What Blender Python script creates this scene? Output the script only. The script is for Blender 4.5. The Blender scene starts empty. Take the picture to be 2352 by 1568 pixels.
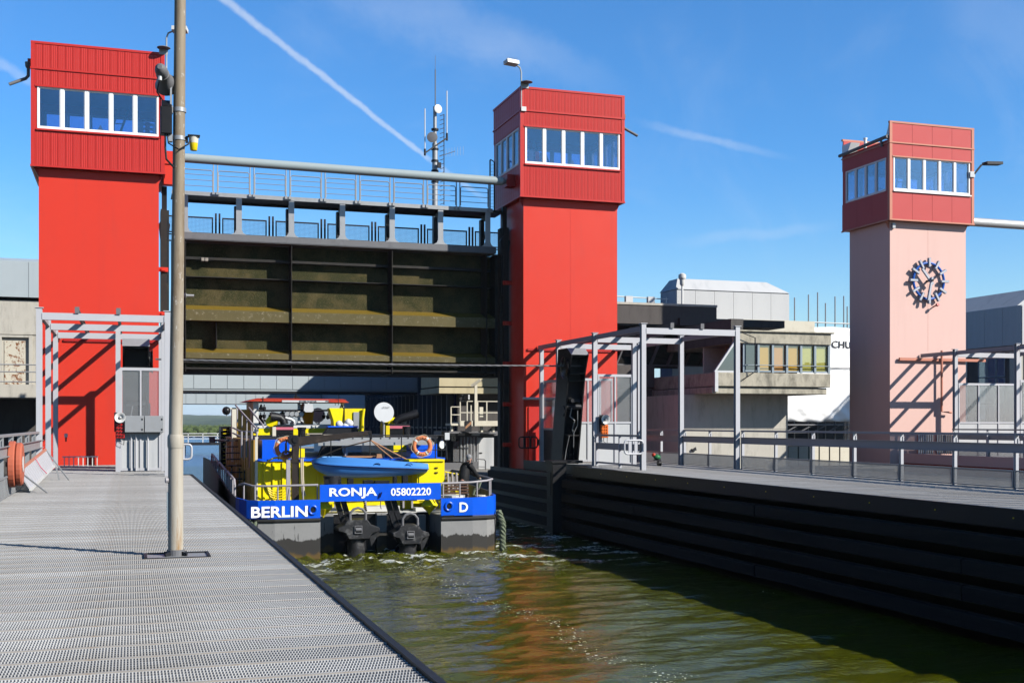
import bpy, math, random
import numpy as np
from mathutils import Vector, Matrix

random.seed(7)
R = math.radians
scene = bpy.context.scene
COL = scene.collection

# ------------------------------------------------------------------ camera, sky, sun, exposure
EYE = 1.45                       # metres above the walkway gratings
FPX = 2700.0                     # focal length in 1/2352 of the frame width
YAW = math.atan(876.0 / FPX)     # camera turned right of the canal axis (+Y)
CS, SN = math.cos(YAW), math.sin(YAW)

cam_data = bpy.data.cameras.new("camera")
cam_data.sensor_width = 36.0
cam_data.sensor_fit = 'HORIZONTAL'
cam_data.lens = 36.0 * FPX / 2352.0
cam_data.shift_y = 188.0 / 2352.0
cam_data.clip_start = 0.1
cam_data.clip_end = 12000
cam = bpy.data.objects.new("camera", cam_data)
cam.location = (0, 0, EYE)
cam.rotation_euler = (R(90), 0, -YAW)
COL.objects.link(cam)
scene.camera = cam

SUN_EL = R(32.5)
SUN_AZ = R(135)                  # compass style: 0 = +Y, 90 = +X
sun_dir = Vector((math.sin(SUN_AZ) * math.cos(SUN_EL), math.cos(SUN_AZ) * math.cos(SUN_EL), math.sin(SUN_EL)))
sun_data = bpy.data.lights.new("sun", 'SUN')
sun_data.energy = 5.0
sun_data.angle = R(0.5)
sun_data.color = (1.0, 0.95, 0.87)
sun = bpy.data.objects.new("sun", sun_data)
sun.rotation_euler = sun_dir.to_track_quat('Z', 'Y').to_euler()
sun.location = sun_dir * 60
COL.objects.link(sun)

world = bpy.data.worlds.new("World")
scene.world = world
world.use_nodes = True
wn, wl = world.node_tree.nodes, world.node_tree.links
wn.clear()

def pix_dir(px, py):
    r, u = (px - 1176.0) / FPX, (972.0 - py) / FPX
    v = Vector((r * CS + SN, -r * SN + CS, u))
    return v.normalized()

w_out = wn.new("ShaderNodeOutputWorld")
w_bg = wn.new("ShaderNodeBackground")
w_sky = wn.new("ShaderNodeTexSky")
w_sky.sky_type = 'NISHITA'
w_sky.sun_disc = False
w_sky.sun_elevation = SUN_EL
w_sky.sun_rotation = SUN_AZ
w_sky.air_density = 1.0
w_sky.dust_density = 0.6
w_sky.ozone_density = 2.2
w_bg.inputs['Strength'].default_value = 0.053
w_tc = wn.new("ShaderNodeTexCoord")

def wmath(op, a, b=None, c=None):
    n = wn.new("ShaderNodeMath"); n.operation = op
    for i, v in enumerate((a, b, c)):
        if v is None: continue
        if isinstance(v, (int, float)): n.inputs[i].default_value = v
        else: wl.new(v, n.inputs[i])
    return n.outputs[0]

def wdot(vec):
    n = wn.new("ShaderNodeVectorMath"); n.operation = 'DOT_PRODUCT'
    wl.new(w_tc.outputs['Generated'], n.inputs[0]); n.inputs[1].default_value = vec
    return n.outputs['Value']

def wnoise(scale, detail=6, rough=0.6, dist=0.0, stretch=None):
    n = wn.new("ShaderNodeTexNoise"); n.inputs['Scale'].default_value = scale
    n.inputs['Detail'].default_value = detail; n.inputs['Roughness'].default_value = rough
    n.inputs['Distortion'].default_value = dist
    if stretch:
        m = wn.new("ShaderNodeMapping"); m.inputs['Scale'].default_value = stretch[0]; m.inputs['Rotation'].default_value = stretch[1]
        wl.new(w_tc.outputs['Generated'], m.inputs['Vector']); wl.new(m.outputs[0], n.inputs['Vector'])
    else:
        wl.new(w_tc.outputs['Generated'], n.inputs['Vector'])
    return n.outputs['Fac']

def smooth(v, a, b):
    n = wn.new("ShaderNodeMapRange"); n.interpolation_type = 'SMOOTHSTEP'
    wl.new(v, n.inputs['Value'])
    n.inputs['From Min'].default_value = a; n.inputs['From Max'].default_value = b
    n.inputs['To Min'].default_value = 0.0; n.inputs['To Max'].default_value = 1.0
    return n.outputs['Result']

def trail(p0, p1, w0, w1, strength, wob=0.6, fade0=0.02, fade1=0.02, nscale=60):
    """A vapour trail along the great circle through two directions of the sky, as a density."""
    d0, d1 = pix_dir(*p0), pix_dir(*p1)
    nrm = d0.cross(d1).normalized()
    tan = nrm.cross(d0).normalized()
    L = math.atan2(d1.dot(tan), d1.dot(d0))
    s = wmath('ARCTAN2', wdot(tan), wdot(d0))
    across = wmath('ABSOLUTE', wmath('ADD', wdot(nrm), wmath('MULTIPLY', wmath('SUBTRACT', wnoise(nscale, 5, 0.65), 0.5), wob * w0)))
    frac = wmath('DIVIDE', s, L)
    width = wmath('ADD', w0, wmath('MULTIPLY', frac, w1 - w0))
    prof = wmath('SUBTRACT', 1.0, smooth(wmath('DIVIDE', across, width), 0.15, 1.0))
    ends = wmath('MULTIPLY', smooth(s, 0.0, fade0), wmath('SUBTRACT', 1.0, smooth(s, L - fade1, L)))
    clump = wmath('ADD', 0.55, wmath('MULTIPLY', wnoise(nscale * 2.2, 6, 0.7), 0.75))
    return wmath('MULTIPLY', wmath('MULTIPLY', prof, ends), wmath('MULTIPLY', clump, strength))

t_main = trail((440, -60), (1010, 385), 0.0052, 0.0027, 0.48, 0.9, 0.01, 0.02, 55)
t_main2 = trail((985, 365), (1130, 470), 0.0040, 0.0030, 0.28, 0.9, 0.01, 0.03, 60)
t_low = trail((1440, 275), (1860, 375), 0.0050, 0.0040, 0.20, 1.4, 0.05, 0.08, 50)
t_left = trail((-60, 110), (150, 235), 0.0060, 0.0050, 0.24, 1.4, 0.02, 0.04, 50)
t_wide = trail((640, -90), (1500, 235), 0.040, 0.016, 0.14, 1.2, 0.1, 0.12, 16)
t_right = trail((2120, -60), (2500, 160), 0.045, 0.03, 0.10, 1.2, 0.05, 0.05, 14)
t_horizon = trail((1500, 560), (1960, 515), 0.008, 0.006, 0.12, 1.6, 0.06, 0.06, 30)
dens = t_main
for t in (t_main2, t_low, t_left, t_wide, t_right, t_horizon):
    dens = wmath('ADD', dens, t)
wisps = wmath('MULTIPLY', smooth(wnoise(5.0, 9, 0.62, 0.7, ((1.0, 3.2, 1.6), (0.2, 0.5, 0.7))), 0.52, 0.80), 0.09)
dens = wmath('MINIMUM', wmath('ADD', dens, wisps), 0.85)
w_mix = wn.new("ShaderNodeMix"); w_mix.data_type = 'RGBA'
wl.new(dens, w_mix.inputs['Factor'])
# clear polarised summer blue: the same correction all the way round, changing only with height
w_gain = wn.new("ShaderNodeMix"); w_gain.data_type = 'RGBA'
wl.new(smooth(wdot((0, 0, 1)), 0.0, 0.24), w_gain.inputs['Factor'])
w_gain.inputs['A'].default_value = (1.05, 1.25, 1.33, 1)
w_gain.inputs['B'].default_value = (0.46, 0.98, 1.46, 1)
w_mul = wn.new("ShaderNodeMix"); w_mul.data_type = 'RGBA'; w_mul.blend_type = 'MULTIPLY'
w_mul.inputs['Factor'].default_value = 1.0
wl.new(w_sky.outputs['Color'], w_mul.inputs['A'])
w_low = wn.new("ShaderNodeMix"); w_low.data_type = 'RGBA'
wl.new(smooth(wdot((0, 0, 1)), -0.01, 0.085), w_low.inputs['Factor'])
w_low.inputs['A'].default_value = (0.66, 0.90, 1.55, 1)
wl.new(w_gain.outputs['Result'], w_low.inputs['B'])
wl.new(w_low.outputs['Result'], w_mul.inputs['B'])
wl.new(w_mul.outputs['Result'], w_mix.inputs['A'])
w_mix.inputs['B'].default_value = (6.2, 6.8, 7.6, 1)
wl.new(w_mix.outputs['Result'], w_bg.inputs['Color'])
wl.new(w_bg.outputs['Background'], w_out.inputs['Surface'])

scene.view_settings.view_transform = 'Standard'
scene.view_settings.look = 'None'
scene.view_settings.exposure = 1.3
scene.view_settings.gamma = 1.0
scene.view_settings.use_curve_mapping = False
scene.cycles.use_denoising = True
scene.cycles.max_bounces = 8
scene.cycles.transparent_max_bounces = 16
scene.cycles.caustics_reflective = False
scene.cycles.caustics_refractive = False
scene.cycles.sample_clamp_indirect = 6.0

# ------------------------------------------------------------------ measuring helpers (photo pixel at 2352 wide + a known distance -> metres)
def PX(px, Y):
    t = (px - 1176.0) / FPX
    return Y * (SN + t * CS) / (CS - t * SN)

def PZ(py, X, Y):
    return EYE + (972.0 - py) * (X * SN + Y * CS) / FPX

def P(px, py, Y):
    X = PX(px, Y)
    return Vector((X, Y, PZ(py, X, Y)))

# ------------------------------------------------------------------ materials
def lin(r, g, b):
    f = lambda c: (c / 255 / 12.92) if c / 255 <= 0.04045 else ((c / 255 + 0.055) / 1.055) ** 2.4
    return (f(r), f(g), f(b))

TONE = 0.47                      # base colours below are written for exposure 0.2; the picture is exposed higher

class NT:
    def __init__(self, name):
        self.m = bpy.data.materials.new(name); self.m.use_nodes = True
        self.n, self.l = self.m.node_tree.nodes, self.m.node_tree.links
        self.bsdf = self.n['Principled BSDF']
        self.bsdf.inputs['Specular IOR Level'].default_value = 0.12
        self.tc = self.n.new("ShaderNodeTexCoord")
    def noise(self, scale, detail=5, rough=0.6, stretch=None, dist=0.0, coord='Object'):
        n = self.n.new("ShaderNodeTexNoise"); n.inputs['Scale'].default_value = scale
        n.inputs['Detail'].default_value = detail; n.inputs['Roughness'].default_value = rough
        n.inputs['Distortion'].default_value = dist
        v = self.tc.outputs[coord]
        if stretch:
            mp = self.n.new("ShaderNodeMapping"); mp.inputs['Scale'].default_value = stretch
            self.l.new(v, mp.inputs['Vector']); v = mp.outputs[0]
        self.l.new(v, n.inputs['Vector'])
        return n.outputs['Fac']
    def ramp(self, v, a, b):
        n = self.n.new("ShaderNodeMapRange"); n.interpolation_type = 'SMOOTHSTEP'
        self.l.new(v, n.inputs['Value'])
        n.inputs['From Min'].default_value = a; n.inputs['From Max'].default_value = b
        return n.outputs['Result']
    def math(self, op, a, b=0.0):
        n = self.n.new("ShaderNodeMath"); n.operation = op
        for i, v in enumerate((a, b)):
            if isinstance(v, (int, float)): n.inputs[i].default_value = v
            else: self.l.new(v, n.inputs[i])
        return n.outputs[0]
    def mix(self, fac, a, b):
        n = self.n.new("ShaderNodeMix"); n.data_type = 'RGBA'
        if isinstance(fac, (int, float)): n.inputs['Factor'].default_value = fac
        else: self.l.new(fac, n.inputs['Factor'])
        for k, v in (('A', a), ('B', b)):
            if isinstance(v, tuple): n.inputs[k].default_value = (*(c * TONE for c in v[:3]), 1)
            else: self.l.new(v, n.inputs[k])
        return n.outputs['Result']
    def bump(self, h, strength, dist=0.02, prev=None):
        n = self.n.new("ShaderNodeBump"); n.inputs['Strength'].default_value = strength
        n.inputs['Distance'].default_value = dist
        self.l.new(h, n.inputs['Height'])
        if prev is not None: self.l.new(prev, n.inputs['Normal'])
        return n.outputs['Normal']
    def set(self, **kw):
        for k, v in kw.items():
            s = self.bsdf.inputs[k.replace('_', ' ')]
            if isinstance(v, (int, float)): s.default_value = v
            elif isinstance(v, tuple): s.default_value = (*v[:3], 1) if len(v) == 3 else v
            else: self.l.new(v, s)
        return self

def paint(name, col, rough=0.5, metal=0.0, var=0.12, vscale=1.2, dirt=None, damt=0.0, dscale=2.0, bump=0.0, bscale=40, spec=0.16, streak=False):
    """Paint, metal or stone with a little tone variation, optional grime and fine relief."""
    t = NT(name)
    dark = tuple(c * (1 - var) for c in col); light = tuple(min(1, c * (1 + var)) for c in col)
    c = t.mix(t.noise(vscale, 6, 0.6), dark, light)
    if dirt is not None:
        st = (1, 1, 0.12) if streak else None
        f = t.math('MULTIPLY', t.ramp(t.noise(dscale, 8, 0.68, st, 0.4), 0.48, 0.74), damt)
        c = t.mix(f, c, dirt)
    t.set(Base_Color=c, Metallic=metal)
    t.set(Roughness=t.math('ADD', t.math('MULTIPLY', t.math('SUBTRACT', t.noise(vscale * 4, 4), 0.5), 0.25), rough))
    t.bsdf.inputs['Specular IOR Level'].default_value = spec
    if bump > 0:
        t.set(Normal=t.bump(t.noise(bscale, 6, 0.65), bump, 0.01))
    return t.m

M = {}
M['red_shaft'] = paint('red shaft paint', (0.72, 0.044, 0.022), 0.42, var=0.04, vscale=0.5, dirt=(0.56, 0.05, 0.035), damt=0.55, dscale=1.7, streak=True)
M['red_clad'] = paint('red cladding paint', (0.58, 0.034, 0.027), 0.4, var=0.05, vscale=2)
M['red_dark'] = paint('dark red trim', (0.45, 0.02, 0.018), 0.45)
M['pink_shaft'] = paint('faded pink render', (0.80, 0.53, 0.465), 0.75, var=0.04, vscale=0.6, dirt=(0.70, 0.47, 0.41), damt=0.5, dscale=1.3, streak=True)
M['pink_clad'] = paint('faded red panel', (0.56, 0.065, 0.062), 0.55, var=0.08, vscale=1.5)
M['pink_trim'] = paint('salmon trim', (0.62, 0.25, 0.17), 0.6)
M['white'] = paint('white window frame', (1.05, 1.05, 1.05), 0.45, var=0.04)
M['cream'] = paint('cream painted steel', (0.70, 0.66, 0.55), 0.5, var=0.06, dirt=(0.35, 0.28, 0.2), damt=0.3)
M['galv'] = paint('galvanised steel', (0.42, 0.43, 0.44), 0.42, metal=0.35, var=0.14, vscale=6, dirt=(0.30, 0.29, 0.28), damt=0.4, dscale=3)
M['galv_light'] = paint('pale galvanised frame', (0.55, 0.55, 0.58), 0.5, metal=0.1, var=0.08, vscale=3, dirt=(0.55, 0.55, 0.56), damt=0.5, dscale=3)
M['steel_dark'] = paint('dark painted steel', (0.022, 0.023, 0.027), 0.5, var=0.25, vscale=2)
M['steel_grey'] = paint('weathered grey steel', (0.17, 0.17, 0.18), 0.55, var=0.15, vscale=2, dirt=(0.08, 0.08, 0.085), damt=0.5)
M['brown_grey'] = paint('grey brown rail paint', (0.40, 0.375, 0.39), 0.5, var=0.12, vscale=2)
M['black'] = paint('black paint', (0.012, 0.012, 0.014), 0.45, var=0.3, vscale=4)
M['black_gloss'] = paint('glossy black paint', (0.014, 0.014, 0.015), 0.25, var=0.3)
M['rubber'] = paint('black rubber', (0.02, 0.02, 0.02), 0.7)
M['pipe'] = paint('grey blue pipe paint', (0.36, 0.42, 0.43), 0.38, var=0.05)
M['pipe_white'] = paint('pale pipe metal', (0.62, 0.62, 0.62), 0.35, metal=0.3, var=0.08)
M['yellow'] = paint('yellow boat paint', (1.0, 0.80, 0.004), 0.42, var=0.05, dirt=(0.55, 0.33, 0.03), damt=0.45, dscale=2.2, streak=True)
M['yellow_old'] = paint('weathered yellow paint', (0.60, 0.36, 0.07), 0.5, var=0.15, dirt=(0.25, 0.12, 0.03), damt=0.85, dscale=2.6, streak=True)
M['blue'] = paint('blue hull paint', (0.004, 0.11, 0.78), 0.33, var=0.05, dirt=(0.01, 0.07, 0.35), damt=0.35)
M['blue_dark'] = paint('dark blue paint', (0.008, 0.012, 0.10), 0.35)
M['dinghy'] = paint('blue plastic dinghy', (0.07, 0.28, 0.74), 0.4, var=0.05)
M['dinghy_in'] = paint('light blue plastic', (0.13, 0.36, 0.72), 0.45, var=0.05)
M['boat_white'] = paint('white boat paint', (0.74, 0.74, 0.72), 0.4, var=0.05, dirt=(0.4, 0.36, 0.28), damt=0.4)
M['roof_red'] = paint('red roof edge', (0.5, 0.045, 0.02), 0.5)
M['pink_band'] = paint('pink casing band', (0.62, 0.16, 0.22), 0.5)
M['orange_ring'] = paint('faded orange buoy', (0.72, 0.24, 0.10), 0.6, var=0.08)
M['orange'] = paint('orange plastic', (0.75, 0.16, 0.02), 0.45)
M['orange_case'] = paint('faded orange case', (0.52, 0.135, 0.075), 0.55, var=0.08)
M['lamp_yellow'] = paint('yellow lamp cover', (0.85, 0.66, 0.01), 0.35)
M['rope'] = paint('tan rope', (0.42, 0.22, 0.12), 0.9, var=0.25, vscale=30, bump=0.4, bscale=120)
M['rope_pale'] = paint('pale rope', (0.55, 0.47, 0.34), 0.9, var=0.2, vscale=30)
M['rope_green'] = paint('mossy rope', (0.16, 0.19, 0.13), 0.95, var=0.4, vscale=14, bump=0.5, bscale=80)
M['skin'] = paint('skin', (0.50, 0.26, 0.18), 0.55)
M['jacket'] = paint('black jacket cloth', (0.012, 0.012, 0.013), 0.7, var=0.4, vscale=6)
M['trousers'] = paint('grey trouser cloth', (0.13, 0.115, 0.11), 0.85, var=0.15, vscale=5)
M['hair'] = paint('grey hair', (0.26, 0.26, 0.265), 0.8, var=0.3, vscale=30)
M['glove'] = paint('pale work glove', (0.45, 0.47, 0.50), 0.8)
M['wood_grey'] = paint('weathered plank', (0.33, 0.30, 0.26), 0.85, var=0.25, vscale=5)
M['clad_grey'] = paint('grey metal cladding', (0.56, 0.57, 0.58), 0.55, var=0.06, vscale=0.8, dirt=(0.32, 0.34, 0.36), damt=0.5, dscale=1.0, streak=True)
M['clad_blue'] = paint('blue grey metal cladding', (0.44, 0.50, 0.53), 0.5, var=0.07, vscale=0.8, dirt=(0.34, 0.40, 0.44), damt=0.5, dscale=1.0, streak=True)
M['fin_blue'] = paint('slate blue facade fin', (0.075, 0.095, 0.13), 0.5, var=0.1)
M['sheet'] = paint('white wrapping sheet', (1.15, 1.15, 1.15), 0.65, var=0.03, vscale=0.7)
M['lettering_white'] = paint('white lettering', (1.15, 1.15, 1.15), 0.5, var=0.03)
M['lettering_black'] = paint('black lettering', (0.03, 0.03, 0.035), 0.6)
M['clock_steel'] = paint('blue grey clock mark', (0.30, 0.36, 0.48), 0.4)
M['clock_blue'] = paint('clock blue enamel', (0.02, 0.12, 0.50), 0.4)
M['green'] = paint('green plastic', (0.03, 0.20, 0.07), 0.5)
M['hub_grey'] = paint('light grey plastic', (0.62, 0.63, 0.64), 0.45)
M['blue_panel'] = paint('grey blue fixture plate', (0.30, 0.36, 0.40), 0.5)

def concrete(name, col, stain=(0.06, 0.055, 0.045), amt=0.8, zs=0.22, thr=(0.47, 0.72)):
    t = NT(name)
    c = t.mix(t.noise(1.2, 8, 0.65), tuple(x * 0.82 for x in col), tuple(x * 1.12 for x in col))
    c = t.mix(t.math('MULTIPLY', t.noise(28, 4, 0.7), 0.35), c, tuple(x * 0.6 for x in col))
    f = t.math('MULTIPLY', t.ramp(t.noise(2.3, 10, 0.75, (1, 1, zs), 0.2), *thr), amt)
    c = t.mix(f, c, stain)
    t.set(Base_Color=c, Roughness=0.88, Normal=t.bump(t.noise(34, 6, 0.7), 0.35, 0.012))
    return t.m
M['concrete'] = concrete('pale concrete', (0.60, 0.57, 0.50), amt=0.35)
M['concrete_stained'] = concrete('stained concrete', (0.56, 0.515, 0.41), (0.08, 0.074, 0.06), 0.75, 0.5, (0.36, 0.74))
M['concrete_dark'] = concrete('weathered and shade dark concrete', (0.12, 0.11, 0.105), (0.035, 0.032, 0.032), 0.6)  # dark tone also holds the shade of recessed walls
M['concrete_beige'] = concrete('beige concrete', (0.66, 0.58, 0.38), (0.3, 0.25, 0.16), 0.35)

def glass(name, tint=(0.62, 0.70, 0.85), gloss=0.25, body=None, bodyamt=0.0):
    """Window glass: part clear, part mirror, more mirror at glancing angles."""
    t = NT(name)
    t.n.remove(t.bsdf)
    tr = t.n.new("ShaderNodeBsdfTransparent"); tr.inputs[0].default_value = (*tint, 1)
    gl = t.n.new("ShaderNodeBsdfGlossy"); gl.inputs['Roughness'].default_value = 0.01
    lw = t.n.new("ShaderNodeLayerWeight"); lw.inputs['Blend'].default_value = 0.35
    fac = t.math('MINIMUM', t.math('ADD', t.math('MULTIPLY', lw.outputs['Fresnel'], 0.7), gloss * 0.4), 1.0)
    mx = t.n.new("ShaderNodeMixShader")
    t.l.new(fac, mx.inputs[0]); t.l.new(tr.outputs[0], mx.inputs[1]); t.l.new(gl.outputs[0], mx.inputs[2])
    out = mx.outputs[0]
    if body:
        df = t.n.new("ShaderNodeBsdfDiffuse"); df.inputs[0].default_value = (*body, 1)
        m2 = t.n.new("ShaderNodeMixShader"); m2.inputs[0].default_value = bodyamt
        t.l.new(out, m2.inputs[1]); t.l.new(df.outputs[0], m2.inputs[2]); out = m2.outputs[0]
    t.l.new(out, t.n['Material Output'].inputs['Surface'])
    return t.m
M['glass'] = glass('cabin glass', (0.74, 0.80, 0.95), 0.30)
M['glass_amber'] = glass('amber glass', (0.50, 0.33, 0.08), 0.7, (0.40, 0.23, 0.02), 0.45)
M['glass_tan'] = glass('tan glass', (0.50, 0.36, 0.16), 0.7, (0.40, 0.20, 0.06), 0.45)
M['glass_green'] = glass('green glass', (0.50, 0.46, 0.16), 0.7, (0.30, 0.29, 0.07), 0.45)
M['glass_dark'] = glass('dark glass', (0.06, 0.07, 0.09), 0.35)
M['glass_boat'] = glass('wheelhouse glass', (0.25, 0.30, 0.30), 1.5)
M['poly'] = glass('clear ribbed plastic', (0.80, 0.81, 0.82), 0.05, (0.45, 0.45, 0.46), 0.12)
M['lens_orange'] = paint('orange lens', (0.8, 0.25, 0.01), 0.2)

# pole: rusty, streaked galvanised tube
t = NT('rust streaked pole')
c = t.mix(t.noise(3, 6, 0.6, (1, 1, 0.25)), (0.23, 0.185, 0.13), (0.36, 0.30, 0.22))
c = t.mix(t.math('MULTIPLY', t.ramp(t.noise(2.2, 7, 0.7, (2.5, 2.5, 0.35), 0.4), 0.45, 0.70), 0.8), c, (0.15, 0.095, 0.05))
c = t.mix(t.math('MULTIPLY', t.ramp(t.noise(26, 5, 0.7, (1, 1, 0.30)), 0.60, 0.68), 0.75), c, (0.62, 0.60, 0.56))
sz = t.n.new("ShaderNodeSeparateXYZ"); t.l.new(t.tc.outputs['Object'], sz.inputs[0])
pale = t.mix(t.noise(4, 7, 0.65, (1, 1, 0.2)), (0.40, 0.36, 0.29), (0.58, 0.54, 0.46))
pale = t.mix(t.math('MULTIPLY', t.ramp(t.noise(2.6, 8, 0.7, (3, 3, 0.3), 0.4), 0.48, 0.66), 0.9), pale, (0.34, 0.20, 0.08))
hz_ = t.math('ADD', sz.outputs['Z'], t.math('MULTIPLY', t.math('SUBTRACT', t.noise(1.2, 6, 0.7, (1, 1, 0.4)), 0.5), 3.0))
c = t.mix(t.ramp(hz_, 0.9, 3.2), pale, c)
t.set(Base_Color=c, Roughness=0.62, Metallic=0.05, Normal=t.bump(t.noise(40, 4), 0.15, 0.004))
M['pole'] = t.m

# rusty door
t = NT('peeling rusty door')
c = t.mix(t.ramp(t.noise(5, 9, 0.72, None, 0.6), 0.50, 0.58), (0.62, 0.58, 0.48), (0.23, 0.09, 0.035))
t.set(Base_Color=c, Roughness=0.8)
M['rust_door'] = t.m

# grating steel, tone changing plank by plank
t = NT('serrated grating steel')
oi = t.n.new("ShaderNodeObjectInfo")
base = t.mix(oi.outputs['Random'], (0.50, 0.50, 0.50), (0.66, 0.66, 0.655))
c = t.mix(t.math('MULTIPLY', t.ramp(t.noise(1.1, 8, 0.72, (0.6, 1.6, 1)), 0.42, 0.68), 0.65), base, (0.34, 0.32, 0.29))
c = t.mix(t.math('MULTIPLY', t.ramp(t.noise(60, 3, 0.7), 0.55, 0.7), 0.35), c, (0.70, 0.70, 0.70))
t.set(Base_Color=c, Roughness=0.55, Metallic=0.1)
M['grating'] = t.m
M['grating_joint'] = paint('rust tinged joint strip', (0.42, 0.385, 0.34), 0.7, var=0.2, vscale=8, dirt=(0.30, 0.19, 0.10), damt=0.7, dscale=5)
M['under_deck'] = paint('dark steel under grating', (0.06, 0.062, 0.068), 0.7, var=0.3, vscale=3)

# gate skin overgrown with mussels
t = NT('mussel grown steel')
big = t.ramp(t.noise(1.3, 6, 0.65), 0.40, 0.62)
c = t.mix(big, (0.040, 0.042, 0.012), (0.115, 0.090, 0.034))
c = t.mix(t.ramp(t.noise(26, 6, 0.75), 0.50, 0.68), c, (0.17, 0.145, 0.075))
c = t.mix(t.ramp(t.noise(40, 4, 0.7), 0.54, 0.64), c, (0.025, 0.028, 0.012))
t.set(Base_Color=c, Roughness=0.85, Normal=t.bump(t.noise(30, 6, 0.75), 1.0, 0.05))
M['mussel'] = t.m
t = NT('algae stained steel')
c = t.mix(t.noise(2.0, 7, 0.65, (1, 1, 0.3)), (0.085, 0.073, 0.025), (0.16, 0.13, 0.06))
c = t.mix(t.math('MULTIPLY', t.ramp(t.noise(8, 7, 0.75), 0.55, 0.7), 0.8), c, (0.36, 0.32, 0.23))
t.set(Base_Color=c, Roughness=0.7, Normal=t.bump(t.noise(30, 5, 0.7), 0.4, 0.02))
M['algae'] = t.m
M['slope_algae'] = paint('yellow slime ledge', (0.19, 0.125, 0.014), 0.6, var=0.25, vscale=3)
M['gate_black'] = paint('black gate paint', (0.022, 0.020, 0.018), 0.6, var=0.4, vscale=2, dirt=(0.07, 0.055, 0.03), damt=0.5, dscale=3)

# timber fenders, the wall's shade put into a near black tone
t = NT('shade dark fender timber')
c = t.mix(t.noise(3.5, 7, 0.65, (1, 0.08, 2.2)), (0.006, 0.0055, 0.0055), (0.024, 0.021, 0.019))
c = t.mix(t.math('MULTIPLY', t.ramp(t.noise(1.4, 8, 0.7, (1, 0.4, 1)), 0.55, 0.75), 0.6), c, (0.055, 0.046, 0.034))
t.set(Base_Color=c, Roughness=0.75, Normal=t.bump(t.noise(6, 6, 0.7, (1, 0.06, 3)), 0.4, 0.02))
M['timber'] = t.m

# ship's lower hull: grey paint, dark wet band with a ragged edge
t = NT('grey hull with wet band')
sx = t.n.new("ShaderNodeSeparateXYZ"); t.l.new(t.tc.outputs['Object'], sx.inputs[0])
zz = t.math('ADD', sx.outputs['Z'], t.math('MULTIPLY', t.math('SUBTRACT', t.noise(2.2, 9, 0.75, (1, 1, 0.25)), 0.5), 0.65))
c = t.mix(t.noise(4, 7, 0.7), (0.24, 0.24, 0.24), (0.34, 0.34, 0.335))
c = t.mix(t.math('MULTIPLY', t.ramp(t.noise(9, 6, 0.7, (1, 1, 0.12)), 0.58, 0.66), 0.85), c, (0.04, 0.04, 0.042))
c = t.mix(t.math('SUBTRACT', 1.0, t.ramp(zz, 0.50, 0.53)), c, (0.045, 0.043, 0.040))
c = t.mix(t.math('SUBTRACT', 1.0, t.ramp(zz, 0.06, 0.16)), c, (0.13, 0.085, 0.03))
t.set(Base_Color=c, Roughness=0.45)
M['hull'] = t.m

# water: murky olive body, moving surface, flecks of foam behind the stern
def water_mat(name, body, foam, rough=0.02, chop=1.0):
    t = NT(name)
    col = t.mix(t.noise(0.5, 4, 0.6), tuple(x * 0.8 for x in body), tuple(x * 1.25 for x in body))
    n1 = t.noise(1.3, 4, 0.6, (1.0, 1.7, 1), 0.6)
    n2 = t.noise(6.0, 4, 0.6, (1.0, 1.6, 1), 0.3)
    n3 = t.noise(24, 3, 0.6, (1.0, 1.5, 1))
    nb = t.bump(n1, min(1.0, 0.24 * chop), 0.10 * chop)
    nb = t.bump(n2, 0.28, 0.035, nb)
    nb = t.bump(n3, 0.10, 0.006, nb)
    t.set(Normal=nb, Roughness=rough)
    t.bsdf.inputs['IOR'].default_value = 1.33
    t.bsdf.inputs['Specular IOR Level'].default_value = 0.5 if foam else 0.12
    if foam:
        sx = t.n.new("ShaderNodeSeparateXYZ"); t.l.new(t.tc.outputs['Object'], sx.inputs[0])
        X, Y = sx.outputs['X'], sx.outputs['Y']
        near = t.ramp(Y, 27.5, 32.8)                                   # churn behind the stern
        wig = t.math('MULTIPLY', t.math('SUBTRACT', t.noise(0.35, 4, 0.6), 0.5), 3.4)
        # the foam line drifts from the stern towards the right bank
        lx = t.math('ADD', t.math('SUBTRACT', X, 7.2), wig)
        line = t.math('SUBTRACT', 1.0, t.ramp(t.math('ABSOLUTE', lx), 0.05, 0.55))
        line = t.math('MULTIPLY', line, t.math('SUBTRACT', 1.0, t.ramp(Y, 30.0, 33.0)))
        fine = t.noise(9.0, 5, 0.65, None, 0.5)
        spots = t.noise(15.0, 2, 0.5)
        m1 = t.math('MULTIPLY', near, t.ramp(t.math('MULTIPLY', fine, t.ramp(t.noise(0.9, 4, 0.6, (0.8, 1.5, 1)), 0.38, 0.62)), 0.40, 0.54))
        m2 = t.math('MULTIPLY', line, t.ramp(spots, 0.64, 0.69))
        m3 = t.math('MULTIPLY', t.ramp(t.math('MULTIPLY', spots, t.noise(0.7, 4, 0.6)), 0.455, 0.48), 0.7)
        f = t.math('MINIMUM', t.math('ADD', t.math('ADD', m1, m2), m3), 1.0)
        col = t.mix(f, col, (0.70, 0.72, 0.66))
        t.set(Roughness=t.math('ADD', t.math('MULTIPLY', f, 0.6), rough))
    t.set(Base_Color=col)
    if foam:
        t.set(Subsurface_Weight=1.0, Subsurface_Scale=0.15)
        t.bsdf.inputs['Subsurface Radius'].default_value = (1.0, 0.9, 0.4)
    return t.m
M['water'] = water_mat('olive canal water', (0.066, 0.074, 0.002), True)
M['water_far'] = water_mat('harbour water', (0.008, 0.042, 0.17), False, 0.2, 2.0)  # blue body colour stands in for sky mirrored by the ripples
M['ground'] = paint('dusty concrete ground', (0.28, 0.27, 0.25), 0.9, var=0.2, vscale=0.4)
t = NT('wooded hill green')
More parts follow.
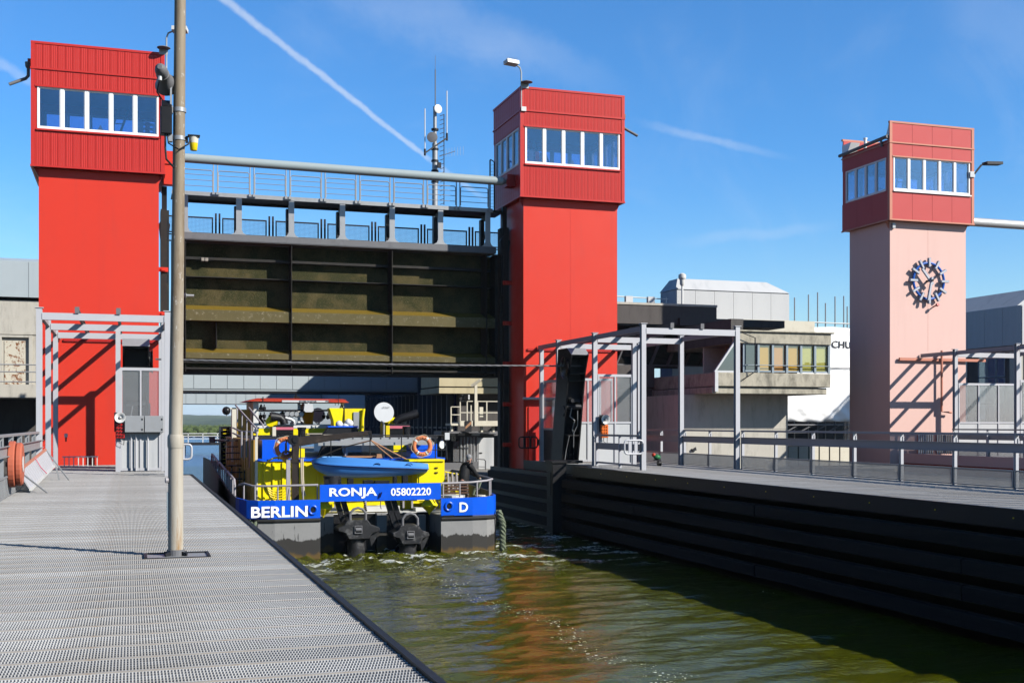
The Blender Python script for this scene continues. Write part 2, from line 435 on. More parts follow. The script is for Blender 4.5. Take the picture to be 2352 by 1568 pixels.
c = t.mix(t.ramp(t.noise(0.012, 9, 0.75, (1, 0.35, 1)), 0.35, 0.65), (0.025, 0.05, 0.025), (0.085, 0.12, 0.06))
t.set(Base_Color=c, Roughness=1.0)
M['hill'] = t.m
t = NT('leaf green')
c = t.mix(t.noise(0.5, 5, 0.7), (0.025, 0.055, 0.015), (0.12, 0.15, 0.04))
t.set(Base_Color=c, Roughness=0.9)
M['leaf'] = t.m
M['meadow'] = paint('pale meadow', (0.20, 0.22, 0.08), 0.95, var=0.3, vscale=0.03)

# ------------------------------------------------------------------ mesh builder
ORG = {}

class MB:
    def __init__(self): self.v, self.f, self.mi, self.cur = [], [], [], 0
    def add(self, vs, fs):
        o = len(self.v); self.v += [tuple(x) for x in vs]
        for f in fs:
            self.f.append(tuple(i + o for i in f)); self.mi.append(self.cur)
        return self
    def box(self, x0, x1, y0, y1, z0, z1):
        return self.add([(x0, y0, z0), (x1, y0, z0), (x1, y1, z0), (x0, y1, z0), (x0, y0, z1), (x1, y0, z1), (x1, y1, z1), (x0, y1, z1)],
                        [(0, 3, 2, 1), (4, 5, 6, 7), (0, 1, 5, 4), (1, 2, 6, 5), (2, 3, 7, 6), (3, 0, 4, 7)])
    def bar(self, p, q, w, h=None, up=(0, 0, 1)):
        """Rectangular bar from p to q, w wide and h high."""
        p, q = Vector(p), Vector(q); h = h or w
        d = (q - p).normalized(); u = Vector(up)
        if abs(d.dot(u)) > 0.97: u = Vector((0, 1, 0))
        s = d.cross(u).normalized(); u = s.cross(d).normalized()
        vs = []
        for c in (p, q):
            for a, b in ((-1, -1), (1, -1), (1, 1), (-1, 1)): vs.append(c + s * a * w / 2 + u * b * h / 2)
        return self.add(vs, [(0, 1, 2, 3), (7, 6, 5, 4), (0, 4, 5, 1), (1, 5, 6, 2), (2, 6, 7, 3), (3, 7, 4, 0)])
    def tube(self, pts, r, n=8, closed=False):
        pts = [Vector(p) for p in pts]; rs = r if isinstance(r, (list, tuple)) else [r] * len(pts)
        m = len(pts); rings = []; ref = None
        for i, p in enumerate(pts):
            if closed: d = pts[(i + 1) % m] - pts[i - 1]
            else: d = pts[min(i + 1, m - 1)] - pts[max(i - 1, 0)]
            d.normalize()
            if ref is None: ref = Vector((0, 0, 1)) if abs(d.z) < 0.9 else Vector((1, 0, 0))
            s = d.cross(ref)
            if s.length < 1e-4: s = d.cross(Vector((0, 1, 0)))
            s.normalize(); ref = s.cross(d).normalized()
            rings.append([p + (s * math.cos(2 * math.pi * k / n) + ref * math.sin(2 * math.pi * k / n)) * rs[i] for k in range(n)])
        vs = [v for rg in rings for v in rg]; fs = []
        for i in range(m if closed else m - 1):
            j = (i + 1) % m
            for k in range(n): fs.append((i * n + k, j * n + k, j * n + (k + 1) % n, i * n + (k + 1) % n)[::-1])
        if not closed:
            fs.append(tuple(range(n))); fs.append(tuple(range((m - 1) * n, m * n))[::-1])
        return self.add(vs, fs)
    def lathe(self, prof, c, axis=(0, 0, 1), n=16):
        """Solid of revolution: prof = (distance along axis, radius)."""
        c = Vector(c); d = Vector(axis).normalized()
        ref = Vector((0, 0, 1)) if abs(d.z) < 0.9 else Vector((1, 0, 0))
        s = d.cross(ref).normalized(); u = s.cross(d)
        vs, fs = [], []
        for a, r in prof:
            for k in range(n): vs.append(c + d * a + (s * math.cos(2 * math.pi * k / n) + u * math.sin(2 * math.pi * k / n)) * max(r, 1e-4))
        for i in range(len(prof) - 1):
            for k in range(n): fs.append((i * n + k, i * n + (k + 1) % n, (i + 1) * n + (k + 1) % n, (i + 1) * n + k)[::-1])
        fs.append(tuple(range(n))); fs.append(tuple(range((len(prof) - 1) * n, len(prof) * n))[::-1])
        return self.add(vs, fs)
    def sphere(self, c, r, n=12, sx=1, sy=1, sz=1):
        vs, fs = [], []; c = Vector(c); m = max(6, n // 2)
        for i in range(m + 1):
            a = math.pi * i / m
            for k in range(n):
                b = 2 * math.pi * k / n
                vs.append(c + Vector((math.sin(a) * math.cos(b) * r * sx, math.sin(a) * math.sin(b) * r * sy, math.cos(a) * r * sz)))
        for i in range(m):
            for k in range(n): fs.append((i * n + k, (i + 1) * n + k, (i + 1) * n + (k + 1) % n, i * n + (k + 1) % n))
        return self.add(vs, fs)
    def prism(self, poly, a0, a1, axis='y'):
        """poly extruded along an axis; poly = (x,z) for y, (y,z) for x, (x,y) for z."""
        def mk(p, a):
            return {'y': (p[0], a, p[1]), 'x': (a, p[0], p[1]), 'z': (p[0], p[1], a)}[axis]
        n = len(poly); vs = [mk(p, a0) for p in poly] + [mk(p, a1) for p in poly]
        fs = [tuple(range(n)), tuple(range(2 * n - 1, n - 1, -1))] + [((i + 1) % n, i, i + n, (i + 1) % n + n) for i in range(n)]
        return self.add(vs, fs)
    def wall(self, poly, z0, z1, th, closed=False):
        """A wall of thickness th standing on a plan polyline."""
        pts = [Vector((p[0], p[1], 0)) for p in poly]; m = len(pts); L, Rr = [], []
        for i, p in enumerate(pts):
            d = (pts[min(i + 1, m - 1)] - pts[max(i - 1, 0)]).normalized(); s = Vector((-d.y, d.x, 0))
            L.append(p); Rr.append(p + s * th)
        zz0 = z0 if isinstance(z0, (list, tuple)) else [z0] * m; zz1 = z1 if isinstance(z1, (list, tuple)) else [z1] * m
        vs = []
        for i in range(m):
            vs += [(L[i].x, L[i].y, zz0[i]), (L[i].x, L[i].y, zz1[i]), (Rr[i].x, Rr[i].y, zz1[i]), (Rr[i].x, Rr[i].y, zz0[i])]
        fs = []
        for i in range(m - 1):
            a, b = 4 * i, 4 * i + 4
            fs += [(a, b, b + 1, a + 1), (a + 1, b + 1, b + 2, a + 2), (a + 2, b + 2, b + 3, a + 3), (a + 3, b + 3, b, a)]
        e = 4 * (m - 1); fs += [(0, 1, 2, 3), (e + 3, e + 2, e + 1, e)]
        return self.add(vs, fs)
    def mesh(self, name, mats, origin=(0, 0, 0), smooth=False):
        me = bpy.data.meshes.new(name); o = Vector(origin)
        me.from_pydata([tuple(Vector(v) - o) for v in self.v], [], self.f)
        for m in (mats if isinstance(mats, (list, tuple)) else [mats]): me.materials.append(M[m] if isinstance(m, str) else m)
        if any(self.mi): me.polygons.foreach_set('material_index', self.mi)
        if smooth:
            me.polygons.foreach_set('use_smooth', [True] * len(me.polygons))
            me.set_sharp_from_angle(angle=R(38))
        me.validate(); me.update()
        return me

def bevel(o, w=0.01, seg=1):
    b = o.modifiers.new("bevel", 'BEVEL'); b.width = w; b.segments = seg; b.limit_method = 'ANGLE'; b.angle_limit = R(40)
    return o

def thing(name, label, cat, loc, group=None):
    o = bpy.data.objects.new(name, None); o.empty_display_size = 0.3
    o.location = loc; o['label'] = label; o['category'] = cat
    if group: o['group'] = group
    COL.objects.link(o); ORG[o.name] = Vector(loc)
    return o

def part(name, mb, mats, parent, label=None, smooth=False, kind=None, bev=0):
    org = ORG[parent.name]
    o = bpy.data.objects.new(name, mb.mesh(name, mats, org, smooth)); o.parent = parent
    COL.objects.link(o); ORG[o.name] = org
    if label: o['label'] = label
    if kind: o['kind'] = kind
    if bev: bevel(o, bev)
    return o

def inst(name, me, parent, loc, label=None):
    """A piece sharing mesh data; loc in world metres."""
    o = bpy.data.objects.new(name, me); o.parent = parent
    o.location = Vector(loc) - ORG[parent.name]
    COL.objects.link(o)
    ORG[o.name] = Vector((0, 0, 0))
    return o

def sub(name, me, parent):
    """A sub-part sharing mesh data, placed with its part."""
    o = bpy.data.objects.new(name, me); o.parent = parent
    COL.objects.link(o)
    return o

def solo(name, mb, mats, label, cat, loc, group=None, smooth=False, bev=0):
    o = bpy.data.objects.new(name, mb.mesh(name, mats, loc, smooth)); o.location = loc
    o['label'] = label; o['category'] = cat
    if group: o['group'] = group
    COL.objects.link(o); ORG[o.name] = Vector(loc)
    if bev: bevel(o, bev)
    return o

def struct(name, mb, mats, kind='structure', smooth=False):
    o = bpy.data.objects.new(name, mb.mesh(name, mats, (0, 0, 0), smooth)); o['kind'] = kind
    COL.objects.link(o); ORG[o.name] = Vector((0, 0, 0))
    return o

def copy_tree(o, parent=None, shift=None, label=None):
    c = o.copy(); COL.objects.link(c); c.parent = parent
    if shift is not None: c.location = o.location + Vector(shift)
    if label: c['label'] = label
    ORG[c.name] = ORG.get(o.name, Vector()) + (Vector(shift) if shift is not None else Vector())
    for ch in list(o.children): copy_tree(ch, c)
    return c

def lettering(name, text, parent, centre, w, h, mat, rot=(R(90), 0, 0), bold=0.0, depth=0.004, spacing=1.0):
    cu = bpy.data.curves.new(name, 'FONT'); cu.body = text; cu.align_x = 'CENTER'; cu.align_y = 'CENTER'
    cu.extrude = depth; cu.offset = bold; cu.size = 1.0; cu.space_character = spacing; cu.resolution_u = 3
    cu.materials.append(M[mat])
    tmp = bpy.data.objects.new(name, cu); COL.objects.link(tmp)
    bpy.context.view_layer.update()
    me = bpy.data.meshes.new_from_object(tmp.evaluated_get(bpy.context.evaluated_depsgraph_get()))
    bpy.data.objects.remove(tmp); bpy.data.curves.remove(cu)
    o = bpy.data.objects.new(name, me); COL.objects.link(o)
    bb = [v.co for v in me.vertices]
    x0, x1 = min(b.x for b in bb), max(b.x for b in bb); y0, y1 = min(b.y for b in bb), max(b.y for b in bb)
    s = (w / (x1 - x0), h / (y1 - y0))
    o.parent = parent; o.rotation_euler = rot; o.scale = (s[0], s[1], 1)
    off = Matrix.Identity(3)
    from mathutils import Euler
    off = Euler(rot).to_matrix() @ Vector(((x0 + x1) / 2 * s[0], (y0 + y1) / 2 * s[1], 0))
    o.location = Vector(centre) - off - ORG[parent.name]
    return o

# ------------------------------------------------------------------ ground, water, far shore
WZ = -2.30                       # water level
XL, XR = 1.63, 14.0              # edges of the lock trough

def water_sheet():
    nx, ny = 156, 560
    xs = np.linspace(XL - 0.1, XR + 0.6, nx); ys = 2.0 + (48.0 - 2.0) * np.linspace(0, 1, ny)
    X, Y = np.meshgrid(xs, ys)
    rng = np.random.RandomState(3)
    Z = np.full_like(X, WZ)
    for i in range(26):
        lam = 0.45 * 1.11 ** i * rng.uniform(0.85, 1.15)
        ang = rng.normal(math.pi / 2, 0.55)
        amp = 0.0034 * lam ** 0.55
        ph = rng.uniform(0, 6.28)
        warp = 0.5 * np.sin(X * rng.uniform(0.3, 1.0) + rng.uniform(0, 6)) + 0.5 * np.sin(Y * rng.uniform(0.2, 0.7) + rng.uniform(0, 6))
        s = np.sin(2 * math.pi * (X * math.cos(ang) + Y * math.sin(ang)) / lam + ph + warp)
        Z += amp * (1 - 2 * np.abs(s) ** 1.3 if i % 3 == 0 else s)
    churn = np.clip((Y - 26.5) / 6.0, 0, 1) * np.exp(-((X - 6.8) / 4.2) ** 2)
    for i in range(10):
        lam = rng.uniform(0.3, 0.9); ang = rng.uniform(0, 6.28)
        Z += churn * 0.014 * np.sin(2 * math.pi * (X * math.cos(ang) + Y * math.sin(ang)) / lam + rng.uniform(0, 6) + np.sin(X * 2 + i) + np.sin(Y * 1.5 + i))
    co = np.stack([X, Y, Z], -1).reshape(-1, 3)
    idx = np.arange(nx * ny).reshape(ny, nx)
    fc = np.stack([idx[:-1, :-1], idx[:-1, 1:], idx[1:, 1:], idx[1:, :-1]], -1).reshape(-1, 4)
    me = bpy.data.meshes.new("water")
    me.vertices.add(len(co)); me.vertices.foreach_set('co', co.ravel())
    me.loops.add(fc.size); me.loops.foreach_set('vertex_index', fc.ravel())
    me.polygons.add(len(fc)); me.polygons.foreach_set('loop_start', np.arange(len(fc)) * 4)
    me.polygons.foreach_set('use_smooth', np.ones(len(fc), bool))
    me.update(); me.validate(); me.materials.append(M['water'])
    o = bpy.data.objects.new("water", me); o['kind'] = 'structure'; COL.objects.link(o)
water_sheet()

b = MB()
b.add([(-400, 48, WZ - .03), (400, 48, WZ - .03), (400, 330, WZ - .03), (-400, 330, WZ - .03)], [(0, 1, 2, 3)])
rw = np.random.RandomState(9)
nx, ny = 106, 560
gx = np.linspace(-40, 2.6, nx); gy = 48.0 + 152.0 * np.linspace(0, 1, ny) ** 1.35
GX, GYY = np.meshgrid(gx, gy); GZ = np.full_like(GX, WZ + .02)
for i in range(16):
    lam = rw.uniform(0.9, 3.4); an = rw.normal(math.pi / 2, 0.7)
    GZ += 0.022 * lam * np.sin(2 * math.pi * (GX * math.cos(an) + GYY * math.sin(an)) / lam + rw.uniform(0, 6) + np.sin(GX * rw.uniform(.2, .7)))
ix = np.arange(nx * ny).reshape(ny, nx)
b.add(np.stack([GX, GYY, GZ], -1).reshape(-1, 3).tolist(), np.stack([ix[:-1, :-1], ix[:-1, 1:], ix[1:, 1:], ix[1:, :-1]], -1).reshape(-1, 4).tolist())
struct('harbour_water', b, 'water_far', smooth=True)

def far_land():
    rng = np.random.RandomState(5)
    xs = np.linspace(-1500, 1900, 171); ys = np.concatenate([np.linspace(330, 900, 40), np.linspace(950, 3600, 54)])
    vs, fs = [], []
    for y in ys:
        for x in xs:
            z = -1.6 + 1.2 * math.sin(x * 0.01) * math.sin(y * 0.012)
            k = max(0, (y - 900) / 1700)
            z += 21 * min(1, k) ** 1.4 * (0.80 + 0.17 * math.sin(x * 0.0042 + 1) + 0.10 * math.sin(x * 0.013 + y * 0.003))
            z += min(1, k * 2) * rng.uniform(-1.2, 1.8)
            vs.append((x, y, z))
    n = len(xs)
    for j in range(len(ys) - 1):
        for i in range(n - 1):
            a = j * n + i; fs.append((a, a + 1, a + n + 1, a + n))
    b = MB(); b.add(vs, fs); b.mi = [0] * len(b.f)
    for k, f in enumerate(b.f):
        y = b.v[f[0]][1]
        if y > 620: b.mi[k] = 1
    struct('hills', b, ['meadow', 'hill'])
far_land()

def far_woods():
    """Tree belts on the far shore, seen as one mass of crowns."""
    rng = random.Random(11); b = MB()
    for band, (y0, y1, cnt) in enumerate(((345, 420, 190), (470, 640, 240), (760, 1100, 260))):
        for _ in range(cnt):
            y = rng.uniform(y0, y1); x = PX(rng.uniform(330, 640), y); r = rng.uniform(1.3, 2.3)
            zc = -2.0 + rng.uniform(0.2, 0.7) * r * 0.5
            for q in range(5):
                b.sphere((x + rng.uniform(-r, r) * .8, y + rng.uniform(-r, r), zc + rng.uniform(-.2, .45) * r), r * rng.uniform(.35, .7), 7, 1.1, 1, .8)
    struct('far_woods', b, 'leaf', 'stuff')
far_woods()

b = MB()
b.box(18.75, 31.6, 2, 47.0, -3.0, -0.62)
b.box(13.6, 60, 53.2, 110, -3.4, -0.70)
b.box(-60, -2.45, 2, 90, -3.4, -1.2)
b.box(49, 90, 2, 47.3, -3.0, -0.62)
b.box(14.3, 60, 47.3, 53.2, -3.4, -0.70)
struct('ground', b, 'ground')

# ------------------------------------------------------------------ walkway gratings, plank by plank
def plank_mesh(width, rows=6, pitch=0.019, depth=0.42, joint=True, simple=False):
    b = MB(); n = int(width / pitch); amp = 0.0068
    for r in range(rows):
        yc = -depth / 2 + (r + 0.5) * depth / rows
        vs, fs = [], []
        for i in range(2 * n + 1):
            x = i * pitch / 2; y = yc + (amp if i % 2 else -amp)
            vs += [(x, y, -0.034), (x, y, -0.001), (x, y + 0.008, 0.0), (x, y + 0.008, -0.034)]
        for i in range(2 * n):
            a, c = 4 * i, 4 * i + 4
            fs += [(a, c, c + 1, a + 1), (a + 1, c + 1, c + 2, a + 2), (a + 2, c + 2, c + 3, a + 3)]
        b.add(vs, fs)
    b.cur = 1
    b.box(0, width, depth / 2 - 0.012, depth / 2 + 0.012, -0.05, 0.003)
    me = b.mesh('grating_plank', ['grating', 'grating_joint'])
    return me

def deck(name, x0, x1, y0, y1, xn, yn):
    """A steel walkway: dark substructure plus one child per grating plank; narrower (to xn) beyond yn."""
    b = MB()
    if xn < x1 and x0 < XL:
        b.prism([(x0, y0), (x1, y0), (x1, yn), (xn, yn), (xn, y1), (x0, y1)], -2.6, -0.055, 'z')
    else:
        b.prism([(x0, y0), (x1, y0), (x1, y1), (xn, y1), (xn, yn), (x0, yn)], -2.6, -0.055, 'z')
    d = struct(name, b, 'under_deck')
    left = x0 < XL
    wide = plank_mesh(x1 - x0 - 0.03)
    narrow = plank_mesh((xn - x0 if left else x1 - xn) - 0.06)
    y = y0 + 0.25
    while y < y1 - 0.2:
        far = y > yn - 0.2
        xo = x0 + 0.03 if (left or not far) else xn + 0.03
        inst('grating_plank', narrow if far else wide, d, (xo, y, 0))
        y += 0.42
    return d
left_deck = deck('left_walkway', -2.36, XL - 0.02, 3.0, 43.4, 1.0, 34.2)
right_deck = deck('right_walkway', XR + 0.05, 18.72, 3.0, 43.4, 14.62, 36.4)

b = MB(); b.box(XL - 0.02, XL + 0.03, 3.0, 34.25, -0.42, 0.022); b.box(1.0, XL + 0.03, 34.25, 34.31, -0.42, 0.022)
part('edge_beam', b, 'steel_dark', left_deck)
b = MB(); b.box(XR - 0.05, XR + 0.045, 3.0, 36.4, -0.30, 0.03); b.box(XR - .05, 14.62, 36.4, 36.48, -0.30, 0.03); b.box(14.55, 14.62, 36.48, 43.4, -0.30, 0.03)
part('edge_beam', b, 'black', right_deck)
bolt = MB(); bolt.box(-0.01, 0.0, -0.012, 0.012, -0.012, 0.012)
bm = bolt.mesh('bolt', 'lamp_yellow')
for k in range(11): inst('bolt', bm, right_deck, (XR - 0.051, 14 + 2.0 * k, -0.12))

# timber fenders on the trough wall (right)
fw = MB(); fw.box(XR + 0.05, XR + 0.3, 3.0, 46.2, -2.6, -0.30)
wallobj = struct('trough_wall', fw, 'black')
fender_len = [(3.0, 9.98), (10.0, 17.2), (17.22, 24.4), (24.42, 31.3), (31.32, 37.35), (38.65, 46.0)]
meshes = {}
for k in range(4):
    z1 = -0.44 - 0.47 * k
    for (ya, yb) in fender_len:
        key = round(yb - ya, 2)
        if key not in meshes:
            q = MB(); ln = yb - ya
            q.prism([(0, -0.03), (0.05, 0.0), (0.19, 0.0), (0.19, -0.30), (0.05, -0.30), (0, -0.27)], 0, ln, 'y')
            meshes[key] = q.mesh('fender_timber', 'timber')
        o = inst('fender_timber', meshes[key], wallobj, (XR - 0.12 + random.uniform(-.012, .012), ya, z1))
p = MB(); p.box(XR - 0.42, XR + 0.08, 37.4, 38.0, -2.9, 0.10); p.box(XR - 0.47, 14.66, 37.35, 38.05, 0.10, 0.19); p.box(XR - .44, XR - .42, 37.55, 37.85, -1.0, -.2)
solo('fender_post', p, 'black', 'black steel guide post standing at the right wall below the tower', 'post', (XR - .2, 37.7, -2.9), bev=0.012)

# ------------------------------------------------------------------ lift towers
ZB, ZW0, ZW1, ZS, ZT = 10.23, 11.50, 12.94, 13.55, 14.45       # cabin bottom, window sill, window head, seam, top
TY = 43.40                                                       # front of the shafts

def clad_mesh(w, h, ribs=3, dz=0.02):
    b = MB(); b.box(0.006, w - 0.006, -0.022, 0.0, 0.004, h - 0.004)
    for i in range(ribs):
        x = w * (i + 0.9) / (ribs + 0.8)
        b.add([(x - .012, -.0221, .004), (x, -.030, .004), (x + .012, -.0221, .004), (x - .012, -.0221, h - .004), (x, -.030, h - .004), (x + .012, -.0221, h - .004)],
              [(0, 1, 4, 3), (1, 2, 5, 4)])
    return b

def clad_run(root, mat, p0, p1, z0, z1, n, ribs, outward):
    """n cladding panels side by side between two plan points."""
    p0, p1 = Vector(p0), Vector(p1); L = (p1 - p0).length; w = L / n
    me = clad_mesh(w, z1 - z0, ribs).mesh('cladding_panel', mat)
    ang = math.atan2(p1.y - p0.y, p1.x - p0.x)
    for i in range(n):
        q = p0 + (p1 - p0) * (i / n)
        o = inst('cladding_panel', me, root, (q.x, q.y, z0)); o.rotation_euler = (0, 0, ang)

def window_row(root, p0, p1, z0, z1, n, sill=True, fixed=None):
    """A band of white framed windows; each is a part with its pane below it."""
    p0, p1 = Vector(p0), Vector(p1); L = (p1 - p0).length; w = L / n; h = z1 - z0
    ang = math.atan2(p1.y - p0.y, p1.x - p0.x); f = 0.044 + 0.010 * L / 4
    b = MB()
    b.box(0.004, f, -0.05, 0.05, 0, h); b.box(w - f, w - 0.004, -0.05, 0.05, 0, h); b.box(f, w - f, -0.05, 0.05, 0, f * 1.25); b.box(f, w - f, -0.05, 0.05, h - f * .75, h)
    g = f + 0.028
    b.box(f, g, -0.03, 0.03, f * 1.25, h - f * .75); b.box(w - g, w - f, -0.03, 0.03, f * 1.25, h - f * .75)
    b.box(g, w - g, -0.03, 0.03, f * 1.25, f * 1.25 + .03); b.box(g, w - g, -0.03, 0.03, h - f * .75 - .025, h - f * .75)
    fm = b.mesh('window', 'white')
    b = MB(); b.box(g, w - g, -0.006, 0.006, f * 1.25 + .03, h - f * .75 - .025)
    pm = b.mesh('pane', 'glass')
    for i in range(n):
        q = p0 + (p1 - p0) * (i / n)
        o = inst('window', fm, root, (q.x, q.y, z0)); o.rotation_euler = (0, 0, ang)
        sub('pane', pm, o)

def tower(xs, label, shaft, clad, trim, old=False, detail=True, side=-1):
    X0, X1 = xs - 0.22, xs + 4.13; Y0, Y1 = TY - 0.30, TY + 3.30
    zs = -0.4
    root = thing('lift_tower', label, 'tower', (xs + 2, TY + 1.6, zs))
    b = MB(); b.box(xs, xs + 3.95, TY, Y1 - 0.3, zs, ZB - 0.02)
    part('shaft', b, shaft, root)
    b = MB()                                        # seams on the shaft
    b.box(xs + 1.95, xs + 1.958, TY - .003, TY, 4.6, ZB - .02)
    part('seam', b, trim if old else 'red_clad', root)
    b = MB(); b.box(X0 + .04, X1 - .04, Y0 + .04, Y1 - .04, ZB, ZB + .14)
    b.prism([(X0 + .05, ZB), (xs, ZB - .32), (xs, ZB)], TY + .05, TY + .13); b.prism([(X1 - .05, ZB), (xs + 3.95, ZB), (xs + 3.95, ZB - .32)], TY + .05, TY + .13)
    part('cabin_floor', b, 'red_dark' if not old else trim, root)
    fe = 0.19
    ztop_side = ZT if not old else 13.75
    b = MB()                                        # cabin shell round the window openings
    t = 0.10
    b.box(X0 + .03, X1 - .03, Y0 + .03, Y0 + t, ZB + .14, ZW0); b.box(X0 + .03, X1 - .03, Y0 + .03, Y0 + t, ZW1, ZT - .06)
    b.box(X0 + .03, X1 - .03, Y1 - t, Y1 - .03, ZB + .14, ZW0); b.box(X0 + .03, X1 - .03, Y1 - t, Y1 - .03, ZW1, ZT - .06)
    for xa in (X0 + .03, X1 - t):
        b.box(xa, xa + t - .03, Y0 + t, Y1 - t, ZB + .14, ZW0); b.box(xa, xa + t - .03, Y0 + t, Y1 - t, ZW1, ztop_side - .06)
        for ya, yb in ((Y0 + t, Y0 + t + fe), (Y1 - t - fe, Y1 - t)): b.box(xa, xa + t - .03, ya, yb, ZW0, ZW1)
    for xa in (X0 + .03, X1 - .03 - fe):
        for ya in (Y0 + .03, Y1 - t): b.box(xa, xa + fe, ya, ya + t - .03, ZW0, ZW1)
    part('cabin_wall', b, clad, root)
    b = MB(); b.box(X0 + t, X1 - t, Y0 + t, Y1 - t, ZW1 + .30, ZW1 + .42)
    part('ceiling', b, 'blue_dark', root)  # dark blue carries the cabin's shade and the sky mirrored in its panes
    b = MB(); b.box(X0 - .015, X1 + .015, Y0 - .015, Y0 + t, ZT - .06, ZT + .02); b.box(X0 - .015, X1 + .015, Y1 - t, Y1 + .015, ZT - .06, ZT + .02)
    if not old:
        b.box(X0 - .015, X0 + t, Y0 + t, Y1 - t, ZT - .06, ZT + .02); b.box(X1 - t, X1 + .015, Y0 + t, Y1 - t, ZT - .06, ZT + .02)
    b.box(X0 - .03, X1 + .03, Y0 - .03, Y0 + .0, ZS - .03, ZS + .03)
    for xa, xb in ((X0 - .03, X0 + .03), (X1 - .03, X1 + .03)):
        b.box(xa, xb, Y0, Y1, ZS - .03, ZS + .03)
    b.box(X0 - .03, X1 + .03, Y0 - .03, Y0 + .03, ZB - .03, ZB + .03); b.box(X0 - .03, X0 + .03, Y0 + .03, Y1, ZB - .03, ZB + .03); b.box(X1 - .03, X1 + .03, Y0 + .03, Y1, ZB - .03, ZB + .03)
    part('trim', b, trim, root, kind='stuff')
    b = MB()                                        # corner strips and window surround
    for xa in (X0 - .012, X1 - .12):
        b.box(xa, xa + .132, Y0 - .012, Y0 + .03, ZB + .03, ZS - .03); b.box(xa, xa + .132, Y0 - .012, Y0 + .03, ZS + .03, ZT - .06)
    b.box(X0 - .012, X0 + .03, Y0 + .03, Y0 + .15, ZB + .03, ztop_side - .06); b.box(X1 - .03, X1 + .012, Y0 + .03, Y0 + .15, ZB + .03, ztop_side - .06)
    b.box(X0 + .121, X1 - .121, Y0 - .03, Y0 + .02, ZW1 - .01, ZW1 + .045)
    part('corner_strip', b, trim if old else 'red_clad', root)
    n, rb = (17, 3) if not old else (4, 0)
    pa, pb = (X0 + .12, Y0 + .03), (X1 - .12, Y0 + .03)
    for za, zb in ((ZB + .03, ZW0 - .06), (ZW1 + .045, ZS - .03), (ZS + .03, ZT - .06)):
        clad_run(root, clad, pa, pb, za, zb, n, rb, 0)
    ns = 12 if not old else 3
    for s in (0, 1):
        a, c = ((X0 + .03, Y1 - .02), (X0 + .03, Y0 + .15)) if s == 0 else ((X1 - .03, Y0 + .15), (X1 - .03, Y1 - .02))
        for za, zb in ((ZB + .03, ZW0 - .04), (ZW1 + .04, ZS - .03), (ZS + .03, ztop_side - .06)):
            clad_run(root, clad, a, c, za, zb, ns, min(rb, 1), 0)
    b = MB(); b.box(X0 + .16, X1 - .16, Y1 - .03, Y1, ZB + .03, ZW0); b.box(X0 + .16, X1 - .16, Y1 - .03, Y1, ZW1, ZT - .06)
    part('rear_cladding', b, clad, root)
    xa, xb = X0 + fe, X1 - fe
    window_row(root, (xa, Y0 + .06), (xb, Y0 + .06), ZW0, ZW1, 5)
    window_row(root, (xb, Y1 - .06), (xa, Y1 - .06), ZW0, ZW1, 5)
    window_row(root, (X0 + .06, Y1 - .29), (X0 + .06, Y0 + .29), ZW0, ZW1, 4)
    window_row(root, (X1 - .06, Y0 + .29), (X1 - .06, Y1 - .29), ZW0, ZW1, 4)
    b = MB(); b.box(xa - .03, xb + .03, Y0 - .06, Y0 + .02, ZW0 - .06, ZW0 - .005)
    part('window_sill', b, 'white' if old else 'red_clad', root)
    # things seen through the panes: ladder, rail, control desk
    b = MB(); m = 1 if xs < 5 or xs > 30 else -1; xc = xs + 2
    lx = xc - m * .3
    for dx in (0, .34): b.bar((lx + dx, Y1 - 1.0, ZB + .14), (lx + dx + .9 * m, Y1 - .35, ZW1 + .3), .05, .07)
    for k in range(9):
        f = k / 9; b.bar((lx + .9 * m * f, Y1 - 1.0 + .65 * f, ZB + .2 + 2.8 * f), (lx + .34 + .9 * m * f, Y1 - 1.0 + .65 * f, ZB + .2 + 2.8 * f), .035)
    part('ladder', b, 'steel_grey', root)
    b = MB(); x = xc - m * 1.25
    for dx in (0, .55, 1.3): b.tube([(x + dx, Y1 - 1.3, ZB + .14), (x + dx, Y1 - 1.3, ZW0 + .55 - .1 * (dx > 1))], .03, 6)
    for dz in (.55, .25): b.tube([(x, Y1 - 1.3, ZW0 + dz), (x + 1.3, Y1 - 1.3, ZW0 + dz - .03)], .025, 6)
    part('guard_rail', b, 'steel_dark', root)
    b = MB(); x = xc + m * 1.45
    b.box(x - .3, x - .26, Y0 + .7, Y0 + .75, ZB + .14, ZW0 + .62); b.box(x + .3, x + .34, Y0 + .7, Y0 + .75, ZB + .14, ZW0 + .62)
    for k in range(5): b.box(x - .3, x + .34, Y0 + .69, Y0 + .78, ZW0 - .1 + k * .16, ZW0 - .02 + k * .16)
    b.box(x - .22, x - .02, Y0 + .6, Y0 + .69, ZW0 + .24, ZW0 + .66); b.sphere((x, Y0 + .72, ZW0 + .70), .06, 8)
    part('control_rack', b, 'galv', root)
    b = MB(); b.box(x + .04, x + .2, Y0 + .6, Y0 + .69, ZW0 + .26, ZW0 + .64); part('indicator_panel', b, 'red_shaft', root)
    b = MB(); b.add([(xc - .15, Y0 + .2, ZW0 + .05), (xc + .15, Y0 + .2, ZW0 + .05), (xc, Y0 + .2, ZW0 + .32), (xc, Y0 + .35, ZW0 + .05)], [(0, 1, 2), (1, 3, 2), (3, 0, 2), (0, 3, 1)])
    part('warning_cone', b, 'cream', root)
    return root, X0, X1, Y0, Y1

